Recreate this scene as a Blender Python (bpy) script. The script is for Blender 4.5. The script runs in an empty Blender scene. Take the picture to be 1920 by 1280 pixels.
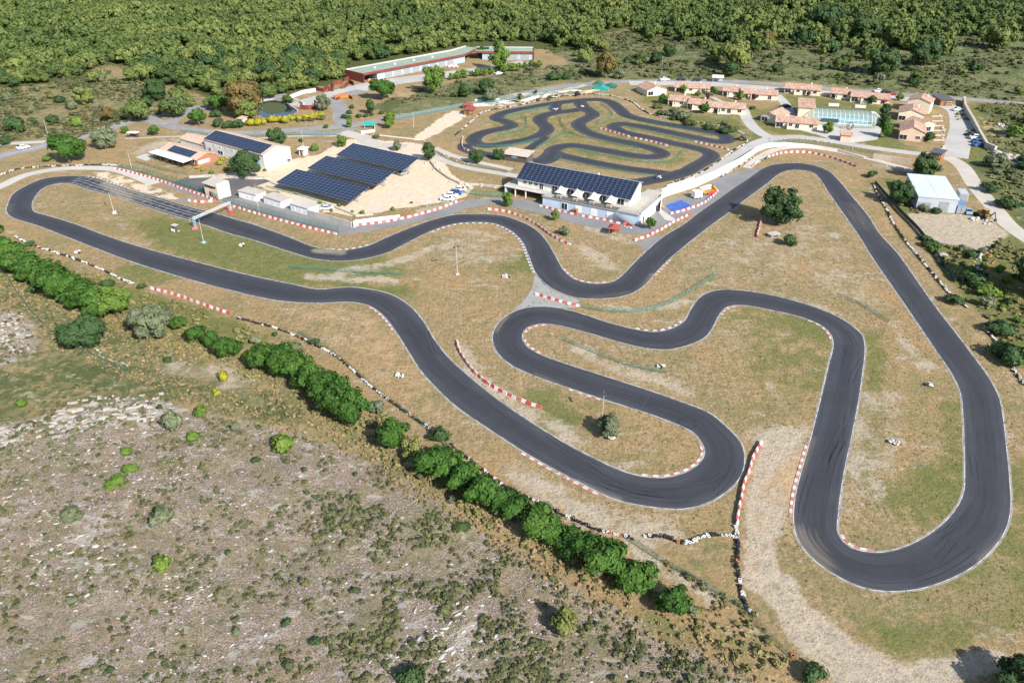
import bpy, math, random
import numpy as np
rnd = random.Random(11)
rng = np.random.default_rng(5)
S = bpy.context.scene
COL = S.collection
PI = math.pi
# ------------------------------------------------------------------ survey
# ground positions were measured by intersecting sight lines from the drone (88.6 m up) with the ground
FOC, HOR, HC = 1480.0, -230.0, 88.6
TH = math.atan((640 - HOR) / FOC)
SN, CS = math.sin(TH), math.cos(TH)
def G(px, py, z=0.0):
    v = (py - 640) / FOC; u = (px - 960) / FOC
    t = (HC - z) / (SN + v * CS)
    return (u * t, (CS - v * SN) * t)
def MPP(px, py):                                   # metres per pixel at a ground point
    v = (py - 640) / FOC
    return HC / (SN + v * CS) / FOC
def GS(pts): return [G(*p) for p in pts]
def dist(a, b): return math.hypot(a[0] - b[0], a[1] - b[1])
def ang(a, b): return math.atan2(b[1] - a[1], b[0] - a[0])
def catmull(P, closed=False, step=1.5):
    P = [np.array(p, float) for p in P]
    n = len(P); out = []
    for i in range(n if closed else n - 1):
        p0 = P[(i - 1) % n] if closed or i > 0 else 2 * P[0] - P[1]
        p1 = P[i]; p2 = P[(i + 1) % n]
        p3 = P[(i + 2) % n] if closed or i + 2 < n else 2 * P[-1] - P[-2]
        d = [max(np.linalg.norm(b - a), 1e-3) ** .5 for a, b in ((p0, p1), (p1, p2), (p2, p3))]
        t0 = 0; t1 = d[0]; t2 = t1 + d[1]; t3 = t2 + d[2]
        k = max(1, int(np.linalg.norm(p2 - p1) / step))
        for j in range(k):
            t = t1 + (t2 - t1) * j / k
            A1 = (t1 - t) / (t1 - t0) * p0 + (t - t0) / (t1 - t0) * p1
            A2 = (t2 - t) / (t2 - t1) * p1 + (t - t1) / (t2 - t1) * p2
            A3 = (t3 - t) / (t3 - t2) * p2 + (t - t2) / (t3 - t2) * p3
            B1 = (t2 - t) / (t2 - t0) * A1 + (t - t0) / (t2 - t0) * A2
            B2 = (t3 - t) / (t3 - t1) * A2 + (t - t1) / (t3 - t1) * A3
            out.append((t2 - t) / (t2 - t1) * B1 + (t - t1) / (t2 - t1) * B2)
    if not closed: out.append(P[-1])
    return [(float(a[0]), float(a[1])) for a in out]
def resample(P, step):
    P = np.array(P); s = np.r_[0, np.cumsum(np.hypot(*np.diff(P, axis=0).T))]
    n = max(1, int(round(s[-1] / step))); t = np.linspace(0, s[-1], n + 1)
    return list(zip(np.interp(t, s, P[:, 0]), np.interp(t, s, P[:, 1])))
def offset(P, d):                                  # shift a polyline to its left by d
    P = np.array(P); T = np.gradient(P, axis=0); T /= np.linalg.norm(T, axis=1)[:, None] + 1e-9
    return [tuple(p) for p in P + d * np.c_[-T[:, 1], T[:, 0]]]
# ------------------------------------------------------------------ materials
MATS = {}
def node(nt, typ, **kw):
    n = nt.nodes.new(typ)
    for k, v in kw.items():
        if k in n.inputs.keys() if isinstance(k, str) else False: n.inputs[k].default_value = v
        else: setattr(n, k, v)
    return n
class NT:
    """tiny wrapper for building node trees"""
    def __init__(s, m): s.t = m.node_tree; s.L = s.t.links
    def new(s, typ, **kw): return node(s.t, typ, **kw)
    def math(s, op, a, b=0.0, c=None, clamp=False):
        n = s.t.nodes.new('ShaderNodeMath'); n.operation = op; n.use_clamp = clamp
        for i, v in enumerate((a, b) if c is None else (a, b, c)):
            if isinstance(v, (int, float)): n.inputs[i].default_value = v
            else: s.L.new(v, n.inputs[i])
        return n.outputs[0]
    def mix(s, f, a, b, blend='MIX'):
        n = s.t.nodes.new('ShaderNodeMix'); n.data_type = 'RGBA'; n.blend_type = blend
        for i, v in ((0, f), (6, a), (7, b)):
            if isinstance(v, (int, float)): n.inputs[i].default_value = v
            elif isinstance(v, tuple): n.inputs[i].default_value = (*v[:3], 1)
            else: s.L.new(v, n.inputs[i])
        return n.outputs[2]
    def noise(s, vec, scale, detail=3.0, rough=0.55, dist=0.0):
        n = s.t.nodes.new('ShaderNodeTexNoise'); n.inputs['Scale'].default_value = scale
        n.inputs['Detail'].default_value = detail; n.inputs['Roughness'].default_value = rough
        n.inputs['Distortion'].default_value = dist
        if vec is not None:                          # turned off the lattice so that level ground shows no grid
            r = s.t.nodes.new('ShaderNodeVectorRotate'); r.rotation_type = 'EULER_XYZ'; r.inputs['Rotation'].default_value = (.61, .43, .29); r.inputs['Center'].default_value = (3.3, 7.7, 41.7)
            s.L.new(vec, r.inputs['Vector']); s.L.new(r.outputs[0], n.inputs['Vector'])
        return n.outputs['Fac']
    def step(s, v, lo, hi):
        n = s.t.nodes.new('ShaderNodeMapRange'); n.interpolation_type = 'SMOOTHSTEP'
        s.L.new(v, n.inputs[0]); n.inputs[1].default_value = lo; n.inputs[2].default_value = hi
        return n.outputs[0]
    def vscale(s, vec, xyz):
        n = s.t.nodes.new('ShaderNodeVectorMath'); n.operation = 'MULTIPLY'; s.L.new(vec, n.inputs[0]); n.inputs[1].default_value = xyz
        return n.outputs[0]
    def bump(s, h, strength=0.3, dist=0.1):
        n = s.t.nodes.new('ShaderNodeBump'); n.inputs['Strength'].default_value = strength; n.inputs['Distance'].default_value = dist
        s.L.new(h, n.inputs['Height']); return n.outputs[0]
def begin(name, rough=0.8, spec=0.3, metal=0.0):
    m = bpy.data.materials.new(name); m.use_nodes = True; MATS[name] = m
    w = NT(m); b = w.t.nodes['Principled BSDF']
    b.inputs['Roughness'].default_value = rough; b.inputs['Specular IOR Level'].default_value = spec; b.inputs['Metallic'].default_value = metal
    return m, w, b
def simple(name, c1, c2=None, scale=0.6, rough=0.8, spec=0.3, metal=0.0, fine=0.0, bump=0.0):
    """two-tone worn paint / plaster / stone in world space"""
    m, w, b = begin(name, rough, spec, metal)
    pos = w.new('ShaderNodeNewGeometry').outputs['Position']
    c2 = c2 or tuple(x * .82 for x in c1)
    n = w.noise(pos, scale, 4.0, .6)
    col = w.mix(w.step(n, .35, .68), tuple(c1), tuple(c2))
    if fine:
        col = w.mix(w.math('MULTIPLY', w.step(w.noise(pos, scale * 14, 2.0), .5, .75), fine), col, tuple(x * .55 for x in c1))
    w.L.new(col, b.inputs['Base Color'])
    if bump: w.L.new(w.bump(w.noise(pos, scale * 9, 3.0), bump, .05), b.inputs['Normal'])
    return m
def M(n): return MATS[n]
# ------------------------------------------------------------------ mesh builder
class MB:
    def __init__(s): s.v = []; s.f = []; s.m = []; s.uv = []
    def add(s, verts, faces, mi=0, uvs=None):
        o = len(s.v); s.v += [tuple(map(float, p)) for p in verts]
        for k, f in enumerate(faces):
            s.f.append(tuple(i + o for i in f)); s.m.append(mi)
            s.uv.append(uvs[k] if uvs else None)
        return s
    def box(s, x0, x1, y0, y1, z0, z1, mi=0, rot=0.0, piv=None, tz=0.0):
        V = [(x, y, z) for z in (z0, z1) for x, y in ((x0, y0), (x1, y0), (x1, y1), (x0, y1))]
        if tz:                                    # taper of the top towards its middle
            cx, cy = (x0 + x1) / 2, (y0 + y1) / 2
            V = [(cx + (x - cx) * (1 - tz), cy + (y - cy) * (1 - tz), z) if z == z1 else (x, y, z) for x, y, z in V]
        if rot:
            px, py = piv or ((x0 + x1) / 2, (y0 + y1) / 2); c, q = math.cos(rot), math.sin(rot)
            V = [(px + (x - px) * c - (y - py) * q, py + (x - px) * q + (y - py) * c, z) for x, y, z in V]
        return s.add(V, [(3, 2, 1, 0), (4, 5, 6, 7), (0, 1, 5, 4), (1, 2, 6, 5), (2, 3, 7, 6), (3, 0, 4, 7)], mi)
    def prism(s, prof, a0, a1, axis='x', mi=0):
        """profile of 2D points (ccw) extruded along an axis; 'x': prof=(y,z); 'y': prof=(x,z); 'z': prof=(x,y)"""
        n = len(prof)
        mk = {'x': lambda p, a: (a, p[0], p[1]), 'y': lambda p, a: (p[0], a, p[1]), 'z': lambda p, a: (p[0], p[1], a)}[axis]
        V = [mk(p, a0) for p in prof] + [mk(p, a1) for p in prof]
        F = [tuple(range(n))[::-1], tuple(range(n, 2 * n))] + [(i, (i + 1) % n, n + (i + 1) % n, n + i) for i in range(n)]
        if axis == 'y': F = [f[::-1] for f in F]
        return s.add(V, F, mi)
    def quad(s, a, b, c, d, mi=0, uv=None):
        return s.add([a, b, c, d], [(0, 1, 2, 3)], mi, [uv] if uv else None)
    def tube(s, p, q, r0, r1=None, n=8, mi=0, cap=True):
        r1 = r0 if r1 is None else r1
        p, q = np.array(p, float), np.array(q, float); d = q - p; d /= np.linalg.norm(d)
        a = np.cross(d, (0, 0, 1) if abs(d[2]) < .9 else (1, 0, 0)); a /= np.linalg.norm(a); b = np.cross(d, a)
        V = [p + r0 * (math.cos(t) * a + math.sin(t) * b) for t in np.linspace(0, 2 * PI, n, False)]
        V += [q + r1 * (math.cos(t) * a + math.sin(t) * b) for t in np.linspace(0, 2 * PI, n, False)]
        F = [(i, n + i, n + (i + 1) % n, (i + 1) % n) for i in range(n)]
        if cap: F += [tuple(range(n)), tuple(range(n, 2 * n))[::-1]]
        return s.add(V, F, mi)
    def torus(s, c, R, r, n=14, k=7, mi=0, tilt=0.0, az=0.0, flat=1.0):
        V = []
        for i in range(n):
            t = 2 * PI * i / n
            for j in range(k):
                u = 2 * PI * j / k; x = (R + r * math.cos(u)) * math.cos(t); y = (R + r * math.cos(u)) * math.sin(t); z = r * flat * math.sin(u)
                y, z = y * math.cos(tilt) - z * math.sin(tilt), y * math.sin(tilt) + z * math.cos(tilt)
                x, y = x * math.cos(az) - y * math.sin(az), x * math.sin(az) + y * math.cos(az)
                V.append((c[0] + x, c[1] + y, c[2] + z))
        F = [(i * k + j, ((i + 1) % n) * k + j, ((i + 1) % n) * k + (j + 1) % k, i * k + (j + 1) % k) for i in range(n) for j in range(k)]
        return s.add(V, F, mi)
    def ball(s, c, r, n=8, k=5, mi=0):
        rx, ry, rz = (r, r, r) if isinstance(r, (int, float)) else r
        V = [(c[0], c[1], c[2] + rz)]
        for j in range(1, k):
            for i in range(n):
                a, b = PI * j / k, 2 * PI * i / n
                V.append((c[0] + rx * math.sin(a) * math.cos(b), c[1] + ry * math.sin(a) * math.sin(b), c[2] + rz * math.cos(a)))
        V.append((c[0], c[1], c[2] - rz)); e = len(V) - 1
        F = [(0, 1 + i, 1 + (i + 1) % n) for i in range(n)]
        for j in range(k - 2):
            F += [(1 + j * n + i, 1 + (j + 1) * n + i, 1 + (j + 1) * n + (i + 1) % n, 1 + j * n + (i + 1) % n) for i in range(n)]
        F += [(e, 1 + (k - 2) * n + (i + 1) % n, 1 + (k - 2) * n + i) for i in range(n)]
        return s.add(V, F, mi)
    def mesh(s, name, mats, smooth=False):
        me = bpy.data.meshes.new(name); me.from_pydata(s.v, [], s.f)
        for m in (mats if isinstance(mats, (list, tuple)) else [mats]): me.materials.append(M(m) if isinstance(m, str) else m)
        me.polygons.foreach_set('material_index', s.m)
        if any(u for u in s.uv):
            l = me.uv_layers.new(name='UVMap'); i = 0
            for f, u in zip(s.f, s.uv):
                for k in range(len(f)):
                    l.data[i].uv = u[k] if u else (0, 0); i += 1
        if smooth: me.polygons.foreach_set('use_smooth', [True] * len(me.polygons))
        me.update(); return me
    def build(s, name, mats, parent=None, smooth=False):
        return link(name, s.mesh(name, mats, smooth), parent)
def link(name, me, parent=None):
    o = bpy.data.objects.new(name, me); COL.objects.link(o)
    if parent is not None: o.parent = parent
    return o
def tag(o, label=None, cat=None, group=None, kind=None):
    if label: o['label'] = label
    if cat: o['category'] = cat
    if group: o['group'] = group
    if kind: o['kind'] = kind
    return o
def thing(name, label, cat, loc=(0, 0, 0), rot=0.0, group=None):
    o = bpy.data.objects.new(name, None); COL.objects.link(o); o.empty_display_size = .3
    o.location = loc if len(loc) == 3 else (*loc, 0); o.rotation_euler = (0, 0, rot)
    return tag(o, label, cat, group)
def copy_tree(o, parent=None):
    c = o.copy(); COL.objects.link(c)
    if parent is not None: c.parent = parent
    for ch in list(o.children): copy_tree(ch, c)
    return c
def npmesh(name, V, F, mats, mi=None, uv=None, attr=None, smooth=False):
    """fast quad mesh from numpy arrays"""
    me = bpy.data.meshes.new(name); nv, nf = len(V), len(F); k = F.shape[1]
    me.vertices.add(nv); me.vertices.foreach_set('co', np.ascontiguousarray(V, dtype=np.float32).ravel())
    me.loops.add(nf * k); me.loops.foreach_set('vertex_index', np.ascontiguousarray(F, dtype=np.int32).ravel())
    me.polygons.add(nf); me.polygons.foreach_set('loop_start', np.arange(0, nf * k, k, dtype=np.int32))
    for m in (mats if isinstance(mats, (list, tuple)) else [mats]): me.materials.append(M(m))
    if mi is not None: me.polygons.foreach_set('material_index', np.asarray(mi, dtype=np.int32))
    if uv is not None:
        l = me.uv_layers.new(name='UVMap'); l.data.foreach_set('uv', np.ascontiguousarray(uv[F.ravel()], dtype=np.float32).ravel())
    for nme, a in (attr or {}).items():
        if a.ndim == 1:
            t = me.attributes.new(nme, 'FLOAT', 'POINT'); t.data.foreach_set('value', a.astype(np.float32))
        else:
            t = me.attributes.new(nme, 'FLOAT_COLOR', 'POINT'); t.data.foreach_set('color', np.c_[a, np.ones(len(a))].astype(np.float32).ravel())
    if smooth: me.polygons.foreach_set('use_smooth', np.ones(nf, dtype=bool))
    me.update(calc_edges=True); return me
# ------------------------------------------------------------------ world, sun, camera
S.render.engine = 'CYCLES'
S.cycles.use_denoising = True
S.cycles.max_bounces = 5; S.cycles.diffuse_bounces = 2; S.cycles.glossy_bounces = 2; S.cycles.transmission_bounces = 3; S.cycles.transparent_max_bounces = 8
SUN_AZ = math.radians(-52); SUN_EL = math.radians(35)      # sun over the right shoulder: shadows run away and to the left
w_ = bpy.data.worlds.new('World'); S.world = w_; w_.use_nodes = True
wt = w_.node_tree; sky = wt.nodes.new('ShaderNodeTexSky'); sky.sky_type = 'NISHITA'; sky.sun_disc = False
sky.sun_elevation = SUN_EL; sky.sun_rotation = PI / 2 - SUN_AZ; sky.altitude = 100; sky.air_density = 1.0; sky.dust_density = 1.0
wt.links.new(sky.outputs[0], wt.nodes['Background'].inputs[0]); wt.nodes['Background'].inputs[1].default_value = 0.10
sl = bpy.data.lights.new('sun', 'SUN'); sl.energy = 4.9; sl.angle = math.radians(.55); sl.color = (1.0, .955, .89)
so = bpy.data.objects.new('sun', sl); COL.objects.link(so); so.location = (100, -60, 200)
from mathutils import Vector
so.rotation_euler = Vector((-math.cos(SUN_EL) * math.cos(SUN_AZ), -math.cos(SUN_EL) * math.sin(SUN_AZ), -math.sin(SUN_EL))).to_track_quat('-Z', 'Y').to_euler()
cd = bpy.data.cameras.new('camera'); cam = bpy.data.objects.new('camera', cd); COL.objects.link(cam); S.camera = cam
cd.sensor_width = 36; cd.lens = FOC / 1920 * 36; cd.clip_end = 6000; cd.clip_start = 1
cam.location = (0, 0, HC); cam.rotation_euler = (PI / 2 - TH, 0, 0)
S.view_settings.view_transform = 'Standard'; S.view_settings.look = 'None'; S.view_settings.gamma = 1; S.view_settings.exposure = 0.78
zb = lambda L: [(860 + x / 4, 120 + y / 4) for x, y in L]
# ================================================================== materials of the setting
def ground_material():
    m, w, b = begin('ground', .95, .1)
    pos = w.new('ShaderNodeNewGeometry').outputs['Position']
    def att(n):
        a = w.new('ShaderNodeAttribute'); a.attribute_name = n
        s = w.new('ShaderNodeSeparateColor'); w.L.new(a.outputs['Color'], s.inputs[0]); return s.outputs
    A, B, C = att('zoneA'), att('zoneB'), att('zoneC')
    big = w.noise(pos, .018, 3); mid = w.noise(pos, .09, 5, .62); sm = w.noise(pos, .55, 5, .65); fine = w.noise(pos, 1.7, 5, .8)
    wob = w.math('MULTIPLY', w.math('SUBTRACT', w.math('ADD', w.math('MULTIPLY', w.noise(pos, .2, 6, .75), .65), w.math('MULTIPLY', sm, .35)), .5), 2.6)
    def mask(v, lo=.38, hi=.62): return w.step(w.math('ADD', v, w.math('MULTIPLY', wob, w.math('MULTIPLY', w.step(v, .0, .15), w.step(v, 1.06, .8)))), lo, hi)
    # --- mown dry meadow
    mow = w.t.nodes.new('ShaderNodeTexWave'); mow.inputs['Scale'].default_value = .34; mow.inputs['Distortion'].default_value = 3.0; mow.inputs['Detail'].default_value = 3
    w.L.new(w.vscale(pos, (1, .35, 1)), mow.inputs['Vector'])
    sm2 = w.noise(pos, .9, 6, .78); stk = w.noise(w.vscale(pos, (2.4, .16, 1)), 1.0, 4, .7)
    col = w.mix(w.step(sm2, .38, .62), (.41, .285, .162), (.285, .205, .112)); col = w.mix(w.math('MULTIPLY', w.step(w.noise(pos, .45, 6, .75), .48, .61), .5), col, (.19, .17, .075)); col = w.mix(w.math('MULTIPLY', w.step(stk, .46, .64), .42), col, (.165, .145, .068)); col = w.mix(w.math('MULTIPLY', w.step(stk, .45, .32), .35), col, (.45, .35, .215))
    col = w.mix(w.math('MULTIPLY', w.step(w.noise(pos, .05, 4, .6), .46, .6), .5), col, (.39, .25, .125))
    green = w.math('ADD', w.math('MULTIPLY', w.step(mid, .47, .66), .6), w.math('MULTIPLY', w.step(w.noise(w.vscale(pos, (1, 1.6, 1)), .2, 5, .7), .52, .68), .5), clamp=True)
    col = w.mix(w.math('MULTIPLY', green, .8), col, (.185, .18, .072))
    col = w.mix(w.math('MULTIPLY', w.step(w.noise(w.vscale(pos, (.6, 1.5, 1)), .2, 6, .76), .56, .68), .8), col, (.47, .405, .33))
    col = w.mix(w.math('MULTIPLY', mow.outputs['Fac'], .13), col, (.14, .13, .05))
    col = w.mix(w.math('MULTIPLY', w.step(fine, .47, .66), .62), col, (.14, .112, .055)); col = w.mix(w.math('MULTIPLY', w.step(fine, .45, .32), .45), col, (.47, .36, .22))
    # --- lush
    lush = w.mix(w.step(sm, .32, .68), (.09, .125, .032), (.165, .165, .055)); lush = w.mix(w.math('MULTIPLY', w.step(fine, .5, .75), .5), lush, (.06, .085, .022))
    col = w.mix(w.math('MULTIPLY', mask(B[1], .3, .75), .85), col, lush)
    # --- orange dry grass
    org = w.mix(w.step(sm, .32, .66), (.335, .25, .135), (.225, .19, .095)); org = w.mix(w.math('MULTIPLY', w.step(big, .5, .62), .35), org, (.36, .225, .11)); org = w.mix(w.math('MULTIPLY', w.step(fine, .48, .68), .6), org, (.12, .105, .048))
    org = w.mix(w.math('MULTIPLY', w.step(w.noise(pos, .15, 5, .7), .5, .62), .75), org, (.15, .16, .062))
    col = w.mix(mask(C[1], .3, .7), col, org)
    # --- scrubland
    scr = w.mix(w.step(sm, .34, .66), (.20, .19, .095), (.115, .132, .053)); scr = w.mix(w.math('MULTIPLY', w.step(mid, .44, .58), .8), scr, (.072, .098, .036))
    scr = w.mix(w.math('MULTIPLY', w.step(w.noise(pos, .3, 5, .7), .57, .66), .8), scr, (.36, .31, .21))
    scr = w.mix(w.math('MULTIPLY', w.step(fine, .48, .68), .55), scr, (.07, .078, .034))
    col = w.mix(mask(A[1], .3, .7), col, scr)
    # --- stony heath with thyme in flower
    g1 = w.noise(pos, .8, 6, .75); g2 = w.noise(pos, 3.3, 4, .75); g3 = w.noise(pos, .16, 5, .65); g4 = w.noise(pos, 4.2, 4, .75)
    gar = w.mix(w.step(g1, .33, .67), (.355, .272, .18), (.235, .20, .118))
    gar = w.mix(w.math('MULTIPLY', w.step(w.noise(pos, .07, 4, .6), .45, .62), .65), gar, (.235, .215, .115))
    gar = w.mix(w.math('MULTIPLY', w.step(g1, .51, .60), .6), gar, (.135, .135, .066))
    thy = w.math('MULTIPLY', w.step(g3, .42, .56), w.step(g2, .48, .58))
    gar = w.mix(w.math('MULTIPLY', thy, .85), gar, (.45, .352, .352))
    gar = w.mix(w.math('MULTIPLY', w.step(w.noise(pos, .34, 5, .7), .56, .66), w.step(g2, .4, .56)), gar, (.38, .285, .205))
    gar = w.mix(w.math('MULTIPLY', w.step(g4, .52, .64), .7), gar, (.07, .068, .038))
    gar = w.mix(w.math('MULTIPLY', w.step(g4, .44, .32), .6), gar, (.54, .48, .43))
    rk = w.noise(w.vscale(pos, (.75, 1.25, 1)), .50, 6, .68, .4)
    rkm = w.math('MULTIPLY', w.step(w.math('ADD', rk, w.math('MULTIPLY', C[0], .075)), .572, .605), w.step(g2, .36, .50))
    rock = w.mix(w.step(g2, .4, .66), (.56, .53, .485), (.38, .355, .32))
    gar = w.mix(w.math('MULTIPLY', rkm, .75), gar, rock)
    col = w.mix(mask(A[0], .32, .68), col, gar)
    # --- forest floor
    ff = w.mix(w.step(sm, .4, .6), (.058, .078, .024), (.10, .105, .04))
    col = w.mix(mask(A[2], .35, .65), col, ff)
    # --- gravel, sand, soil
    gv = w.mix(w.step(sm, .3, .7), (.48, .395, .29), (.38, .325, .25)); gv = w.mix(w.math('MULTIPLY', w.step(fine, .48, .66), .6), gv, (.24, .2, .15))
    gv = w.mix(w.math('MULTIPLY', w.step(w.noise(pos, 1.1, 5, .7), .57, .64), .55), gv, (.17, .16, .08))
    col = w.mix(mask(B[0], .3, .68), col, gv)
    sand = w.mix(w.step(sm, .35, .65), (.66, .54, .40), (.60, .475, .34)); sand = w.mix(w.math('MULTIPLY', w.step(mid, .5, .62), .55), sand, (.55, .49, .42))
    col = w.mix(mask(C[2], .42, .58), col, sand)
    soil = w.mix(w.step(sm, .35, .65), (.47, .325, .19), (.38, .265, .155))
    col = w.mix(mask(B[2], .3, .7), col, soil)
    w.L.new(col, b.inputs['Base Color'])
    h = w.math('ADD', w.math('MULTIPLY', sm, .6), w.math('MULTIPLY', fine, .5))
    h = w.math('ADD', h, w.math('MULTIPLY', w.math('MULTIPLY', g4, A[0]), .6))
    w.L.new(w.bump(h, 1.0, .6), b.inputs['Normal'])
ground_material()
def asphalt_material():
    m, w, b = begin('asphalt', .75, .35)
    pos = w.new('ShaderNodeNewGeometry').outputs['Position']
    uv = w.new('ShaderNodeUVMap'); sp = w.new('ShaderNodeSeparateXYZ'); w.L.new(uv.outputs[0], sp.inputs[0])
    cx = w.new('ShaderNodeCombineXYZ'); w.L.new(w.math('MULTIPLY', sp.outputs[0], 9.0), cx.inputs[0]); w.L.new(w.math('MULTIPLY', sp.outputs[1], .035), cx.inputs[1])
    streak = w.noise(cx.outputs[0], 1.6, 4, .7); n = w.noise(pos, .12, 4, .6); f = w.noise(pos, 4.0, 3, .7)
    col = w.mix(w.step(n, .3, .7), (.038, .042, .053), (.050, .053, .063))
    col = w.mix(w.math('MULTIPLY', w.step(streak, .5, .68), .6), col, (.020, .020, .025))
    col = w.mix(w.math('MULTIPLY', w.step(streak, .46, .3), .45), col, (.085, .081, .078))
    lane = w.math('SUBTRACT', 1.0, w.math('MULTIPLY', w.math('ABSOLUTE', w.math('SUBTRACT', sp.outputs[0], .5)), 2.0))
    col = w.mix(w.math('MULTIPLY', w.step(lane, .22, .0), .55), col, (.095, .087, .077)); grv = w.step(w.math('ADD', lane, w.math('MULTIPLY', w.noise(pos, .035, 2), .8)), .75, 1.15); col = w.mix(w.math('MULTIPLY', grv, .5), col, (.022, .022, .027))
    col = w.mix(w.math('MULTIPLY', w.step(f, .45, .75), .35), col, (.07, .068, .07))
    d = w.new('ShaderNodeAttribute'); d.attribute_name = 'dust'
    col = w.mix(w.math('MULTIPLY', w.step(w.math('ADD', d.outputs['Fac'], w.math('MULTIPLY', w.math('SUBTRACT', streak, .5), 1.2)), .3, 1.0), .75), col, (.30, .245, .175))
    w.L.new(col, b.inputs['Base Color']); w.L.new(w.bump(f, .12, .03), b.inputs['Normal'])
asphalt_material()
def road_mat(name, c1, c2, c3):
    m, w, b = begin(name, .9, .2); pos = w.new('ShaderNodeNewGeometry').outputs['Position']
    n = w.noise(pos, .12, 5, .65); f = w.noise(pos, 1.1, 5, .7)
    col = w.mix(w.step(n, .35, .65), c1, c2); col = w.mix(w.math('MULTIPLY', w.step(f, .5, .7), .45), col, c3)
    w.L.new(col, b.inputs['Base Color']); w.L.new(w.bump(f, .2, .04), b.inputs['Normal'])
road_mat('road', (.22, .215, .215), (.27, .262, .255), (.33, .31, .285))
simple('link_paving', (.30, .295, .285), (.26, .255, .25), .25, .9)
road_mat('lane', (.36, .345, .325), (.42, .405, .38), (.47, .45, .42))
road_mat('pit_asphalt', (.185, .182, .186), (.225, .22, .218), (.26, .25, .24))
road_mat('dark_lot', (.10, .095, .10), (.13, .12, .122), (.16, .15, .145))
road_mat('pale_track', (.46, .42, .365), (.40, .365, .32), (.52, .48, .42))
road_mat('pale_concrete', (.42, .40, .37), (.48, .46, .42), (.36, .34, .31))
simple('white_line', (.62, .62, .60), (.42, .41, .40), 1.4, .7)
simple('edge_paint', (.52, .51, .49), (.22, .21, .21), .7, .8, fine=.4); simple('kerb_strip_grey', (.36, .33, .29), (.24, .21, .17), .6, .9, fine=.4); simple('faded_line', (.42, .42, .42), (.22, .22, .225), .9, .7)
simple('kerb_red', (.38, .13, .11), (.34, .22, .18), .8, fine=.3); simple('kerb_white', (.56, .52, .47), (.42, .38, .33), .8, fine=.3)
simple('kerb_dark', (.11, .10, .10), (.17, .15, .14), 1.2)
# ================================================================== zone masks on one ground sheet
def axis(lo, hi, c, g, glim):
    a = list(np.arange(lo, hi, c)); d = c
    while a[-1] < glim: d *= g; a.append(a[-1] + d)
    return a
ys = [-400, -120, 0, 25] + axis(45, 265, 1.1, 1.02, 2600)
xr = axis(0, 130, 1.1, 1.027, 1700); xs = [-x for x in xr[:0:-1]] + xr
GX, GY = np.meshgrid(np.array(xs), np.array(ys)); shp = GX.shape
PX = np.c_[GX.ravel(), GY.ravel()]
def inpoly(P, poly):
    x, y = P[:, 0], P[:, 1]; r = np.zeros(len(P), bool); n = len(poly)
    bb = np.array(poly); idx = np.where((x >= bb[:, 0].min()) & (x <= bb[:, 0].max()) & (y >= bb[:, 1].min()) & (y <= bb[:, 1].max()))[0]
    xx, yy = x[idx], y[idx]; q = np.zeros(len(idx), bool)
    for i in range(n):
        (x1, y1), (x2, y2) = poly[i], poly[(i + 1) % n]
        if y1 == y2: continue
        c = ((y1 > yy) != (y2 > yy)) & (xx < (x2 - x1) * (yy - y1) / (y2 - y1) + x1)
        q ^= c
    r[idx] = q; return r
def near(P, line, rad):
    out = np.full(len(P), 1e9)
    for (a, b) in zip(line[:-1], line[1:]):
        a = np.array(a); d = np.array(b) - a; t = np.clip(((P - a) @ d) / (d @ d + 1e-9), 0, 1)
        out = np.minimum(out, np.hypot(*(P - a - t[:, None] * d).T))
    return np.clip(1.35 - out / rad * .7, 0, 1)
Z = {k: np.zeros(len(PX)) for k in ('garrigue', 'scrub', 'forest', 'gravel', 'lush', 'soil', 'rock', 'straw', 'sand')}
def zpoly(k, pts, v=1.0, world=False): Z[k][inpoly(PX, pts if world else GS(pts))] = v
def zline(k, pts, rad, v=1.0):
    L = GS(pts); bb = np.array(L); s = np.where((PX[:, 0] > bb[:, 0].min() - 2 * rad) & (PX[:, 0] < bb[:, 0].max() + 2 * rad) & (PX[:, 1] > bb[:, 1].min() - 2 * rad) & (PX[:, 1] < bb[:, 1].max() + 2 * rad))[0]
    Z[k][s] = np.maximum(Z[k][s], v * near(PX[s], L, rad))
FOREST = GS([(-900, 165), (0, 165), (60, 163), (140, 148), (190, 118), (235, 128), (262, 152), (330, 162), (400, 188), (420, 200), (500, 190), (560, 172), (640, 155), (700, 130), (800, 110), (905, 88), (1010, 92), (1085, 96), (1110, 70), (1180, 55), (1210, 72), (1330, 74), (1360, 88), (1420, 84), (1500, 78), (1560, 86), (1640, 100), (1700, 92), (1730, 72), (1800, 66), (1850, 76), (1920, 66), (2700, 60)]) + [(2500, 2600), (-2500, 2600)]
zpoly('forest', FOREST, world=True)
zpoly('scrub', [(-700, 190), (0, 163), (140, 146), (190, 116), (262, 150), (330, 160), (400, 186), (440, 200), (395, 205), (330, 208), (270, 222), (210, 240), (90, 276), (-700, 330)], .5)
zpoly('scrub', [(1010, 92), (1110, 68), (1200, 55), (1920, 60), (2800, 60), (2800, 215), (1920, 193), (1750, 180), (1480, 152), (1150, 148), (1040, 158), (940, 182), (850, 200), (740, 215), (680, 205), (760, 175), (900, 145), (1020, 125), (1080, 118)])
zpoly('lush', [(1800, 190), (2500, 215), (2500, 700), (1920, 700), (1870, 620), (1790, 540), (1740, 470), (1690, 400), (1650, 330), (1720, 345), (1760, 430), (1880, 450), (1890, 410), (1830, 340), (1800, 300)])
zpoly('scrub', [(1850, 195), (2500, 215), (2500, 480), (1920, 430), (1860, 350), (1815, 310), (1870, 290), (1830, 240)])
zpoly('lush', [(1215, 205), (1380, 225), (1440, 262), (1395, 272), (1370, 262), (1250, 222), (1190, 190), (1130, 170)])
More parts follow.
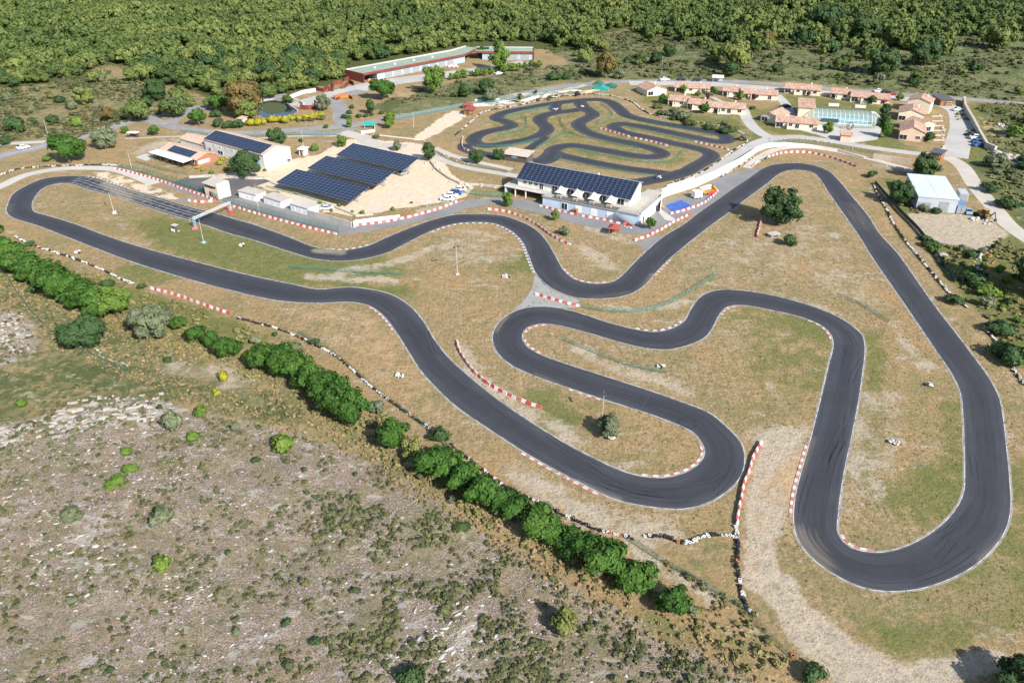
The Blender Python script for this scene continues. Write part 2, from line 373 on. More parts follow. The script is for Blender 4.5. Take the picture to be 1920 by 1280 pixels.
zpoly('lush', [(1195, 170), (1390, 188), (1420, 205), (1460, 195), (1470, 172), (1660, 195), (1700, 235), (1680, 260), (1750, 290), (1660, 280), (1560, 262), (1440, 252), (1400, 225), (1200, 195)], .75)
zpoly('garrigue', [(-900, 560), (0, 568), (50, 585), (85, 630), (60, 668), (0, 690), (-900, 720)])
zpoly('scrub', [(-900, 450), (0, 480), (140, 590), (330, 650), (470, 700), (560, 760), (640, 832), (560, 805), (430, 790), (330, 760), (120, 770), (0, 800), (-900, 800)], .62)
zpoly('garrigue', [(-900, 800), (0, 800), (60, 788), (130, 764), (220, 752), (310, 748), (350, 766), (430, 785), (560, 806), (680, 852), (760, 905), (880, 985), (1000, 1055), (1120, 1125), (1260, 1205), (1400, 1270), (1480, 1330), (1560, 1700), (-900, 1700)])
zpoly('straw', [(0, 490), (60, 530), (140, 580), (240, 610), (330, 640), (440, 670), (520, 700), (620, 770), (720, 830), (820, 900), (960, 985), (1130, 1080), (1290, 1175), (1420, 1250), (1480, 1330), (1400, 1280), (1250, 1205), (1100, 1120), (960, 1040), (850, 975), (740, 900), (660, 845), (540, 800), (400, 765), (250, 705), (120, 650), (30, 590), (-100, 560)])
zpoly('lush', [(-200, 420), (0, 440), (60, 470), (140, 505), (240, 540), (330, 560), (430, 595), (520, 630), (560, 650), (460, 650), (330, 620), (240, 590), (140, 560), (60, 520), (-200, 470)], .8)
zpoly('straw', [(1110, 990), (1200, 1020), (1370, 1015), (1385, 1080), (1400, 1150), (1300, 1110), (1180, 1040)], .8)
zpoly('lush', [(20, 660), (120, 690), (200, 720), (150, 745), (60, 765), (-100, 760), (-100, 690)], .55); zline('lush', [(290, 620), (400, 690), (520, 750)], 5, .45); zline('gravel', [(330, 690), (420, 700), (450, 720)], 3.5, .5)
zpoly('straw', [(1510, 1060), (1640, 1120), (1760, 1110), (1920, 1000), (1920, 1150), (1750, 1190), (1650, 1180), (1560, 1120)], .55)
zline('lush', [(1920, 900), (1915, 1000), (1860, 1120), (1700, 1190)], 7, .62); zline('lush', [(1640, 620), (1640, 800), (1610, 900)], 2.0, .8); zline('lush', [(1790, 760), (1797, 900), (1770, 960)], 2.0, .8)
for pts, r in (([(300, 420), (420, 480), (520, 510), (700, 505)], 5), ([(450, 440), (560, 480), (660, 508)], 4), ([(940, 505), (990, 500), (1000, 480)], 2.5), ([(1420, 600), (1520, 615)], 4), ([(1500, 640), (1480, 700)], 5), ([(1700, 950), (1760, 900)], 3), ([(640, 545), (760, 552)], 2.5), ([(240, 505), (300, 520)], 3), ([(1010, 745), (1060, 790)], 3)):
    zline('lush', pts, r * 1.6, .75)
# gravel and runoff
zpoly('gravel', [(1432, 826), (1490, 806), (1505, 850), (1485, 905), (1478, 960), (1462, 1000), (1452, 1060), (1480, 1075), (1520, 1130), (1600, 1200), (1700, 1242), (1800, 1228), (1880, 1204), (1905, 1240), (1800, 1275), (1720, 1320), (1600, 1310), (1520, 1240), (1470, 1190), (1440, 1120), (1395, 1105), (1396, 1000), (1400, 930)])
zpoly('soil', [(1416, 880), (1445, 870), (1440, 960), (1455, 1010), (1450, 1060), (1448, 1105), (1400, 1108), (1395, 1040), (1396, 960), (1406, 905)], .5)
zpoly('soil', [(1482, 845), (1508, 835), (1500, 900), (1488, 970), (1498, 1020), (1475, 985), (1462, 940), (1462, 880)])
for pts, r in (([(575, 518), (650, 522), (745, 526)], 1.6), ([(640, 508), (720, 498), (790, 475), (820, 462)], 1.8), ([(975, 890), (1060, 940), (1150, 985), (1245, 996)], 2.4), ([(865, 650), (895, 705), (960, 755), (1050, 800), (1100, 830)], 1.5),
               ([(1085, 652), (1160, 690), (1290, 732)], 1.6), ([(1200, 735), (1300, 765)], .8), ([(1290, 565), (1200, 582), (1120, 575)], 1.2), ([(1440, 545), (1500, 560), (1570, 590)], .9), ([(1620, 860), (1640, 800), (1660, 750)], 3), ([(1610, 880), (1630, 930)], 2),
               ([(1440, 712), (1455, 740)], .8), ([(1040, 840), (1075, 810)], 1.5), ([(1120, 885), (1210, 870)], .8), ([(1430, 830), (1490, 815)], 3), ([(1690, 640), (1745, 690)], 1.6), ([(1480, 480), (1530, 515)], 3), ([(1400, 480), (1560, 440)], 2.0), ([(900, 440), (850, 470)], 2.6), ([(1100, 470), (1150, 500)], 2.4), ([(870, 690), (930, 740), (1000, 790)], .9),
               ([(1105, 425), (1160, 445), (1190, 455)], 2), ([(790, 395), (860, 380)], 2), ([(280, 280), (330, 265), (390, 262)], 5), ([(1090, 590), (1150, 600)], .7), ([(700, 800), (735, 830), (790, 850)], 1.0), ([(1180, 1020), (1230, 1060), (1330, 1120)], 1.1)):
    zline('gravel', pts, r * 1.15, .66)
zpoly('gravel', [(1700, 400), (1800, 402), (1860, 410), (1890, 440), (1850, 470), (1740, 450), (1715, 430)])
for pts, r in (([(860, 240), (830, 200), (850, 185)], 0), ):
    pass
zpoly('sand', [(395, 330), (470, 320), (540, 300), (600, 290), (640, 262), (700, 262), (790, 270), (830, 300), (850, 330), (890, 350), (870, 372), (790, 385), (700, 400), (650, 405), (560, 385), (520, 360), (470, 345)])
zpoly('sand', [(880, 215), (850, 235), (800, 262), (770, 262), (820, 225), (850, 205)], .9)
zpoly('sand', [(170, 322), (215, 322), (260, 340), (300, 350), (340, 365), (335, 378), (290, 372), (230, 350), (180, 334)], .55)
zpoly('gravel', [(190, 325), (260, 342), (330, 362), (320, 372), (250, 352)], .7)
zpoly('lush', [(250, 405), (330, 415), (400, 432), (540, 476), (640, 494), (760, 492), (740, 512), (660, 533), (560, 530), (420, 497), (300, 460)], .8); zpoly('lush', [(380, 560), (480, 570), (560, 590), (500, 600), (420, 580)], .5); zpoly('lush', [(1360, 585), (1440, 590), (1530, 625), (1545, 660), (1500, 740), (1430, 720), (1440, 650), (1350, 620)], .5)
for q in (zb([(230, 400), (400, 350), (700, 300), (1000, 280), (1250, 400), (1900, 540), (1920, 640), (1600, 780), (1000, 740), (600, 620), (180, 590)]),): zpoly('lush', q, .52)
zpoly('gravel', [(1290, 470), (1400, 410), (1520, 400), (1590, 470), (1680, 580), (1700, 640), (1640, 590), (1540, 545), (1400, 530), (1300, 545), (1250, 555)], .36)
zpoly('gravel', [(820, 430), (900, 425), (960, 450), (985, 490), (880, 500), (800, 480)], .4); zpoly('gravel', [(1630, 760), (1700, 740), (1690, 860), (1640, 960), (1600, 940)], .42)
zpoly('soil', [(540, 575), (650, 572), (730, 610), (780, 700), (850, 790), (950, 860), (880, 850), (760, 760), (650, 660), (560, 620)], .46); zpoly('soil', [(1660, 420), (1760, 550), (1880, 700), (1910, 800), (1900, 720), (1820, 590), (1700, 450)], .45); zpoly('soil', [(1500, 580), (1590, 600), (1560, 570)], .34); zpoly('soil', [(1000, 430), (1060, 480), (1100, 515), (1160, 500), (1190, 460), (1100, 450)], .3)
zpoly('soil', [(1835, 220), (1870, 222), (1885, 262), (1860, 265)])
zpoly('soil', [(690, 165), (800, 170), (1000, 128), (1060, 116), (1080, 122), (1000, 142), (880, 160), (760, 190)], .5)
zpoly('straw', [(690, 255), (720, 235), (820, 212), (850, 205), (790, 262), (720, 262)], .5)
zpoly('straw', [(790, 340), (860, 330), (950, 355), (950, 375), (880, 360)], .5)
zline('straw', [(1400, 243), (1370, 290), (1300, 330), (1240, 345)], 3, .8)
for pts, r in (([(130, 775), (210, 762), (295, 770)], 5), ([(0, 808), (90, 796)], 3), ([(-10, 600), (30, 630), (15, 660)], 5), ([(150, 1000), (180, 1060)], 3), ([(820, 1150), (870, 1250)], 3)):
    zline('rock', pts, r)
zline('soil', [(900, 960), (960, 990)], 2, .7)
for k in Z:
    a = Z[k].reshape(shp)
    for _ in range(7 if k in ('garrigue', 'scrub', 'forest', 'lush', 'straw', 'soil') else 2):
        p = np.pad(a, 1, mode='edge'); a = (p[1:-1, 1:-1] * 2 + p[:-2, 1:-1] + p[2:, 1:-1] + p[1:-1, :-2] + p[1:-1, 2:]) / 6
    Z[k] = a.ravel()
def vnoise(P, s, seed):
    q = P * s; i = np.floor(q).astype(int); f = q - i; f = f * f * (3 - 2 * f)
    def h(a, b):
        n = np.sin(a * 127.1 + b * 311.7 + seed * 74.7) * 43758.5453; return n - np.floor(n)
    a, b = i[:, 0], i[:, 1]
    return (h(a, b) * (1 - f[:, 0]) + h(a + 1, b) * f[:, 0]) * (1 - f[:, 1]) + (h(a, b + 1) * (1 - f[:, 0]) + h(a + 1, b + 1) * f[:, 0]) * f[:, 1]
gz = Z['garrigue'] * ((vnoise(PX, .07, 1) - .5) * .9 + (vnoise(PX, .3, 2) - .5) * .45 + (vnoise(PX, .8, 3) - .5) * .25 + Z['rock'] * (vnoise(PX, .45, 4) - .3) * .5)
nx, ny = shp[1], shp[0]
ii = (np.arange(ny - 1)[:, None] * nx + np.arange(nx - 1)[None, :]).ravel()
me = npmesh('ground', np.c_[PX, gz], np.c_[ii, ii + 1, ii + nx + 1, ii + nx], 'ground', smooth=True,
            attr={'zoneA': np.c_[Z['garrigue'], Z['scrub'], Z['forest']], 'zoneB': np.c_[Z['gravel'], Z['lush'], Z['soil']], 'zoneC': np.c_[Z['rock'], Z['straw'], Z['sand']]})
tag(link('ground', me), kind='structure')
def gh(x, y):
    i = int(np.clip(np.searchsorted(xs, x), 1, nx - 1)); j = int(np.clip(np.searchsorted(ys, y), 1, ny - 1))
    i -= abs(xs[i - 1] - x) < abs(xs[i] - x); j -= abs(ys[j - 1] - y) < abs(ys[j] - y)
    return float(gz[j * nx + i])
def zone(k, x, y):
    i = min(int(np.searchsorted(xs, x)), nx - 1); j = min(int(np.searchsorted(ys, y)), ny - 1); return float(Z[k][j * nx + i])
# ================================================================== race track
OUT = [(55, 345), (82, 335), (110, 331), (150, 330), (175, 333), (212, 345), (250, 357), (300, 371), (360, 389), (405, 400), (446, 412), (480, 422), (537, 442), (588, 462), (621, 467.5), (640, 469), (684, 462), (724, 445), (768, 427), (808, 413), (848, 403), (892, 401), (942, 404), (976, 415), (1003, 428.5), (1026, 452), (1043, 481), (1060, 509), (1080, 524), (1110, 531), (1144, 529), (1164, 517.5), (1184, 497), (1211, 470.5), (1245, 442), (1280, 421), (1310, 398), (1378, 349), (1404, 333), (1440, 311), (1472, 306), (1505, 306), (1535, 312.5), (1555, 321), (1575, 340), (1600, 370), (1626, 401), (1652, 440), (1683, 474), (1750, 568), (1817, 655), (1858, 712), (1875, 746), (1882, 780), (1888, 830), (1895, 900), (1897, 953), (1885, 999), (1843, 1050), (1790, 1083), (1720, 1106), (1660, 1109.5), (1614, 1101), (1561, 1076), (1519, 1044.5), (1493, 1009), (1486, 970), (1491, 921), (1505, 869), (1516, 830), (1535, 756), (1552, 685), (1561, 645), (1555, 625), (1535, 608), (1495, 593), (1441, 581), (1394, 573), (1367, 575), (1350, 590), (1337, 615), (1320, 635), (1280, 651), (1245, 656), (1204, 652), (1144, 637), (1093, 622), (1043, 610), (1020, 607.5), (993, 613), (981, 627), (986, 645), (1010, 662), (1060, 680.5), (1127, 702), (1211, 729), (1280, 753), (1330, 773), (1364, 800), (1391, 830), (1398, 865), (1386, 900), (1350, 932), (1315, 948), (1280, 955), (1220, 951), (1160, 939), (1132, 928.5), (1080, 902), (1027, 874), (981, 847.5), (954, 830), (902, 796), (855, 763), (818, 729), (788, 695.5), (764, 658.5), (741, 622), (717, 591.5), (690, 573), (660, 567), (640, 567), (591, 568.5), (524, 564.5), (437, 546), (336, 519), (235, 487), (151, 455), (74, 425), (20, 407), (11, 396), (13, 385), (25, 362.5)]
INN = [(87, 350), (110, 344), (135, 345.5), (155, 352.5), (200, 365), (240, 377), (291, 393.5), (336, 408), (360, 415), (395, 426), (429, 438), (470, 449), (537, 470.5), (588, 485.5), (640, 490), (684, 485.5), (727, 474), (771, 452), (808, 434), (848, 421), (889, 417), (925, 419.5), (952, 430), (976, 450), (989, 477), (1003, 511), (1020, 531), (1043, 546), (1077, 558), (1117, 560.5), (1154, 558.5), (1184, 551), (1211, 534), (1231, 511), (1255, 487), (1280, 465.5), (1333, 423.5), (1372, 395.5), (1399, 374), (1440, 344), (1465, 325), (1490, 319), (1520, 322.5), (1535, 334), (1552, 360), (1580, 400), (1608, 440), (1633, 480.5), (1700, 578), (1750, 652), (1784, 702), (1799, 736), (1804, 780), (1806, 830), (1807, 883), (1804, 925), (1779, 967), (1737, 1002), (1684, 1027), (1639, 1034), (1596, 1025), (1574, 1002), (1573.5, 964), (1579, 918), (1587.5, 869), (1596, 830), (1611, 753), (1619, 695.5), (1623, 655), (1617.5, 628), (1602, 613), (1575, 595), (1522, 573), (1448, 553), (1391, 544), (1347, 543), (1317, 553), (1297, 575), (1280, 603), (1255, 616.5), (1224, 621.5), (1191, 616.5), (1144, 605), (1103, 591.5), (1063, 580), (1020, 574), (979, 578), (949, 591.5), (929, 611.5), (922, 635), (932, 662), (959, 685.5), (999, 704), (1060, 726), (1127, 748), (1211, 774.5), (1280, 801), (1300, 812), (1314, 830), (1320, 847.5), (1308, 869), (1280, 886), (1245, 894), (1203, 891.5), (1160, 879), (1115, 858), (1061, 830), (993, 788), (932, 746), (882, 706), (841.5, 669), (815, 635), (794.5, 601.5), (771, 575), (737, 553), (700, 543), (660, 538), (640, 538.5), (598, 542), (551, 533), (470, 516), (369, 491), (269, 464), (201, 442), (134, 417), (86, 403), (66, 397), (61, 385), (68, 367.5)]
def zipper(L, R):
    pr = [(0, 0)]; i = j = 0
    while i < len(L) - 1 or j < len(R) - 1:
        if j == len(R) - 1 or (i < len(L) - 1 and dist(L[i + 1], R[j]) < dist(L[i], R[j + 1])): i += 1
        else: j += 1
        pr.append((i, j))
    return np.array([L[i] for i, j in pr]), np.array([R[j] for i, j in pr])
TO = catmull(GS(OUT), True, 1.2); TI = catmull(GS(INN), True, 1.2)
RL, RR = zipper(TO + TO[:1], TI + TI[:1])
def ribbon(name, RL, RR, us, z, mat, dust=None, sign=1):
    n = len(RL); us = np.array(us); k = len(us)
    P = RL[:, None, :] * (1 - us)[None, :, None] + RR[:, None, :] * us[None, :, None]
    mid = (RL + RR) / 2; s = np.r_[0, np.cumsum(np.hypot(*np.diff(mid, axis=0).T))]
    V = np.c_[P.reshape(-1, 2), np.full(n * k, z)]
    uv = np.c_[np.tile(us, n), np.repeat(s, k)]
    ii = (np.arange(n - 1)[:, None] * k + np.arange(k - 1)[None, :]).ravel()
    F = np.c_[ii, ii + k, ii + k + 1, ii + 1] if sign > 0 else np.c_[ii, ii + 1, ii + k + 1, ii + k]
    at = {}
    if dust:
        d = np.zeros(n * k)
        for pts, r, v in dust: d = np.maximum(d, v * np.clip(1.4 - (1.35 - near(V[:, :2], GS(pts), r)) / .7, 0, 1) if False else v * near(V[:, :2], GS(pts), r))
        at['dust'] = d
    return tag(link(name, npmesh(name, V, F, mat, uv=uv, attr=at)), kind='structure')
DUST = [([(1480, 940), (1500, 870), (1520, 820)], 1.2, .5), ([(1080, 900), (1160, 935)], 1.0, .5), ([(1570, 640), (1610, 640)], 2, .3), ([(1110, 556), (1180, 548)], 1.2, .45), ([(1890, 1000), (1840, 1048)], 1.2, .5), ([(700, 545), (740, 556)], 1.2, .4), ([(880, 402), (940, 405)], 1.2, .4), ([(20, 400), (15, 385)], 2, .4), ([(200, 345), (225, 362), (240, 372)], 2.5, .8), ([(240, 360), (270, 376)], 3, .6), ([(595, 470), (640, 474)], 1.6, .9), ([(1500, 1000), (1540, 1060)], 2.5, .55), ([(1595, 385), (1630, 430)], 3, .45), ([(1645, 455), (1630, 420)], 2, .4), ([(1205, 540), (1225, 515)], 1.2, .6), ([(950, 590), (930, 620)], 1.2, .5), ([(1000, 700), (1060, 726)], .8, .5)]
ribbon('race_track', RL, RR, np.linspace(0, 1, 9), .02, 'asphalt', DUST)
def edge_line(name, A, B, d0, d1, z=.032, mat='white_line', sel=None, flip=1):
    D = B - A; D /= np.linalg.norm(D, axis=1)[:, None]; P, Q = A + D * d0, A + D * d1
    return ribbon(name, P, Q, [0, 1], z, mat, sign=flip)
def side_strip(name, E, O, d0, d1, z, mat):
    c = np.array(E[5]); o = np.array(O); q = o[np.argmin(np.hypot(*(o - c).T))]; E = E + E[:2]; t = np.array(E[6]) - np.array(E[4]); s = 1 if np.dot(q - c, (-t[1], t[0])) > 0 else -1
    P, Q = np.array(offset(E, s * d0))[:-1], np.array(offset(E, s * d1))[:-1]; ribbon(name, P, Q, [0, 1], z, mat, sign=-s)
for E_, O_ in ((TO, TI), (TI, TO)): side_strip('edge_line', E_, O_, .05, .22, .032, 'edge_paint'); side_strip('kerb_strip', E_, O_, -.16, .0, .016, 'kerb_strip_grey')
# concrete gutter strip along both edges
def kerb(a, b, wide=.52, mats=('kerb_red', 'kerb_white'), seg=1.0):
    a, b = G(*a), G(*b); best = None
    for E, O in ((TO, TI), (TI, TO)):
        A = np.array(E); i = int(np.argmin(np.hypot(*(A - a).T))); j = int(np.argmin(np.hypot(*(A - b).T)))
        e = dist(E[i], a) + dist(E[j], b)
        if best is None or e < best[0]: best = (e, E, O, i, j)
    _, E, O, i, j = best; n = len(E)
    if (j - i) % n > n / 2: i, j = j, i
    pts = [E[(i + k) % n] for k in range((j - i) % n + 1)]
    P = np.array(resample(pts, seg)); T = np.gradient(P, axis=0); T /= np.linalg.norm(T, axis=1)[:, None]; N = np.c_[-T[:, 1], T[:, 0]]
    O = np.array(O); c = P[len(P) // 2]; q = O[np.argmin(np.hypot(*(O - c).T))]
    if (q - c) @ N[len(P) // 2] > 0: N = -N
    m = MB()
    for k in range(len(P) - 1):
        A0, A1, B0, B1 = P[k] + N[k] * .02, P[k + 1] + N[k + 1] * .02, P[k] + N[k] * wide, P[k + 1] + N[k + 1] * wide
        mi = k % 2
        V = [(*A0, .035), (*A1, .035), (*B1, .075), (*B0, .075), (*B1, .0), (*B0, .0)]
        m.add(V, [(0, 1, 2, 3), (3, 2, 4, 5)], mi)
    tag(m.build('kerb', list(mats)), kind='structure')
WD = ('kerb_white', 'kerb_dark')
kerb((808, 434), (1003, 511), .7, WD); kerb((1055, 503), (1146, 528)); kerb((1191, 617), (1280, 603), .6, WD); kerb((981, 627), (1030, 607)); kerb((982, 630), (1015, 665))
kerb((690, 573), (741, 622)); kerb((981, 847), (1135, 929), .65); kerb((1203, 892), (1316, 832)); kerb((1516, 830), (1487, 968)); kerb((1573, 1000), (1640, 1034))
kerb((1520, 602), (1561, 642)); kerb((1350, 590), (1385, 574)); kerb((622, 468), (690, 461), .6, WD); kerb((1255, 487), (1226, 517)); kerb((160, 331), (240, 354), .6, WD); kerb((1060, 726), (1127, 748), .5)
# start grid markings
mk = MB()
i0 = int(np.argmin(np.hypot(*(RL - np.array(G(150, 330))).T))); i1 = int(np.argmin(np.hypot(*(RL - np.array(G(398, 398.5))).T)))
gp, gq = RL[i0:i1], RR[i0:i1]
def at(u): return gp * (1 - u) + gq * u
for u in (.15, .42, .60, .86):
    P = at(u); d = (gq - gp) / np.linalg.norm(gq - gp, axis=1)[:, None] * .12
    for k in range(len(P) - 1):
        mk.quad((*(P[k] - d[k]), .031), (*(P[k + 1] - d[k + 1]), .031), (*(P[k + 1] + d[k + 1]), .031), (*(P[k] + d[k]), .031))
ss = np.r_[0, np.cumsum(np.hypot(*np.diff((gp + gq) / 2, axis=0).T))]
def cross(s, u0, u1, hw):
    k = min(int(np.searchsorted(ss, s)), len(gp) - 2); t = (gq[k] - gp[k]); n = np.array((-t[1], t[0])) / np.linalg.norm(t) * hw
    a, b = gp[k] + t * u0, gp[k] + t * u1
    mk.quad((*(a - n), .034), (*(a + n), .034), (*(b + n), .034), (*(b - n), .034))
for s in np.arange(1, ss[-1] - 1, 4.0): cross(s, .15, .42, .1); cross(s + 1.6, .60, .86, .1)
cross(ss[-1] - .4, .02, .98, .22)
tag(mk.build('road_markings', 'faded_line'), kind='structure')
# rubber doughnut left by a spinning kart
mk = MB(); c = G(1288, 793)
for r in (1.3, 1.75):
    for k in range(26):
        a, b = k * .23, (k + 1) * .23
        mk.quad(*[(c[0] + q * math.cos(t), c[1] + q * math.sin(t), .03) for q, t in ((r, a), (r, b), (r + .16, b), (r + .16, a))])
simple('rubber_mark', (.028, .028, .033)); tag(mk.build('road_markings', 'rubber_mark'), kind='structure')
mk = MB(); mj = MB()
for q in range(70):
    i = rnd.randrange(30, len(RL) - 30); n = rnd.randrange(8, 24); u0 = rnd.uniform(.12, .85); u1 = min(.92, max(.06, u0 + rnd.uniform(-.3, .3)))
    for gap in (0, .13):
        pr = None
        for k in range(n):
            u = u0 + gap + (u1 - u0) * (k / n) ** 1.5; a = RL[i + k] * (1 - u) + RR[i + k] * u; t = RR[i + k] - RL[i + k]; t = t / np.linalg.norm(t) * .07
            if pr is not None and gap + u < 1.2: mk.quad((*pr[0], .0275), (*(a - t), .0275), (*(a + t), .0275), (*pr[1], .0275))
            pr = (a - t, a + t)
tag(mk.build('road_markings', 'rubber_mark'), kind='structure')
for px in ((246, 487), (1008, 440), (640, 552), (1690, 520), (1210, 752), (1545, 720), (1350, 375), (1500, 310), (1870, 870), (880, 760), (1090, 600), (760, 430)):
    i = int(np.argmin(np.hypot(*((RL + RR) / 2 - np.array(G(*px))).T))); a, b_ = RL[i], RR[i]; t = np.array((-(b_ - a)[1], (b_ - a)[0])); t = t / np.linalg.norm(t) * .06
    mj.quad((*(a - t), .0285), (*(b_ - t), .0285), (*(b_ + t), .0285), (*(a + t), .0285))
simple('joint_line', (.068, .066, .066)); tag(mj.build('road_markings', 'joint_line'), kind='structure')
# ================================================================== upper track (centre lines, 6.2 m wide)
def path(name, pts, wid, z, mat, world=False, step=1.2, closed=False):
    C = catmull(pts if world else GS(pts), closed, step)
    if closed: C = C + C[:1]
    C = np.array(C); T = np.gradient(C, axis=0)
    if closed: T[0] = T[-1] = (T[0] + T[-1]) / 2
    T /= np.linalg.norm(T, axis=1)[:, None] + 1e-9; N = np.c_[-T[:, 1], T[:, 0]] * wid / 2
    return ribbon(name, C + N, C - N, np.linspace(0, 1, 5), z, mat)
UA = zb([(118, 588), (128, 545), (200, 512), (300, 490), (375, 474), (392, 455), (350, 432), (293, 415), (283, 398), (320, 376), (400, 352), (550, 325), (700, 298), (850, 280), (1000, 268), (1085, 272), (1150, 295), (1200, 335), (1262, 385), (1350, 412), (1500, 442), (1700, 475), (1920, 515)]) + [(1345, 250), (1359, 255), (1364, 262), (1356, 266), (1338, 265)] + zb([(1850, 567), (1700, 537), (1500, 495), (1300, 458), (1210, 450), (1165, 465), (1180, 488), (1250, 517), (1400, 548), (1600, 593), (1750, 625), (1860, 655), (1895, 685), (1870, 715), (1780, 765), (1690, 815), (1620, 835), (1500, 815), (1300, 790), (1100, 757), (900, 716), (740, 676), (700, 655), (760, 622), (850, 612), (1000, 632), (1150, 658), (1300, 685), (1430, 698), (1510, 688), (1525, 668), (1470, 640), (1300, 597), (1150, 567), (1040, 538), (950, 505), (900, 465), (910, 435), (970, 405), (1005, 385), (985, 355), (930, 340), (850, 352), (760, 362), (670, 378), (615, 402), (612, 430), (650, 465), (660, 500), (610, 535), (520, 568), (400, 588), (300, 606), (190, 612)])
path('go_kart_track', UA, 6.3, .02, 'asphalt', closed=True)
for nm, L, wd in (('go_kart_track', [(985, 360), (930, 318), (905, 285)], 6.5), ('go_kart_track', [(740, 355), (720, 330), (730, 296)], 6), ('go_kart_track', [(655, 545), (590, 595), (520, 640), (480, 660)], 4), ('go_kart_track', [(55, 600), (50, 635), (110, 660), (200, 678), (290, 690)], 6), ('go_kart_track', [(720, 660), (680, 700), (640, 725), (560, 735)], 8), ('go_kart_track', [(1700, 810), (1580, 845), (1450, 870), (1330, 890), (1180, 880)], 7)):
    path(nm, zb(L), wd, .024 + .003 * rnd.random(), 'asphalt')
def sheet(name, pts, z, mat, smooth=False, kind='structure'):
    P = GS(pts)
    if smooth: P = catmull(P, True, 1.5)
    a = sum(P[i][0] * P[(i + 1) % len(P)][1] - P[(i + 1) % len(P)][0] * P[i][1] for i in range(len(P)))
    if a < 0: P = P[::-1]
    m = MB(); m.add([(*p, z) for p in P], [tuple(range(len(P)))]); return tag(m.build(name, mat), kind=kind)
# ================================================================== roads, lanes, yards
path('road', [(-260, 372), (0, 293), (90, 272), (160, 256), (212, 238), (270, 220), (330, 207), (395, 199), (450, 193), (540, 178)], 7.0, .016, 'road')
path('road', [(275, 222), (305, 232), (345, 241), (400, 248), (480, 249), (560, 243), (610, 240), (660, 235), (740, 221), (850, 201), (930, 186), (1030, 167), (1110, 157), (1180, 153), (1300, 152), (1400, 154), (1600, 170), (1700, 178), (1800, 185), (1920, 195), (2300, 225)], 6.5, .021, 'road')
path('road', [(395, 201), (362, 207), (330, 222), (318, 236)], 5.5, .019, 'road')
path('road', [(560, 246), (600, 252), (640, 248), (662, 240)], 6, .024, 'road')
path('road', [(652, 240), (640, 222), (640, 205), (628, 190), (640, 180), (680, 170)], 7.5, .026, 'road')
path('road', [(640, 248), (680, 258), (700, 270), (760, 276)], 7, .028, 'pale_track')
path('road', [(1180, 156), (1330, 158), (1440, 166), (1600, 178), (1700, 186), (1750, 192), (1790, 205), (1803, 235), (1796, 270), (1790, 295)], 9, .030, 'lane')
path('path', [(560, 200), (590, 190), (650, 172), (700, 160), (760, 150), (840, 140), (900, 132), (990, 118)], 14, .018, 'lane')
path('path', [(1392, 202), (1402, 225), (1420, 245), (1445, 257), (1500, 257), (1560, 265), (1640, 278), (1720, 288), (1775, 294)], 5, .019, 'lane')
path('path', [(1335, 182), (1352, 190), (1390, 199)], 2.4, .017, 'lane'); path('path', [(1456, 178), (1470, 192), (1478, 205), (1485, 220)], 4.5, .022, 'lane')
path('path', [(1775, 294), (1800, 308), (1830, 350), (1868, 395), (1895, 425), (1960, 470)], 5.5, .027, 'pale_track')
path('path', [(1455, 258), (1420, 270), (1390, 290), (1340, 320), (1290, 345), (1240, 362), (1205, 368)], 6.5, .023, 'lane')
path('path', [(1400, 315), (1425, 295), (1455, 281), (1500, 276), (1560, 282), (1640, 300), (1720, 322)], 3.2, .018, 'pale_track')
path('path', [(-60, 375), (0, 350), (50, 328), (110, 317), (170, 315), (215, 318), (255, 330), (290, 345)], 4.2, .017, 'pale_concrete')
path('path', [(800, 282), (830, 300), (880, 315), (950, 327), (1000, 335)], 3.6, .020, 'pale_track'); path('path', [(815, 277), (850, 292), (900, 305), (960, 318)], 3.0, .022, 'pale_track')
path('path', [(0, 270), (85, 266)], 4, .024, 'pale_track'); path('path', [(455, 262), (540, 256), (630, 255)], 1.6, .018, 'pale_track'); path('path', [(235, 260), (345, 256), (450, 262)], 1.4, .014, 'pale_track')
sheet('pit_lane', [(330, 378), (352, 380), (405, 378), (440, 384), (560, 420), (640, 441), (700, 432), (760, 422), (815, 407), (840, 404), (870, 392), (930, 381), (950, 378), (950, 372), (880, 374), (820, 390), (770, 404), (720, 414), (665, 420), (640, 416), (560, 392), (500, 374), (470, 362), (430, 352), (380, 330), (300, 345), (345, 362), (400, 374), (340, 372), (330, 374)], .026, 'pit_asphalt')
sheet('parking_lot', [(320, 343), (350, 333), (420, 335), (490, 333), (508, 340), (470, 352), (500, 374), (440, 372), (400, 376), (350, 355)], .031, 'dark_lot')
sheet('pit_lane', [(900, 380), (950, 372), (1000, 376), (1060, 392), (1160, 412), (1210, 420), (1232, 428), (1212, 440), (1150, 436), (1080, 420), (1020, 402), (960, 388)], .034, 'pit_asphalt')
sheet('pit_lane', [(1205, 440), (1215, 402), (1240, 378), (1300, 362), (1352, 330), (1400, 318), (1432, 314), (1404, 335), (1378, 352), (1310, 400), (1290, 404), (1240, 432)], .037, 'pit_asphalt')
sheet('pit_lane', [(1193, 456), (1215, 446), (1248, 440), (1212, 470), (1196, 462)], .018, 'pit_asphalt')
sheet('path', [(1003, 515), (1020, 533), (1043, 549), (1085, 562), (1085, 576), (1060, 578), (1020, 573), (965, 580), (985, 560), (998, 540)], .0185, 'link_paving')
sheet('path', [(1232, 395), (1247, 412), (1262, 416), (1268, 412), (1235, 390)], .043, 'pale_concrete')
sheet('path', [(253, 295), (272, 288), (292, 293), (275, 302)], .02, 'pale_concrete')
sheet('path', [(1495, 243), (1530, 228), (1655, 238), (1645, 262), (1600, 268), (1560, 262), (1530, 252)], .021, 'pale_concrete')
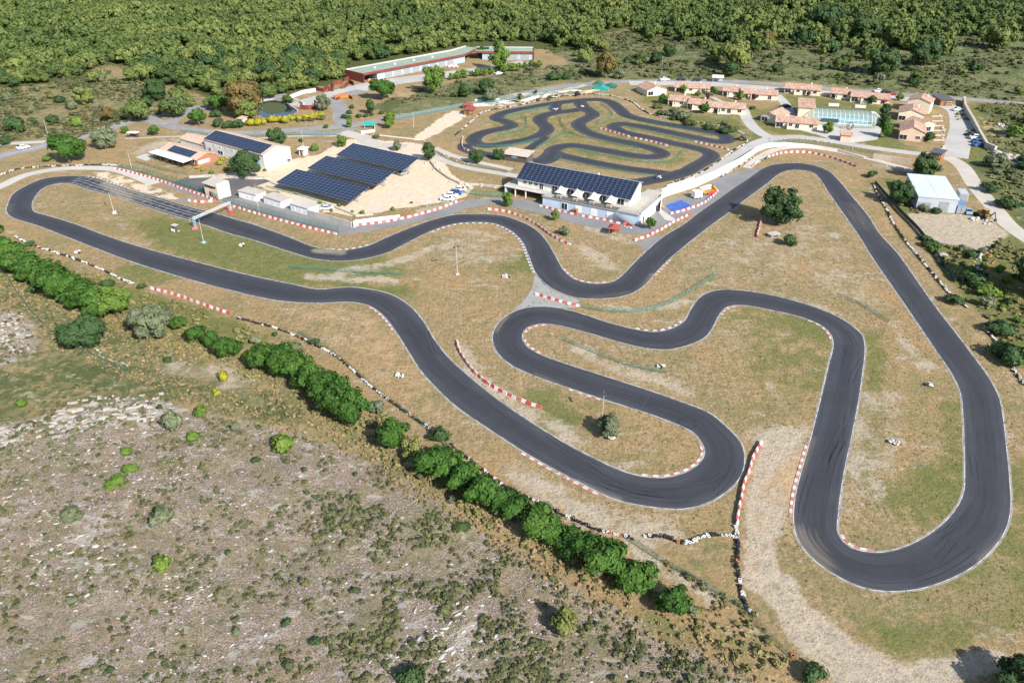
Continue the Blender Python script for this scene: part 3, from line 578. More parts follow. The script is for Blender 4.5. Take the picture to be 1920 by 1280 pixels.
# painted centre lines on the public road
def dashes(pts, on, off, wid, z):
    P = np.array(resample(catmull(GS(pts), False, 2), .5)); m = MB(); k = 0; n1, n2 = int(on / .5), int(off / .5)
    while k + n1 < len(P):
        for q in range(k, k + n1):
            t = P[q + 1] - P[q]; n = np.array((-t[1], t[0])) / (np.linalg.norm(t) + 1e-9) * wid / 2
            m.quad((*(P[q] - n), z), (*(P[q + 1] - n), z), (*(P[q + 1] + n), z), (*(P[q] + n), z))
        k += n1 + n2
    tag(m.build('road_markings', 'white_line'), kind='structure')
dashes([(-60, 311), (0, 293), (90, 272), (160, 256), (212, 238), (270, 220), (330, 207), (395, 199)], 9, 1, .3, .034)
dashes([(305, 232), (345, 241), (400, 248), (480, 249), (560, 243)], 3, 3, .22, .036)
dashes([(325, 226), (312, 229), (305, 226), (315, 220), (345, 215)], 30, .5, .5, .040)
# ================================================================== foliage
LANE = GS([(1775, 294), (1800, 308), (1830, 350), (1868, 395), (1895, 425), (1960, 470)])
def foliage(name, c1, c2, c3, var=.5):
    m, w, b = begin(name, .75, .25)
    pos = w.new('ShaderNodeNewGeometry').outputs['Position']
    oi = w.new('ShaderNodeObjectInfo').outputs['Random']
    at = w.new('ShaderNodeAttribute'); at.attribute_name = 'tint'
    lf = w.new('ShaderNodeAttribute'); lf.attribute_name = 'leaf'
    r = w.math('FRACT', w.math('ADD', oi, at.outputs['Fac']))
    n = w.noise(pos, .9, 3, .6)
    f = w.math('ADD', w.math('MULTIPLY', r, var), w.math('MULTIPLY', w.step(n, .35, .65), .55 - var * .35))
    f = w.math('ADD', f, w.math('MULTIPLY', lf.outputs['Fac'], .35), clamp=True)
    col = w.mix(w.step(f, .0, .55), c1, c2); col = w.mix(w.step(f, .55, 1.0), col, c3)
    w.L.new(col, b.inputs['Base Color'])
    tr = w.new('ShaderNodeBsdfTranslucent'); w.L.new(col, tr.inputs['Color'])
    mx = w.new('ShaderNodeMixShader'); mx.inputs[0].default_value = .12
    w.L.new(b.outputs[0], mx.inputs[1]); w.L.new(tr.outputs[0], mx.inputs[2]); w.L.new(mx.outputs[0], w.t.nodes['Material Output'].inputs['Surface'])
    return m
foliage('mulberry_leaf', (.022, .062, .009), (.042, .105, .014), (.08, .15, .024), .4)
foliage('oak_leaf', (.028, .06, .020), (.045, .085, .028), (.07, .115, .035), .3)
foliage('holm_leaf', (.036, .066, .018), (.080, .118, .030), (.158, .188, .050), .8)
foliage('olive_leaf', (.085, .105, .055), (.13, .155, .085), (.20, .22, .13), .35)
foliage('bright_leaf', (.06, .115, .018), (.10, .17, .026), (.17, .23, .04), .4)
foliage('rust_leaf', (.085, .07, .025), (.145, .11, .035), (.15, .145, .04), .3)
foliage('yellow_leaf', (.22, .20, .02), (.36, .31, .025), (.22, .25, .04), .5)
foliage('purple_leaf', (.05, .025, .03), (.08, .035, .04), (.1, .05, .05), .3)
foliage('juniper_leaf', (.10, .115, .03), (.17, .18, .05), (.26, .25, .08), .4)
foliage('scrub_leaf', (.05, .065, .028), (.085, .10, .042), (.14, .14, .06), .8)
foliage('lilac_leaf', (.36, .26, .31), (.27, .20, .21), (.46, .35, .41), .8)
foliage('straw_leaf', (.25, .185, .095), (.32, .235, .125), (.20, .175, .08), .8)
foliage('meadow_leaf', (.17, .165, .065), (.24, .21, .09), (.15, .16, .055), .8)
simple('bark', (.10, .08, .06), (.14, .115, .09), 3, .95)
def crown_arrays(nl, per, R, asp, leaf, lobe=.45, seed=0, flat=0.0, core=True, up=.15):
    """leaf quads spread over the lobes of a crown centred at the origin; returns V, F, leaf attribute"""
    g = np.random.default_rng(seed)
    u = g.normal(size=(nl, 3)); u /= np.linalg.norm(u, axis=1)[:, None]
    rad = (g.random(nl) ** .45) * (1 - lobe * .75)
    C = u * rad[:, None] * R; C[:, 2] = np.maximum(C[:, 2] * asp, -R * asp * (1 - lobe) * (1 - flat)); LR = R * lobe * (.7 + .6 * g.random(nl))
    V, F, A = [], [], []
    k = np.repeat(np.arange(nl), per); n = len(k)
    d = g.normal(size=(n, 3)); d[:, 2] += up; d /= np.linalg.norm(d, axis=1)[:, None]
    P = C[k] + d * (LR[k] * (.72 + .36 * g.random(n)))[:, None] * np.array((1, 1, min(1, asp * 1.1)))
    rc = P / (np.linalg.norm(P, axis=1)[:, None] + 1e-6); nn = d * .7 + rc * .75 + g.normal(size=(n, 3)) * .38; nn /= np.linalg.norm(nn, axis=1)[:, None]
    t = np.cross(nn, g.normal(size=(n, 3))); t /= np.linalg.norm(t, axis=1)[:, None]; bt = np.cross(nn, t)
    s = leaf * (.6 + .8 * g.random(n))[:, None]; e = .55 + .35 * g.random(n)[:, None]
    Q = np.stack([P - t * s, P + bt * s * e + nn * s * .12, P + t * s, P - bt * s * e + nn * s * .12], 1)
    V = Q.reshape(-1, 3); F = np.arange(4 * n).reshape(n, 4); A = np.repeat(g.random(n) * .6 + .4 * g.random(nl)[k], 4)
    if core:
        cv, cf = [], []
        for q in range(nl):
            m = MB(); m.ball(C[q], tuple(LR[q] * .74 * x for x in (1, 1, min(1, asp * 1.1))), 6, 4)
            o = len(V) + sum(len(x) for x in cv); cv.append(np.array(m.v)); cf += [tuple(i + o for i in (f if len(f) == 4 else (*f, f[-1]))) for f in m.f]
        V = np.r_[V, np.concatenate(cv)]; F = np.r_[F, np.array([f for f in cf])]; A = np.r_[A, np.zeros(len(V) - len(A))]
    return V, F, A
def crown_mesh(name, mat, zc, **kw):
    V, F, A = crown_arrays(**kw); V = V + np.array((0, 0, zc))
    tri = F[:, 2] == F[:, 3]
    if tri.any():                                    # caps of the cores: keep them as triangles
        me = bpy.data.meshes.new(name); me.from_pydata(V.tolist(), [], [tuple(f[:3]) if t else tuple(f) for f, t in zip(F.tolist(), tri)])
        me.materials.append(M(mat)); a = me.attributes.new('leaf', 'FLOAT', 'POINT'); a.data.foreach_set('value', A.astype(np.float32)); me.update(); return me
    return npmesh(name, V, F, mat, attr={'leaf': A})
def trunk_mesh(h, r, spread, seed):
    g = random.Random(seed); m = MB(); m.tube((0, 0, -.2), (0, 0, h), r, r * .7, 8)
    for k in range(4):
        a = k * 1.57 + g.random(); m.tube((0, 0, h * .85), (spread * math.cos(a), spread * math.sin(a), h + spread * (.8 + .4 * g.random())), r * .55, r * .2, 6)
    return m.mesh('trunk', 'bark', True)
# unit-size kinds (crown radius 1): material, centre height, parameters of the crown, trunk
KIND = {
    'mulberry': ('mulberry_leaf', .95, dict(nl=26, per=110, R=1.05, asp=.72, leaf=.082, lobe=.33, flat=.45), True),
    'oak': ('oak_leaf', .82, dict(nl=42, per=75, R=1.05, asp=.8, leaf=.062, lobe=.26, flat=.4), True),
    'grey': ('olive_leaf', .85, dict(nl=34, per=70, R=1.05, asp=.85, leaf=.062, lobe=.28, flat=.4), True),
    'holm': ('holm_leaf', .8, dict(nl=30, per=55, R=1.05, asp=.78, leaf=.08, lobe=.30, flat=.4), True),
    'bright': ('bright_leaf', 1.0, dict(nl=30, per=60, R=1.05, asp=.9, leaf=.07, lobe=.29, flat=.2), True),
    'rust': ('rust_leaf', 1.1, dict(nl=24, per=80, R=1, asp=.95, leaf=.085, lobe=.34), True),
    'bush': ('oak_leaf', .62, dict(nl=10, per=70, R=1, asp=.72, leaf=.13, lobe=.45, flat=.5), False),
    'greybush': ('olive_leaf', .7, dict(nl=12, per=70, R=1, asp=.85, leaf=.12, lobe=.42, flat=.4), False),
    'brightbush': ('bright_leaf', .6, dict(nl=9, per=60, R=1, asp=.7, leaf=.15, lobe=.48, flat=.5), False),
    'juniper': ('juniper_leaf', .8, dict(nl=16, per=70, R=1, asp=1.0, leaf=.10, lobe=.34, up=.5), False),
    'yellow': ('yellow_leaf', .6, dict(nl=9, per=50, R=1, asp=.75, leaf=.14, lobe=.45, flat=.5), False),
    'purple': ('purple_leaf', 1.0, dict(nl=8, per=40, R=1, asp=.9, leaf=.16, lobe=.45), True),
    'tall': ('oak_leaf', 1.7, dict(nl=16, per=60, R=1, asp=1.7, leaf=.15, lobe=.5), True),
    'scrub': ('scrub_leaf', .5, dict(nl=8, per=40, R=1, asp=.65, leaf=.17, lobe=.5, flat=.5), False),
}
CRN, TRK = {}, {}
def kind_meshes(kind, k):
    if (kind, k) not in CRN:
        mat, zc, kw, tr = KIND[kind]; CRN[kind, k] = crown_mesh('crown', mat, zc, seed=hash((len(kind), k, kind[0], 7)) % 9999 if False else (sum(map(ord, kind)) * 13 + k * 101), **kw)
        TRK[kind, k] = trunk_mesh(zc * .75, .09, .45, k) if tr else None
    return CRN[kind, k], TRK[kind, k]
FOOT = []                                            # trees already standing: x, y, r
def plant(cx, cy, wpx, kind, name, label, cat='tree', group=None, nv=3, tall=1.0, parts=True):
    """a tree whose crown is seen centred at (cx, cy), wpx wide"""
    zc = KIND[kind][1]; r = wpx / 2 * MPP(cx, cy); x, y = G(cx, cy)
    for _ in range(3):
        z = zc * r * tall; x, y = G(cx, cy, z); d = y * CS + (HC - z) * SN; r = wpx / 2 * d / FOC * 1.1
    return plant_at(x, y, r, kind, name, label, cat, group, nv, tall, parts)
def plant_at(x, y, r, kind, name, label, cat='tree', group=None, nv=3, tall=1.0, parts=True):
    cm, tm = kind_meshes(kind, rnd.randrange(nv)); rz = rnd.random() * 6.28
    sx, sy = r * (.93 + .14 * rnd.random()), r * (.93 + .14 * rnd.random())
    FOOT.append((x, y, r)); z = gh(x, y) - .03
    if tm is None or not parts:
        o = link(name, cm); o.location = (x, y, z); o.rotation_euler = (0, 0, rz); o.scale = (sx, sy, r * tall)
        return tag(o, label, cat, group)
    o = thing(name, label, cat, (x, y, z), rz, group); o.scale = (sx, sy, r * tall)
    link('crown', cm, o); link('trunk', tm, o); return o
# --- the planted row along the lower edge of the circuit
G1 = 'bright green trees in the rows beside the circuit'
for cx, cy, w in [(335, 603, 33), (366, 625, 37), (395, 635, 40), (428, 646, 45), (500, 662, 60), (527, 672, 60), (552, 683, 62), (582, 702, 62), (613, 726, 68), (634, 742, 66), (655, 756, 70)]:
    plant(cx + rnd.uniform(-4, 4), cy + rnd.uniform(-3, 3), w * rnd.uniform(.92, 1.2), 'mulberry', 'leafy_tree', 'bright green leafy tree in the broken middle part of the row along the heath', group=G1, tall=rnd.uniform(.72, 1.08))
for cx, cy, w in [(-30, 440, 60), (10, 466, 62), (36, 486, 62), (58, 500, 60), (82, 515, 62), (104, 528, 64), (132, 540, 64), (155, 550, 64), (178, 562, 64)]:
    plant(cx + rnd.uniform(-4, 4), cy + rnd.uniform(-3, 3), w * rnd.uniform(.92, 1.2), 'mulberry', 'leafy_tree', 'bright green leafy tree in the dense upper end of the row along the heath', group=G1, tall=rnd.uniform(.72, 1.08))
for cx, cy, w in [(810, 860, 64), (838, 874, 70), (868, 894, 78), (905, 918, 74), (938, 938, 70), (968, 953, 70), (1005, 974, 68), (1036, 992, 62), (1076, 1013, 66), (1102, 1026, 62), (1132, 1045, 78), (1195, 1078, 68), (1260, 1121, 76)]:
    plant(cx + rnd.uniform(-4, 4), cy + rnd.uniform(-3, 3), w * rnd.uniform(.92, 1.2), 'mulberry', 'leafy_tree', 'bright green leafy tree in the dense lower end of the row below the tyre wall', group=G1, tall=rnd.uniform(.72, 1.05))
SOLO = [
    (212, 563, 64, 'bright', 'yellowing green tree closing the upper hedge row beside the heath', 1),
    (735, 811, 68, 'mulberry', 'single round bright green tree with a dark shadow between two stretches of the row', 1),
    (770, 842, 46, 'juniper', 'yellowish bushy tree squeezed into the row above the long hedge', 1), (825, 815, 40, 'bush', 'dark low bush leaning on the tyre wall above the hedge row', .9),
    (155, 622, 84, 'oak', 'broad dark green tree by the old stone wall on the left heath', .9), (283, 602, 76, 'grey', 'large pale grey-green tree with bare twigs beside the hedge row', 1),
    (525, 826, 52, 'brightbush', 'vivid green round bush alone on the stony heath', .9), (135, 966, 36, 'greybush', 'grey-green bush standing leftmost of two matching ones on the stony heath', 1.1),
    (302, 972, 42, 'greybush', 'grey-green bush above the vivid small bush on the stony heath', 1.1), (303, 1060, 36, 'brightbush', 'small vivid green bush on open stony heath below a grey-green bush', 1),
    (1058, 1164, 52, 'juniper', 'yellow-green juniper with a long black shadow near the bottom of the heath', 1.1), (325, 785, 42, 'greybush', 'pale grey bush at the end of the white rock ledges', 1.1),
    (378, 768, 28, 'brightbush', 'light green bush just right of the white rock ledges', 1), (358, 815, 27, 'brightbush', 'light green low bush below the pale grey bush', .8),
    (215, 905, 38, 'brightbush', 'light green spreading bush on pink heath below the rock ledges', .7), (247, 876, 32, 'brightbush', 'light green low bush beside a spreading one on the heath', .6), (232, 842, 24, 'brightbush', 'small green bush topmost of three on the heath', .8),
    (36, 756, 24, 'brightbush', 'small bright green bush at the left edge of the green heath', .9), (770, 1268, 50, 'bush', 'dark bush cut by the bottom edge of the heath', 1.2),
    (1930, 1278, 120, 'oak', 'dark tree at the bottom corner shading the gravel runoff', .7), (1525, 1262, 52, 'bush', 'dark green bush at the foot of the gravel runoff', .9),
    (1975, 505, 120, 'oak', 'large dark tree at the right edge shading the gravel lane', 1.1),
    (1465, 384, 80, 'oak', 'big dark green tree inside the loop of the circuit, shading the track edge', 1), (1482, 449, 28, 'bush', 'small round bush beside the white table in the meadow', 1.2),
    (1143, 797, 50, 'grey', 'grey-green tree beside the floodlight pole inside the hairpin', 1),
    (122, 274, 62, 'mulberry', 'dense bright green tree beside the country road at the left', 1), (197, 259, 46, 'grey', 'grey round tree on the verge of the country road', .9), (86, 297, 18, 'brightbush', 'small green bush on the verge below the country road', 1),
    (461, 307, 56, 'oak', 'dark tree in front of the white hall', 1.05), (517, 256, 40, 'oak', 'round clipped tree behind the white hall', 1), (370, 217, 36, 'mulberry', 'green tree at the mouth of the side road', 1), (288, 243, 22, 'mulberry', 'small round tree by the covered bus shelter', 1), (234, 243, 14, 'bright', 'smallest tree left of the bus shelter', 1),
    (455, 178, 68, 'rust', 'large rusty brown tree by the road junction', 1), (463, 202, 50, 'holm', 'yellow-green tree leaning on the rusty brown one', .9), (412, 190, 34, 'mulberry', 'bright green tree left of the rusty brown one', 1.1),
    (405, 212, 20, 'bush', 'upper bush on the dry island of the junction', 1.2), (407, 230, 22, 'bush', 'lower bush on the dry island of the junction', 1.1), (429, 232, 24, 'bush', 'left one of two joined bushes on the dry island', 1), (446, 232, 24, 'bush', 'right one of two joined bushes on the dry island', 1),
    (715, 164, 44, 'mulberry', 'dark round tree at the entrance of the depot yard', 1), (810, 146, 48, 'bright', 'big light green tree in the depot yard', 1.1), (605, 191, 28, 'grey', 'grey-green tree behind the small red depot wall', 1.2), (729, 226, 24, 'bright', 'tree over the fence at the white gravel turn', 1.1), (733, 218, 18, 'bright', 'yellow-green tree beside the fenced lane', 1.1),
    (694, 199, 16, 'tall', 'tall narrow clipped tree on the verge of the depot road', 1), (804, 283, 26, 'tall', 'narrow upright tree at the top corner of the solar car park', .8), (744, 273, 17, 'grey', 'small grey tree behind the topmost solar carport', 1.3), (894, 293, 30, 'oak', 'round tree left of the dark shed', 1), (935, 289, 24, 'oak', 'round tree touching the dark shed', 1),
    (654, 230, 12, 'bright', 'little upright tree on the teardrop traffic island', 1.5), (640, 264, 22, 'bright', 'leafy bush at the corner of the sandy car park entrance', 1), (590, 275, 17, 'brightbush', 'bush beside the electric box', 1.2), (705, 255, 12, 'bush', 'bush behind the green sign at the gateway', 1.1),
    (871, 168, 30, 'oak', 'round tree on the dry slope below the depot', 1), (912, 163, 32, 'oak', 'upper tree of a pair on the dry slope below the depot', 1), (920, 178, 28, 'grey', 'lower tree of a pair on the dry slope below the depot', 1), (853, 176, 18, 'bush', 'low bush beside the round tree on the dry slope', 1),
    (935, 104, 44, 'bright', 'tallest light green tree in front of the depot building', 1.2), (905, 96, 24, 'oak', 'dark round tree tucked into the bend of the depot', 1),
    (1136, 118, 46, 'rust', 'golden brown tree on the scrub above the white road', 1), (1162, 137, 26, 'greybush', 'pale green bush beside the golden brown tree', 1), (1062, 140, 18, 'bush', 'dark tree standing above the white road bend', 1.4), (1038, 142, 26, 'bush', 'spreading bush left of the dark tree by the white road', .9),
    (1243, 184, 20, 'mulberry', 'tree beside the gable house at the near end of the village', 1), (1321, 202, 22, 'mulberry', 'tree in front of the terrace of three pink roofs', 1), (1282, 166, 14, 'bright', 'light green tree before the second house', 1.1), (1309, 174, 12, 'bright', 'light round shrub before the second house', .9), (1389, 178, 15, 'bright', 'light green tree between two back houses', 1.2), (1415, 181, 12, 'purple', 'larger purple-leaved tree before the back terrace', 1), (1328, 180, 11, 'purple', 'smaller purple-leaved tree beside the second house', 1), (1516, 175, 10, 'purple', 'purple tree before the house above the pool', 1), (1338, 170, 16, 'mulberry', 'shrubby tree at the end of the second house', 1.1),
    (1554, 238, 19, 'bright', 'young tree on the pool terrace', 1.2), (1662, 240, 26, 'mulberry', 'upper tree between pool and stacked gable houses', 1.3), (1661, 224, 24, 'oak', 'dark tree behind the upper tree near the pool end', 1.1), (1741, 256, 22, 'oak', 'tree in front of the nearest gable house at the end of the village', 1), (1636, 187, 18, 'oak', 'tree before the terrace with a red awning', 1), (1688, 181, 14, 'bright', 'small tree beside the red car behind the village', 1), (1660, 206, 22, 'oak', 'tree left of the tall gable house', 1.2), (1440, 232, 0.1, 'bush', '', 1),
    (1737, 309, 54, 'oak', 'dark tree behind the white roofed workshop', 1), (1690, 359, 48, 'oak', 'dark tree beside the left wall of the workshop', 1.1), (1634, 326, 20, 'bush', 'dark bush beside the black boundary fence', 1), (1871, 302, 40, 'greybush', 'spreading bush by the rock heap at the right', .8),
    (952, 373, 22, 'bright', 'small tree by the open porch of the clubhouse', 1.3), (1041, 402, 15, 'bright', 'little round tree on the pit lane verge', 1.6), (1221, 416, 19, 'mulberry', 'small tree at the right corner of the clubhouse', 1.5), (1212, 368, 0.1, 'bush', '', 1),
    (1058, 434, 22, 'greybush', 'grey shrub on the bank above the red roofed hut', .9), (1213, 372, 8, 'yellow', '', 1),
    (265, 535, 18, 'bush', 'bush at the start of the red and white border barrier', 1), (108, 491, 10, 'bush', 'small bush in the rough grass behind the tyre wall', 1.2), (54, 457, 20, 'bush', 'bush on the tyre wall at the far left', 1), (200, 530, 24, 'bush', 'bush between hedge row and tyre wall', 1), (590, 640, 20, 'bush', 'bush on the border fence above the middle hedge', 1), (516, 625, 14, 'bush', 'bush where the border tyres stop', 1), (420, 705, 26, 'yellow', 'yellow broom bush on the heath', 1.1), (405, 735, 18, 'yellow', 'yellow broom bush below another on the heath', .9), (440, 800, 16, 'greybush', 'thin grey bush on the heath beside the bare track', 1.4), (865, 985, 32, 'bush', 'dark bush on the heath below the dense hedge end', .5), (315, 672, 18, 'bush', 'bush right of the grey-green tree', .9), (60, 540, 24, 'bush', 'dark bush below the upper hedge row', .9), (120, 555, 26, 'bush', 'dark low bush under the dense upper row', .9),
    (1748, 456, 30, 'bush', 'dark bush beside the workshop yard', .8), (1735, 445, 26, 'bush', 'bush on the bank between boundary fence and yard', .7), (1895, 660, 70, 'bush', 'big dark shrub at the right edge beside the last tyre wall', .8), (1880, 610, 60, 'bush', 'dark shrub above the big one at the right edge', .7), (1830, 520, 60, 'bush', 'broad green shrub beside the rubble', .6), (1860, 545, 50, 'brightbush', 'light green shrub beside the rubble', .6), (1790, 560, 40, 'bush', 'shrub at the end of the long right tyre wall', .6), (1752, 468, 20, 'brightbush', 'light shrub next to the covered heap', .8), (1890, 380, 44, 'bush', 'shrub below the gravel lane at the right edge', .7), (1860, 350, 40, 'bush', 'shrub on the green slope right of the gravel lane', .7), (1905, 245, 44, 'brightbush', 'green shrub above the stone heap at the right edge', .8), (1820, 505, 26, 'brightbush', 'green shrub behind the rubble pile', .7),
]
for cx, cy, w, k, lab, tall in SOLO:
    if lab: plant(cx, cy, w, k, 'bush' if ('bush' in k or k in ('yellow', 'juniper')) else 'tree', lab, 'bush' if ('bush' in k or k in ('yellow', 'juniper')) else 'tree', tall=tall)
for k in range(14):
    t = k / 13; plant(845 + 165 * t, 143 - 25 * t + rnd.uniform(-2, 2), 11 + rnd.random() * 8, 'bright', 'street_tree', 'light green tree in the row along the depot yard', group='light green trees along the depot yard', tall=.9, parts=False)
for k in range(11):
    t = k / 10; plant(468 + 132 * t, 229 - 13 * t + rnd.uniform(-2, 2), 14 + rnd.random() * 8, 'yellow', 'bush', 'yellow flowering bush in the band along the pond bank', 'bush', 'yellow bushes along the pond')
for k in range(9):
    t = k / 8; plant(560 + 45 * t, 225 - 6 * t + rnd.uniform(-3, 3), 9 + rnd.random() * 5, 'scrub', 'bush', 'dark clipped shrub on the verge below the pond', 'bush', 'shrubs on the verge below the pond', tall=1.1)
for cx, cy in [(565, 262), (612, 236), (655, 219), (672, 217), (685, 216), (646, 218), (697, 214), (715, 211), (660, 199), (655, 209)]:
    plant(cx, cy, 9 + rnd.random() * 5, 'bush', 'bush', 'round clipped bush on the bank beside the depot road', 'bush', 'bushes on the banks of the depot road', tall=1.1)
for k in range(22):
    t = rnd.random(); plant(1225 + 180 * t, 203 + 48 * t + rnd.uniform(-9, 9), 12 + rnd.random() * 13, rnd.choice(['scrub', 'bush', 'greybush']), 'bush', 'shrub on the slope between village lawn and upper track', 'bush', 'shrubs on the slope above the upper track', tall=.8)
for k in range(16):
    t = k / 15; plant(1225 + 30 * rnd.random() + 170 * t, 185 + 14 * t + rnd.uniform(-4, 6), 6 + rnd.random() * 5, rnd.choice(['bush', 'brightbush']), 'bush', 'little garden shrub among the village houses', 'bush', 'garden shrubs in the village')
for cx, cy, w in [(497, 318, 8), (425, 316, 12), (410, 305, 14), (432, 308, 10), (418, 298, 12), (380, 318, 10), (395, 322, 11), (370, 314, 9)]:
    plant(cx, cy, w, rnd.choice(['yellow', 'brightbush']), 'bush', 'garden bush around the snack bar terrace', 'bush', 'garden bushes round the snack bar')
for cx, cy, w in [(600, 379, 8), (635, 384, 8), (737, 391, 9), (680, 398, 9), (622, 394, 7), (940, 352, 8), (660, 396, 6), (772, 379, 6), (875, 352, 7)]:
    plant(cx, cy, w, 'brightbush', 'bush', 'small sapling on the bank round the sandy car park', 'bush', 'saplings round the car park', tall=1.3)
# --- woodland
IN_F = lambda P: inpoly(P, FOREST)
cand = []
y = 300.0
while y < 900:
    sp = 5.7 + (y - 300) * .004
    x = -y * .78 - 60
    while x < y * .78 + 60:
        cand.append((x + rnd.uniform(-.45, .45) * sp, y + rnd.uniform(-.45, .45) * sp)); x += sp
    y += sp * .88
cand = np.array(cand); keep = IN_F(cand + np.array((0, 2))) & IN_F(cand - np.array((0, 6))); cand = cand[keep]
AVOID = [GS([(640, 158), (655, 120), (830, 95), (905, 78), (1030, 80), (1040, 118), (880, 150), (700, 165)]), GS([(410, 170), (500, 155), (500, 210), (410, 210)]), GS([(1150, 62), (1170, 95), (1130, 100), (1125, 66)])]
for a in AVOID: cand = cand[~inpoly(cand, a)]
extra = np.c_[rng.uniform(-420, 480, 2600), rng.uniform(330, 560, 2600)]; extra = extra[~IN_F(extra) & IN_F(extra + np.array((0, 46)))]; extra = extra[rng.random(len(extra)) < .2]
for a in AVOID + [GS([(520, 215), (640, 140), (1080, 90), (1100, 150), (600, 260)])]: extra = extra[~inpoly(extra, a)]
cand = np.r_[cand, extra]
pn = vnoise(cand, .035, 9); cand = cand[(pn > .10) | (cand[:, 1] > 560)]
cand = cand[np.argsort(np.hypot(cand[:, 0], cand[:, 1]))]
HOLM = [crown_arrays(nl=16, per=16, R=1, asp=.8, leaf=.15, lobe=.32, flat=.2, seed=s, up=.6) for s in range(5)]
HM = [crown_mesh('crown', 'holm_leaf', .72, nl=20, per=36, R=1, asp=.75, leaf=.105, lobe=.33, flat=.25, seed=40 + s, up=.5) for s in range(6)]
HO = [crown_mesh('crown', 'oak_leaf', .74, nl=20, per=36, R=1, asp=.78, leaf=.105, lobe=.33, flat=.25, seed=60 + s, up=.4) for s in range(2)]
n_ind = 0; rest = []
for x, y in cand:
    r = (2.7 + 2.5 * rnd.random() ** 1.4) * (1.0 if rnd.random() > .12 else 1.5)
    if n_ind < 300:
        o = link('oak_tree', HO[rnd.randrange(2)] if rnd.random() < .16 else HM[rnd.randrange(6)]); o.location = (x, y, .2); o.rotation_euler = (0, 0, rnd.random() * 6.3); o.scale = (r, r * rnd.uniform(.9, 1.1), r * rnd.uniform(.85, 1.25))
        tag(o, 'rounded olive green oak along the near edge of the wood', 'tree', 'oaks along the near edge of the wood'); n_ind += 1
    else: rest.append((x, y, r))
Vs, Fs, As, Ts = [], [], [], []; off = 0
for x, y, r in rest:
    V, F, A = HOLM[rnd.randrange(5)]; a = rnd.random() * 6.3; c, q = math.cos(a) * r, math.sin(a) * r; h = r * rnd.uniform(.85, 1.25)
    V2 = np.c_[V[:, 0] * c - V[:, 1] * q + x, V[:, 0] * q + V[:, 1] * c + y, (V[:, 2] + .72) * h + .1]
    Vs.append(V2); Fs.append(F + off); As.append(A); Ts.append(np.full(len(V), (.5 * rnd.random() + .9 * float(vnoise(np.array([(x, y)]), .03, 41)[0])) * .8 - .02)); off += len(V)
def stuff_mesh(name, mat, Vs, Fs, As, Ts, **kw):
    V, F = np.concatenate(Vs), np.concatenate(Fs)
    bad = F[:, 2] == F[:, 3]
    if bad.any():                                    # close the cap triangles with a tiny third edge
        k = np.where(bad)[0]; extra = (V[F[k, 0]] + V[F[k, 2]]) / 2; F[k, 3] = np.arange(len(V), len(V) + len(k)); V = np.r_[V, extra]
        As = [np.concatenate(As), np.zeros(len(k))]; Ts = [np.concatenate(Ts), np.concatenate(Ts)[F[k, 0]]]
    o = link(name, npmesh(name, V, F, mat, attr={'leaf': np.concatenate(As), 'tint': np.concatenate(Ts)})); return tag(o, kind='stuff', **kw)
stuff_mesh('woodland', 'holm_leaf', Vs, Fs, As, Ts, label='dense olive green oak wood running back from the clearing', cat='wood')
# --- heath and scrub: low ground cover and bushes
def scatter(name, mat, n, poly, zone_k, size, arr, label, thr=.5, sq=.7, seed=1, dens=None):
    g = np.random.default_rng(seed); P = np.array(GS(poly)) if poly else None
    lo, hi = P.min(0), P.max(0); out = ([], [], [], []); off = 0; cnt = 0; tries = 0
    while cnt < n and tries < 40:
        tries += 1; Q = lo + (hi - lo) * g.random((n * 2, 2)); Q = Q[inpoly(Q, [tuple(p) for p in P])]
        if dens: Q = Q[vnoise(Q, dens[0], dens[2]) > dens[1]]
        for x, y in Q:
            if cnt >= n: break
            if zone(zone_k, x, y) < thr or zone('gravel', x, y) > .4 or (zone_k == 'lush' and near(np.array([(x, y)]), LANE, 4)[0] > .3): continue
            V, F, A = arr[int(g.integers(len(arr)))]; r = size[0] + (size[1] - size[0]) * g.random() ** 2.2; a = g.random() * 6.3; c, q = math.cos(a) * r, math.sin(a) * r
            out[0].append(np.c_[V[:, 0] * c - V[:, 1] * q + x, V[:, 0] * q + V[:, 1] * c + y, (V[:, 2] + .45) * r * sq + gh(x, y)]); out[1].append(F + off); out[2].append(A); out[3].append(np.full(len(V), g.random())); off += len(V); cnt += 1
    return stuff_mesh(name, mat, *out, label=label, cat='ground cover')
TUFT = [crown_arrays(nl=3, per=9, R=1, asp=.6, leaf=.42, lobe=.6, flat=.6, seed=70 + s, core=False, up=.6) for s in range(4)]
CLUMP = [crown_arrays(nl=5, per=16, R=1, asp=.7, leaf=.27, lobe=.5, flat=.6, seed=80 + s, core=True, up=.4) for s in range(4)]
HEATH = [(-300, 560), (300, 720), (680, 850), (1000, 1055), (1480, 1330), (1480, 1420), (-300, 1420)]
scatter('ground_cover', 'scrub_leaf', 5600, HEATH, 'garrigue', (.14, .62), TUFT, 'low green tufts scattered over the stony heath', dens=(.28, .46, 21), seed=2)
scatter('ground_cover', 'lilac_leaf', 7000, HEATH, 'garrigue', (.08, .26), TUFT, 'pink flowering thyme cushions on the stony heath', dens=(.25, .42, 22), seed=3)
scatter('ground_cover', 'scrub_leaf', 1500, [(620, 900), (760, 900), (1000, 1060), (1250, 1205), (1420, 1300), (1300, 1400), (700, 1400), (560, 1100)], 'garrigue', (.2, .8), TUFT, 'denser green tufts on the lower part of the heath', dens=(.3, .5, 31), seed=12)
scatter('ground_cover', 'straw_leaf', 3800, [(-100, 440), (60, 470), (600, 660), (1500, 1200), (1560, 1330), (1400, 1330), (900, 1010), (400, 780), (-100, 600)], 'straw', (.14, .5), TUFT, 'dry straw coloured grass tufts on the strip below the hedge', thr=.35, sq=1.0, seed=4)
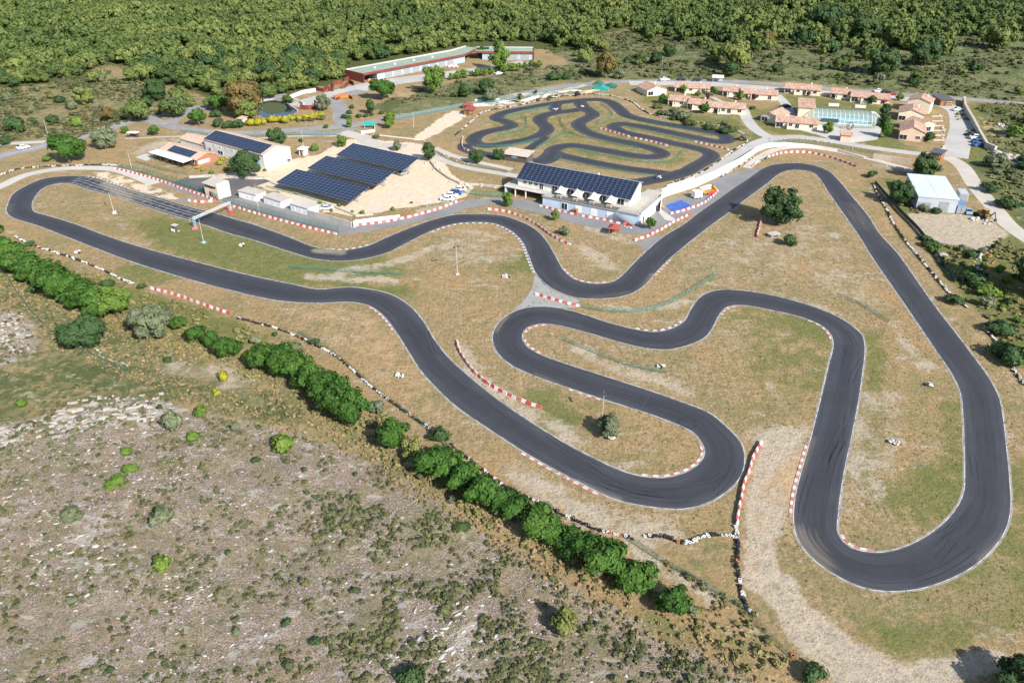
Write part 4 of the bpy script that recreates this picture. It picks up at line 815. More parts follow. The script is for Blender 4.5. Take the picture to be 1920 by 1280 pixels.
scatter('ground_cover', 'scrub_leaf', 1900, [(-300, 185), (140, 110), (420, 175), (330, 210), (90, 276), (-300, 330)], 'scrub', (.5, 2.0), CLUMP, 'low scrub covering the slope left of the road', seed=5, dens=(.05, .40, 23), thr=.3)
scatter('ground_cover', 'scrub_leaf', 5200, [(1000, 95), (1250, 45), (2300, 45), (2300, 215), (1900, 190), (1480, 150), (1050, 150), (700, 205), (760, 165)], 'scrub', (.4, 2.0), CLUMP, 'low scrub covering the open ground before the wood', seed=6, dens=(.06, .30, 24))
scatter('ground_cover', 'meadow_leaf', 2600, [(1790, 190), (2200, 210), (2200, 700), (1880, 650), (1640, 330), (1760, 430), (1890, 420), (1800, 310)], 'lush', (.25, 1.2), CLUMP, 'green undergrowth beside the right edge of the circuit', seed=7, dens=(.07, .42, 25), thr=.3)
scatter('ground_cover', 'scrub_leaf', 1500, [(-200, 490), (0, 480), (140, 590), (330, 650), (560, 760), (560, 800), (330, 765), (0, 800), (-200, 800)], 'scrub', (.15, .7), TUFT, 'green tufts on the rough grass above the stony heath', thr=.3, seed=14)
MEADOW = [(240, 400), (420, 440), (620, 500), (760, 470), (900, 430), (1010, 530), (1280, 480), (1480, 330), (1560, 380), (1900, 700), (1920, 1180), (1500, 1100), (1380, 1000), (1180, 1000), (850, 850), (640, 690), (420, 590), (60, 440), (60, 350)]
def meadow(n, mat, size, label, seed, sq, dens=None):
    g = np.random.default_rng(seed); P = GS(MEADOW); lo, hi = np.array(P).min(0), np.array(P).max(0); Q = lo + (hi - lo) * g.random((n * 6, 2))
    Q = Q[inpoly(Q, P)]; Q = Q[~(inpoly(Q, TO) ^ inpoly(Q, TI))]
    if dens: Q = Q[vnoise(Q, dens[0], seed) > dens[1]]
    Q = Q[g.random(len(Q)) < np.clip(150 / Q[:, 1], 0, 1)][:n]; out = ([], [], [], []); off = 0
    for x, y in Q:
        if zone('gravel', x, y) > .5: continue
        V, F, A = TUFT[int(g.integers(4))]; r = size[0] + (size[1] - size[0]) * g.random() ** 2; a = g.random() * 6.3; c, q = math.cos(a) * r, math.sin(a) * r
        out[0].append(np.c_[V[:, 0] * c - V[:, 1] * q + x, V[:, 0] * q + V[:, 1] * c + y, (V[:, 2] + .3) * r * sq]); out[1].append(F + off); out[2].append(A); out[3].append(np.full(len(V), g.random())); off += len(V)
    stuff_mesh('grass', mat, *out, label=label, cat='grass')
meadow(5500, 'straw_leaf', (.12, .32), 'dry straw coloured grass tufts of the infield', 51, .4)
meadow(3500, 'meadow_leaf', (.12, .34), 'greener grass tufts of the infield', 52, .35, (.12, .5))
# countable larger shrubs
def shrubs(n, poly, zk, size, label, group, kinds, seed, thr=.5):
    g = random.Random(seed); P = GS(poly); lo = np.array(P).min(0); hi = np.array(P).max(0); k = 0; t = 0
    while k < n and t < 6000:
        t += 1; x, y = g.uniform(lo[0], hi[0]), g.uniform(lo[1], hi[1])
        if not inpoly(np.array([(x, y)]), P)[0] or zone(zk, x, y) < thr or zone('gravel', x, y) > .3 or zone('sand', x, y) > .3 or near(np.array([(x, y)]), LANE, 6)[0] > .3 or any(math.hypot(x - a, y - b) < c + 1.2 for a, b, c in FOOT): continue
        plant_at(x, y, size[0] + (size[1] - size[0]) * g.random() ** 1.6, g.choice(kinds), 'shrub', label, 'shrub', group, tall=.9); k += 1
g = random.Random(77)
for px, py in [(20, 478), (50, 505), (90, 535), (125, 560), (165, 575), (235, 580), (310, 625), (350, 640), (455, 660), (480, 675), (520, 700), (560, 715), (600, 750), (690, 790), (710, 800), (770, 860), (800, 890), (850, 930), (900, 955), (985, 1000), (1050, 1030), (1120, 1065), (1165, 1085), (1225, 1120), (1290, 1140), (470, 640), (545, 655), (600, 690), (700, 760), (300, 570), (880, 880), (930, 915), (990, 955)]:
    plant(px + g.uniform(-8, 8), py + g.uniform(-6, 6), g.uniform(12, 30), g.choice(['scrub', 'juniper', 'bush', 'greybush', 'brightbush']), 'bush', 'ragged wild bush growing in or beside the planted row', 'bush', 'wild bushes along the planted row', tall=g.uniform(.7, 1.1))
scatter('ground_cover', 'meadow_leaf', 2600, [(-60, 425), (60, 465), (240, 540), (430, 595), (560, 650), (820, 850), (1180, 1015), (1420, 1150), (1500, 1260), (1440, 1290), (1280, 1180), (1000, 1040), (760, 890), (560, 760), (330, 655), (140, 590), (-60, 500)], 'straw', (.2, .75), TUFT, 'rank green and straw grass along the planted row', thr=-1, sq=1.0, seed=16, dens=(.15, .35, 33))
shrubs(60, [(1700, 345), (1800, 320), (1920, 330), (1960, 700), (1880, 600), (1780, 520), (1740, 450)], 'lush', (.7, 2.2), 'green bush in the overgrown margin at the right of the circuit', 'bushes in the overgrown right margin', ['bush', 'scrub', 'brightbush', 'greybush'], 9, thr=-1)
shrubs(40, [(1830, 200), (1960, 215), (1960, 420), (1870, 330), (1880, 290)], 'lush', (1.0, 2.8), 'green bush on the rough slope at the upper right edge', 'bushes on the upper right slope', ['bush', 'scrub', 'bush', 'greybush'], 10, thr=-1)
shrubs(75, HEATH, 'garrigue', (.4, 1.0), 'knee-high dark green shrub dotted on the stony heath', 'small shrubs on the stony heath', ['bush', 'scrub', 'scrub', 'greybush'], 3)
shrubs(45, [(-60, 200), (140, 122), (380, 175), (320, 205), (90, 268), (-60, 300)], 'scrub', (1.2, 3.2), 'round green shrub on the dry slope left of the road', 'shrubs on the slope left of the road', ['bush', 'holm', 'scrub', 'greybush', 'holm'], 4, thr=.3)
shrubs(70, [(1020, 100), (1250, 75), (1920, 65), (1920, 185), (1480, 146), (1180, 140)], 'scrub', (1.2, 3.4), 'rounded green shrub on the scrub between the wood and the white road', 'shrubs on the scrub before the wood', ['bush', 'holm', 'scrub', 'oak'], 5)
for cx, cy, w, k in [(255, 205, 52, 'holm'), (335, 178, 40, 'holm'), (290, 168, 44, 'oak'), (155, 178, 40, 'holm'), (145, 227, 26, 'brightbush'), (200, 212, 28, 'rust'), (330, 190, 30, 'greybush'), (30, 232, 44, 'bush'), (60, 225, 18, 'bush'), (110, 185, 22, 'bush'), (130, 195, 26, 'bush'), (270, 133, 42, 'holm'), (315, 140, 40, 'oak'), (8, 263, 20, 'oak')]:
    plant(cx, cy, w, k, 'oak_bush', 'large bushy oak standing free on the dry slope left of the road', 'tree', 'free-standing bushy oaks left of the road', parts=False)
for cx, cy, w, k in [(1380, 98, 70, 'holm'), (1370, 128, 34, 'oak'), (1340, 95, 24, 'bright'), (1365, 60, 30, 'holm'), (1560, 85, 40, 'bush'), (1660, 112, 62, 'oak'), (1575, 118, 28, 'holm'), (1590, 108, 26, 'holm'), (1735, 98, 56, 'oak'), (1760, 80, 40, 'bush'), (1880, 65, 60, 'holm'), (1690, 62, 60, 'holm'), (1550, 30, 60, 'oak'), (1620, 50, 60, 'oak'), (1200, 108, 26, 'holm'), (1130, 85, 30, 'holm'), (1255, 95, 26, 'oak'), (1230, 108, 26, 'oak'), (1440, 72, 30, 'rust'), (1508, 68, 40, 'oak'), (1830, 120, 36, 'bush'), (1650, 148, 26, 'greybush'), (1720, 145, 26, 'holm')]:
    plant(cx, cy, w, k, 'oak_bush', 'large bushy oak standing free on the scrub below the wood', 'tree', 'free-standing bushy oaks before the wood', parts=False)
# --- loose pale rocks and ledges on the heath
simple('limestone', (.47, .44, .405), (.32, .30, .275), .9, .95, fine=.5, bump=.5)
g = np.random.default_rng(8); Vs, Fs = [], []; off = 0; cnt = 0
Q = np.array(GS(HEATH)); lo, hi = Q.min(0), Q.max(0)
while cnt < 4200:
    x, y = lo + (hi - lo) * g.random(2)
    if zone('garrigue', x, y) < .6: continue
    zr = zone('rock', x, y)
    if g.random() > .15 + zr * .6 + (.5 if vnoise(np.array([(x, y)]), .11, 55)[0] > .62 else 0): continue
    m = MB(); r = .06 + .20 * g.random() ** 3 * (1 + zr); m.ball((0, 0, 0), (r * (1 + g.random()), r * (.5 + .5 * g.random()), r * .45), 6, 4)
    V = np.array(m.v); V *= 1 + .35 * (g.random(V.shape) - .5); a = .3 + g.normal() * .5; c, q = math.cos(a), math.sin(a)
    Vs.append(np.c_[V[:, 0] * c - V[:, 1] * q + x, V[:, 0] * q + V[:, 1] * c + y, V[:, 2] + gh(x, y) + .02]); Fs += [tuple(i + off for i in f) for f in m.f]; off += len(V); cnt += 1
me = bpy.data.meshes.new('rocks'); me.from_pydata(np.concatenate(Vs).tolist(), [], Fs); me.materials.append(M('limestone'))
tag(link('rocks', me), 'pale limestone rocks strewn over the heath', 'rocks', kind='stuff')
# --- white limestone ledges stepping down the heath
simple('ledge_stone', (.40, .372, .335), (.29, .27, .24), .9, .95, fine=.45, bump=.5)
m = MB(); g = random.Random(19)
for L, nrow, gap, n in (([(118, 762), (200, 745), (305, 745)], 7, 8, 26), ([(-30, 818), (40, 802), (125, 780)], 4, 8, 22), ([(-20, 590), (25, 600), (50, 625)], 6, 11, 9), ([(178, 650), (205, 675), (240, 695)], 2, 6, 9)):
    for k in range(nrow):
        P = catmull([G(x, y + k * gap) for x, y in L], False, .4)
        for q in range(n):
            if g.random() < .5: continue
            x, y = P[int(g.random() * (len(P) - 1))]; l, wd, h = .25 + 1.2 * g.random() ** 2, g.uniform(.12, .38), g.uniform(.05, .3); a = ang(P[0], P[-1]) + g.gauss(0, .18)
            s = MB(); s.box(-l, l, -wd, wd, -.25, h, tz=.15); c, sn_ = math.cos(a), math.sin(a); z = gh(x, y); jx, jy = g.gauss(0, .5), g.gauss(0, .8)
            V = [(px * (1 + g.uniform(-.2, .2)), py * (1 + g.uniform(-.35, .35)), pz + g.uniform(-.06, .06)) for px, py, pz in s.v]
            m.add([(px * c - py * sn_ + x + jx, px * sn_ + py * c + y + jy, pz + z) for px, py, pz in V], s.f)
tag(m.build('rocks', 'ledge_stone'), 'broken white limestone ledges on the left of the heath', 'rocks', kind='stuff')
# ================================================================== building materials
simple('white_wall', (.70, .69, .66), (.60, .585, .56), .25, .85, fine=.08); simple('blue_wall', (.47, .56, .66), (.42, .51, .61), .25, .8)
simple('depot_wall_shaded', (.33, .40, .48), (.29, .36, .44), .25, .8); simple('cream_wall', (.72, .63, .48), (.66, .56, .42), .25, .9); simple('pink_wall', (.62, .45, .34), (.56, .40, .30), .3, .9); simple('metal_wall', (.42, .46, .50), (.37, .41, .46), .3, .5)  # depot wall is the pale blue darkened, shade put into its colour
simple('pale_steel', (.55, .59, .63), (.49, .53, .57), .12, .5); simple('white_metal', (.76, .77, .78), (.68, .70, .71), .15, .45); simple('grey_metal', (.36, .38, .40), (.28, .30, .32), 1, .5, metal=.3); simple('dark_metal', (.05, .055, .06), (.08, .08, .085), 1, .5)
simple('green_metal', (.03, .13, .10), (.04, .16, .12), 1, .6); simple('teal_net', (.02, .26, .24), (.03, .32, .30), .7, .8); simple('corten', (.20, .055, .035), (.145, .04, .03), .5, .85, fine=.3)
simple('green_roof', (.27, .33, .26), (.22, .28, .22), .2, .9); simple('roof_gravel', (.44, .41, .36), (.38, .35, .31), .5, .95, fine=.2); simple('slate', (.10, .105, .12), (.075, .08, .095), 1, .6)
simple('wood', (.30, .145, .05), (.22, .10, .035), 1.3, .75); simple('dark_wood', (.11, .095, .085), (.075, .065, .06), 1.3, .8); simple('red_roof', (.30, .075, .06), (.24, .06, .05), .8, .8); simple('brick_wall', (.38, .16, .09), (.30, .12, .07), 1.4, .9)
simple('beige_roof', (.52, .43, .35), (.45, .37, .31), .4, .9); simple('concrete', (.44, .41, .37), (.36, .34, .31), .4, .95, fine=.2); simple('stone_wall', (.50, .45, .37), (.32, .29, .25), 1.0, .95, fine=.4, bump=.4)
simple('sail', (.66, .63, .57), (.58, .55, .49), .4, .8); simple('red_paint', (.55, .03, .03), (.48, .04, .04), 1, .5); simple('yellow_paint', (.46, .25, .04), (.36, .20, .05), 1, .5); simple('orange_paint', (.65, .19, .02), (.55, .15, .02), 1, .5)
simple('blue_paint', (.02, .09, .30), (.03, .11, .34), 1, .5); simple('blue_mat', (.045, .10, .36), (.06, .13, .42), .5, .6); simple('white_paint', (.78, .78, .78), (.70, .70, .70), 1, .4); simple('black_rubber', (.016, .016, .018), (.03, .03, .032), 3, .85); simple('white_rubber', (.56, .56, .54), (.40, .40, .38), 2.5, .75)
simple('orange_rubber', (.50, .12, .03), (.42, .1, .03), 2, .75); simple('blue_grey', (.13, .24, .38), (.11, .20, .33), .7, .6); simple('light_blue', (.24, .48, .66), (.3, .52, .68), 1, .6); simple('beige_metal', (.46, .40, .30), (.40, .34, .25), 1, .6)
m, w, b = begin('glass', .08, .5); b.inputs['Base Color'].default_value = (.02, .026, .034, 1)
m, w, b = begin('pool_glazing', .15, .5); b.inputs['Base Color'].default_value = (.55, .68, .70, 1)
tr = w.new('ShaderNodeBsdfTransparent'); tr.inputs[0].default_value = (.85, .97, .97, 1); mx = w.new('ShaderNodeMixShader'); mx.inputs[0].default_value = .28
w.L.new(tr.outputs[0], mx.inputs[1]); w.L.new(b.outputs[0], mx.inputs[2]); w.L.new(mx.outputs[0], w.t.nodes['Material Output'].inputs['Surface'])
m, w, b = begin('pool_water', .1, .5); b.inputs['Base Color'].default_value = (.05, .42, .55, 1)
m, w, b = begin('pond_water', .08, .5); b.inputs['Base Color'].default_value = (.012, .02, .03, 1)
def pv():
    m, w, b = begin('solar_panel', .22, .5); uv = w.new('ShaderNodeUVMap'); sp = w.new('ShaderNodeSeparateXYZ'); w.L.new(uv.outputs[0], sp.inputs[0])
    def line(v, t): return w.math('GREATER_THAN', w.math('ABSOLUTE', w.math('SUBTRACT', w.math('FRACT', v), .5)), .5 - t)
    g = w.math('MAXIMUM', line(sp.outputs[0], .022), line(sp.outputs[1], .03)); c = w.math('MAXIMUM', line(w.math('MULTIPLY', sp.outputs[0], 6), .05), line(w.math('MULTIPLY', sp.outputs[1], 10), .05))
    wn = w.t.nodes.new('ShaderNodeTexWhiteNoise'); wn.noise_dimensions = '2D'; fl = w.t.nodes.new('ShaderNodeVectorMath'); fl.operation = 'FLOOR'; w.L.new(uv.outputs[0], fl.inputs[0]); w.L.new(fl.outputs[0], wn.inputs['Vector'])
    col = w.mix(wn.outputs['Value'], (.009, .015, .036), (.011, .018, .042)); col = w.mix(w.math('MULTIPLY', c, .35), col, (.05, .07, .12)); col = w.mix(w.math('MULTIPLY', g, .6), col, (.26, .32, .40))
    w.L.new(col, b.inputs['Base Color'])
pv()
def tiles(name, a, bb, cc):
    m, w, b = begin(name, .9, .15); pos = w.new('ShaderNodeNewGeometry').outputs['Position']
    v = w.t.nodes.new('ShaderNodeTexVoronoi'); v.inputs['Scale'].default_value = 2.1; w.L.new(pos, v.inputs['Vector']); s = w.new('ShaderNodeSeparateColor'); w.L.new(v.outputs['Color'], s.inputs[0])
    col = w.mix(w.step(s.outputs[0], .2, .8), a, bb); col = w.mix(w.math('MULTIPLY', w.step(s.outputs[1], .6, .9), .8), col, cc); col = w.mix(w.math('MULTIPLY', w.step(w.noise(pos, .35, 4), .45, .7), .35), col, tuple(x * .6 for x in a))
    w.L.new(col, b.inputs['Base Color']); w.L.new(w.bump(s.outputs[2], .6, .12), b.inputs['Normal'])
tiles('roof_tiles', (.43, .27, .205), (.32, .19, .14), (.55, .41, .33)); tiles('pale_tiles', (.55, .39, .30), (.46, .32, .24), (.62, .48, .38))
m, w, b = begin('wire_mesh', .6, .3); b.inputs['Base Color'].default_value = (.06, .20, .15, 1)
tr = w.new('ShaderNodeBsdfTransparent'); mx = w.new('ShaderNodeMixShader'); mx.inputs[0].default_value = .30
w.L.new(tr.outputs[0], mx.inputs[1]); w.L.new(b.outputs[0], mx.inputs[2]); w.L.new(mx.outputs[0], w.t.nodes['Material Output'].inputs['Surface'])
# ================================================================== helpers for buildings (x along the front, y to the back)
def at_front(a, bb): A, B = G(*a), G(*bb); return A, ang(A, B), dist(A, B)
def windows(parent, specs, name='window', frame='white_wall', pane='glass'):
    """specs: (x0, x1, z0, z1, y) on a front wall facing -y"""
    for x0, x1, z0, z1, y in specs:
        f = MB(); t = .09
        for bx in ((x0 - t, x0, z0 - t, z1 + t), (x1, x1 + t, z0 - t, z1 + t), (x0, x1, z0 - t, z0), (x0, x1, z1, z1 + t), ((x0 + x1) / 2 - .03, (x0 + x1) / 2 + .03, z0, z1)):
            f.box(bx[0], bx[1], y - .10, y - .003, bx[2], bx[3])
        fo = f.build(name, frame, parent); MB().box(x0, x1, y - .05, y - .004, z0, z1).build('pane', pane, fo)
def side_windows(parent, specs, name='window', pane='glass'):
    for x, y0, y1, z0, z1 in specs:
        f = MB(); f.box(x + .003, x + .08, y0 - .08, y1 + .08, z0 - .08, z1 + .08); fo = f.build(name, 'white_wall', parent); MB().box(x + .082, x + .11, y0, y1, z0, z1).build('pane', pane, fo)
def doors(parent, specs, mat='white_metal', name='door'):
    for x0, x1, h, y in specs:
        d = MB(); d.box(x0, x1, y - .07, y - .004, .0, h); n = max(2, int(h / .6))
        for k in range(1, n): d.box(x0 + .03, x1 - .03, y - .085, y - .071, h * k / n - .02, h * k / n + .02)
        o = d.build(name, mat, parent); MB().box((x0 + x1) / 2 - .15, (x0 + x1) / 2 + .15, y - .13, y - .086, .95, 1.02).build('handle', 'dark_metal', o)
def gable(parent, L, D, h, rise, wall, roof, along='x', ov=.4, x0=0, y0=0, th=.16, z0=0):
    """walls and roof of a gabled block; ridge along x, or along y for a gable to the front"""
    W = MB(); R = MB()
    if along == 'x':
        W.prism([(y0, z0 - .3), (y0 + D, z0 - .3), (y0 + D, h), (y0 + D / 2, h + rise), (y0, h)], x0, x0 + L, 'x')
        k = rise / (D / 2) * ov
        R.prism([(y0 - ov, h - k + .02), (y0 + D / 2, h + rise + .02), (y0 + D + ov, h - k + .02), (y0 + D + ov, h - k + th), (y0 + D / 2, h + rise + th + .05), (y0 - ov, h - k + th)], x0 - ov * .7, x0 + L + ov * .7, 'x')
    else:
        W.prism([(x0, z0 - .3), (x0 + L, z0 - .3), (x0 + L, h), (x0 + L / 2, h + rise), (x0, h)], y0, y0 + D, 'y')
        k = rise / (L / 2) * ov
        R.prism([(x0 - ov, h - k + .02), (x0 + L / 2, h + rise + .02), (x0 + L + ov, h - k + .02), (x0 + L + ov, h - k + th), (x0 + L / 2, h + rise + th + .05), (x0 - ov, h - k + th)], y0 - ov * .7, y0 + D + ov * .7, 'y')
    W.build('wall', wall, parent); return R.build('roof', roof, parent)
def solar(parent, a, bb, c, d, nx_, ny_, up=.1, name='solar_panels'):
    """a slab of panels over the quad a b c d (a,b lower edge; ccw from above), nx_ x ny_ modules"""
    P = [np.array(p, float) for p in (a, bb, c, d)]; P[2] = P[1] + P[3] - P[0]; n = np.cross(P[1] - P[0], P[3] - P[0]); n /= np.linalg.norm(n)
    T = [p + n * up for p in P]; B = [p + n * (up - .06) for p in P]; m = MB()
    m.quad(*T, 0, [(0, 0), (nx_, 0), (nx_, ny_), (0, ny_)])
    for i in range(4): m.quad(B[i], B[(i + 1) % 4], T[(i + 1) % 4], T[i], 1)
    m.quad(B[3], B[2], B[1], B[0], 1)
    return m.build(name, ['solar_panel', 'grey_metal'], parent)
# ================================================================== clubhouse with the pits
O = G(1017.2, 385); A = math.radians(-30)
t = thing('clubhouse', 'long clubhouse with a black solar roof, white sails on its terrace and pits below', 'building', O, A)
W = MB(); W.box(0, 32.4, 0, 17, -.3, 2.95); W.build('pit_floor', 'blue_wall', t)
W = MB(); W.box(32.41, 32.75, .35, 17.3, -.3, 3.6); W.build('side_wall', 'white_wall', t)
T = MB(); T.box(-.2, 32.4, -.35, 17.2, 2.96, 3.1); T.box(-15.6, -.21, 2.9, 10.5, 2.9, 3.1); T.box(26, 31, 17.21, 22.5, 2.9, 3.08); T.build('terrace', 'roof_gravel', t)
T = MB(); T.box(3, 25, -.2, 2.6, 3.104, 3.13); T.build('deck', 'dark_wood', t)
W = MB(); W.box(-15.4, -.01, 9.0, 10.4, -.3, 2.88); W.box(-15.4, -15.0, 3.2, 8.99, 0, 2.88); W.build('porch_wall', 'metal_wall', t)
for x in (-15.3, -11.6, -7.8): MB().box(x - .15, x + .15, 3.0, 3.3, 0, 2.89).build('column', 'white_wall', t)
F = MB(); F.box(-15.6, 0, 2.78, 2.88, 2.55, 3.12); F.build('fascia', 'white_wall', t)
windows(t, [(-7, -6.2, 1, 2, 8.98), (-4.5, -3.7, 1, 2, 8.98), (-2.2, -1.4, 1, 2, 8.98)])
W = MB(); D0, D1 = 4.8, 13.4
W.prism([(D0, 3.101), (D1, 3.101), (D1, 8.0), (10.6, 8.75), (D0, 5.45)], -11.6, 27.0, 'x'); W.build('upper_wall', 'white_wall', t)
R = MB(); R.prism([(D0 - .5, 5.2), (10.6, 8.82), (D1 + .3, 8.0), (D1 + .3, 8.2), (10.6, 9.05), (D0 - .5, 5.42)], -12.0, 27.5, 'x'); R.build('roof', 'grey_metal', t)
solar(t, (-11.9, D0 - .45, 5.44), (27.4, D0 - .45, 5.44), (27.4, 10.55, 9.06), (-11.9, 10.55, 9.06), 24, 9, .06)
windows(t, [(-9.6, -8.4, 4.1, 4.9, D0), (-7.6, -6.4, 4.1, 4.9, D0), (-5.6, -4.4, 4.1, 4.9, D0), (-3.6, -2.4, 3.2, 5.1, D0), (.8, 2.6, 3.2, 5.2, D0), (6.0, 8.2, 3.2, 5.2, D0), (11.4, 13.6, 3.2, 5.2, D0), (17.0, 19.2, 3.2, 5.2, D0), (23.0, 25.2, 3.2, 5.2, D0)])
doors(t, [(11.3, 13.4, 2.2, 0), (16.5, 18.6, 2.2, 0), (21.8, 23.9, 2.2, 0)], 'white_paint', 'pit_door'); windows(t, [(6.7, 8.6, .1, 2.1, 0)], 'door')
rl = MB()
for x in np.arange(0, 32.4, 1.35): rl.box(x - .03, x + .03, -.34, -.28, 3.1, 4.1)
for z in (3.35, 3.6, 3.85, 4.1): rl.box(-.2, 32.4, -.33, -.29, z - .02, z + .02)
for y in np.arange(1, 17, 1.4): rl.box(32.5, 32.56, y - .03, y + .03, 3.6, 4.5)
rl.box(32.51, 32.55, 0, 17, 4.46, 4.5); rl.build('railing', 'grey_metal', t)
st = MB()
for k in range(14): st.box(25.2 + k * .42, 25.7 + k * .42, -1.5, -.4, 2.75 - k * .2, 2.83 - k * .2)
st.prism([(25.2, 2.5), (31.2, -.3), (31.2, 0), (25.2, 2.8)], -1.58, -1.52, 'y'); st.box(25.0, 31.0, -1.56, -1.52, 3.6, 3.66); st.build('staircase', 'grey_metal', t)
side_windows(t, [(32.75, 1.4, 2.4, .1, 2.1), (32.75, 12, 13, .1, 2.1)], 'door')
fl = MB(); fl.box(13.5, 13.9, 10.9, 11.1, 8.6, 9.6); fl.build('vent', 'white_metal', t)
for k, x in enumerate((3.0, 8.6, 14.2, 19.9)):
    s = MB(); a, bb, c, d = (x, 2.0, 4.2), (x + 3.9, 1.8, 4.0), (x + 3.6, 4.6, 5.2), (x + .2, 4.6, 5.2); p = (x + 1.7, 3.0, 6.3)
    for u, v in ((a, bb), (bb, c), (c, d), (d, a)):
        n = 5; pr = None
        for i in range(n + 1):
            f = i / n; q = tuple(u[j] * (1 - f) + v[j] * f for j in range(3)); q2 = (q[0], q[1], q[2] + .0)
            dx = 4 * f * (1 - f) * .35; q = (q[0] + (x + 1.9 - q[0]) * dx * .5, q[1] + (3.2 - q[1]) * dx * .5, q[2])
            mid = tuple((q[j] + p[j]) / 2 - (.35 if j == 2 else 0) for j in range(3))
            if pr: s.add([pr[0], q, mid, pr[1]], [(0, 1, 2, 3)]); s.add([pr[1], mid, p], [(0, 1, 2)])
            pr = (q, mid)
    o = s.build('shade_sail', 'sail', None, True); o.location = (O[0], O[1], 0); o.rotation_euler = (0, 0, A)
    pm = MB(); pm.tube((x + 1.7, 3.0, 3.1), (x + 1.7, 3.0, 6.35), .05); pm.build('mast', 'white_metal', o)
    tag(o, 'white pointed shade sail, ' + ('first from the porch end', 'second from the porch end', 'third from the porch end', 'nearest the staircase')[k] + ' of the clubhouse terrace', 'awning', 'shade sails on the terrace')
    tb = MB(); tb.box(-.9, .9, -.4, .4, .70, .76); tb.box(-.9, .9, -.8, -.52, .42, .47); tb.box(-.9, .9, .52, .8, .42, .47)
    for xx in (-.6, .6): tb.box(xx - .05, xx + .05, -.7, .7, .36, .42); tb.box(xx - .06, xx + .06, -.3, .3, 0, .7)
    o = tb.build('picnic_table', 'beige_metal'); c, q = math.cos(A), math.sin(A); lx, ly = x + 2.2, 1.0; o.location = (O[0] + lx * c - ly * q, O[1] + lx * q + ly * c, 3.135); o.rotation_euler = (0, 0, A)
    tag(o, 'pale picnic table in front of the ' + ('first', 'second', 'third', 'last')[k] + ' shade sail from the porch end', 'table', 'tables on the terrace')
# ================================================================== white hall, annexe, snack bar
O, A, L = at_front((387, 286), (498, 317.6))
t = thing('hall', 'large white hall with solar panels over its front roof slope', 'building', O, A)
gable(t, L, 11.8, 5.1, 1.9, 'white_wall', 'pale_tiles', ov=.3)
solar(t, (.3, -.15, 5.2), (L - 1.2, -.15, 5.2), (L - 1.2, 5.5, 7.02), (.3, 5.5, 7.02), 22, 6, .12)
windows(t, [(x, x + .7, 3.4, 4.1, 0) for x in (5.5, 9, 12.5, 16, 19.5, 27)]); doors(t, [(20.5, 22.6, 3.2, 0), (29, 31, 2.8, 0)], 'light_blue'); windows(t, [(7.4, 10.4, .9, 2.2, 0), (2, 3.6, .2, 2.3, 0)], 'window')
MB().box(L + .004, L + .03, 3.5, 6.8, 1.2, 1.6).build('sign', 'light_blue', t)
t2 = thing('annexe', 'lower white annexe with a pink tiled roof at the end of the white hall', 'building', (O[0] - 16.6 * math.cos(A), O[1] - 16.6 * math.sin(A)), A)
gable(t2, 16.2, 7.5, 2.4, 1.1, 'white_wall', 'pale_tiles', ov=.3, y0=.6); windows(t2, [(x, x + .6, 1.4, 2.0, .6) for x in (8, 10.5, 13)])
O = G(*(240 + 375 / 5.819, 220 + 425 / 5.819)); A = math.radians(-36)
t = thing('snack_bar', 'snack bar with pink roof, one solar array and a brick gable', 'building', O, A)
gable(t, 21.5, 8.5, 2.7, 1.3, 'brick_wall', 'pale_tiles', ov=.5); solar(t, (4.0, -.1, 2.8), (18.2, -.1, 2.8), (18.2, 3.3, 3.85), (4.0, 3.3, 3.85), 12, 3, .14)
windows(t, [(14, 20, .9, 2.1, 0)]); MB().box(21.504, 21.56, .6, 5.2, .8, 2.0).build('window', 'white_paint', t)
for k, (x0, x1) in enumerate(((-1.0, 9.0), (9.4, 20.0))):
    c = thing('canopy', ('left white flat canopy in front of the snack bar', 'right white flat canopy in front of the snack bar')[k], 'canopy', O, A, 'canopies of the snack bar')
    m = MB(); m.prism([(-4.4, 2.35), (-.55, 2.6), (-.55, 2.7), (-4.4, 2.45)], x0, x1, 'x'); m.build('canopy_roof', 'white_metal', c)
    for x in np.linspace(x0 + .3, x1 - .3, 4): MB().box(x - .06, x + .06, -4.2, -4.08, 0, 2.35).build('post', 'dark_metal', c)
    MB().box(x0 + .3, x1 - .3, -.5, -.4, 0, 2.5).build('back_panel', 'dark_wood', c)
# ================================================================== control tower
O, A, L = at_front((386, 366), (410, 374)); L += .3
t = thing('control_tower', 'cream two storey race control tower with a lean-to roof and dark window band', 'building', O, A)
MB().box(0, L, 0, 4.6, -.2, 3.1).build('wall', 'cream_wall', t)
W = MB(); W.box(L - .9, L, 0, 4.6, 3.102, 4.9); W.box(0, L - .91, 3.6, 4.6, 3.102, 4.6); W.box(0, .3, .0, 3.59, 3.102, 4.1); W.build('upper_wall', 'cream_wall', t)
MB().box(.31, L - .92, .05, .12, 3.12, 4.1).build('window', 'glass', t)
R = MB(); R.prism([(-.5, 4.1), (4.7, 4.75), (4.7, 4.95), (-.5, 4.3)], -.4, L - .95, 'x'); R.build('roof', 'roof_gravel', t)
MB().box(2.2, 3.0, -.05, -.004, .3, 1.7).build('window', 'glass', t)
W = MB(); W.box(-2.6, -.01, 1.2, 4.2, 0, 1.9); W.build('side_block', 'cream_wall', t); MB().box(-2.8, -.02, 1.0, 4.4, 1.91, 2.1).build('side_roof', 'roof_gravel', t)
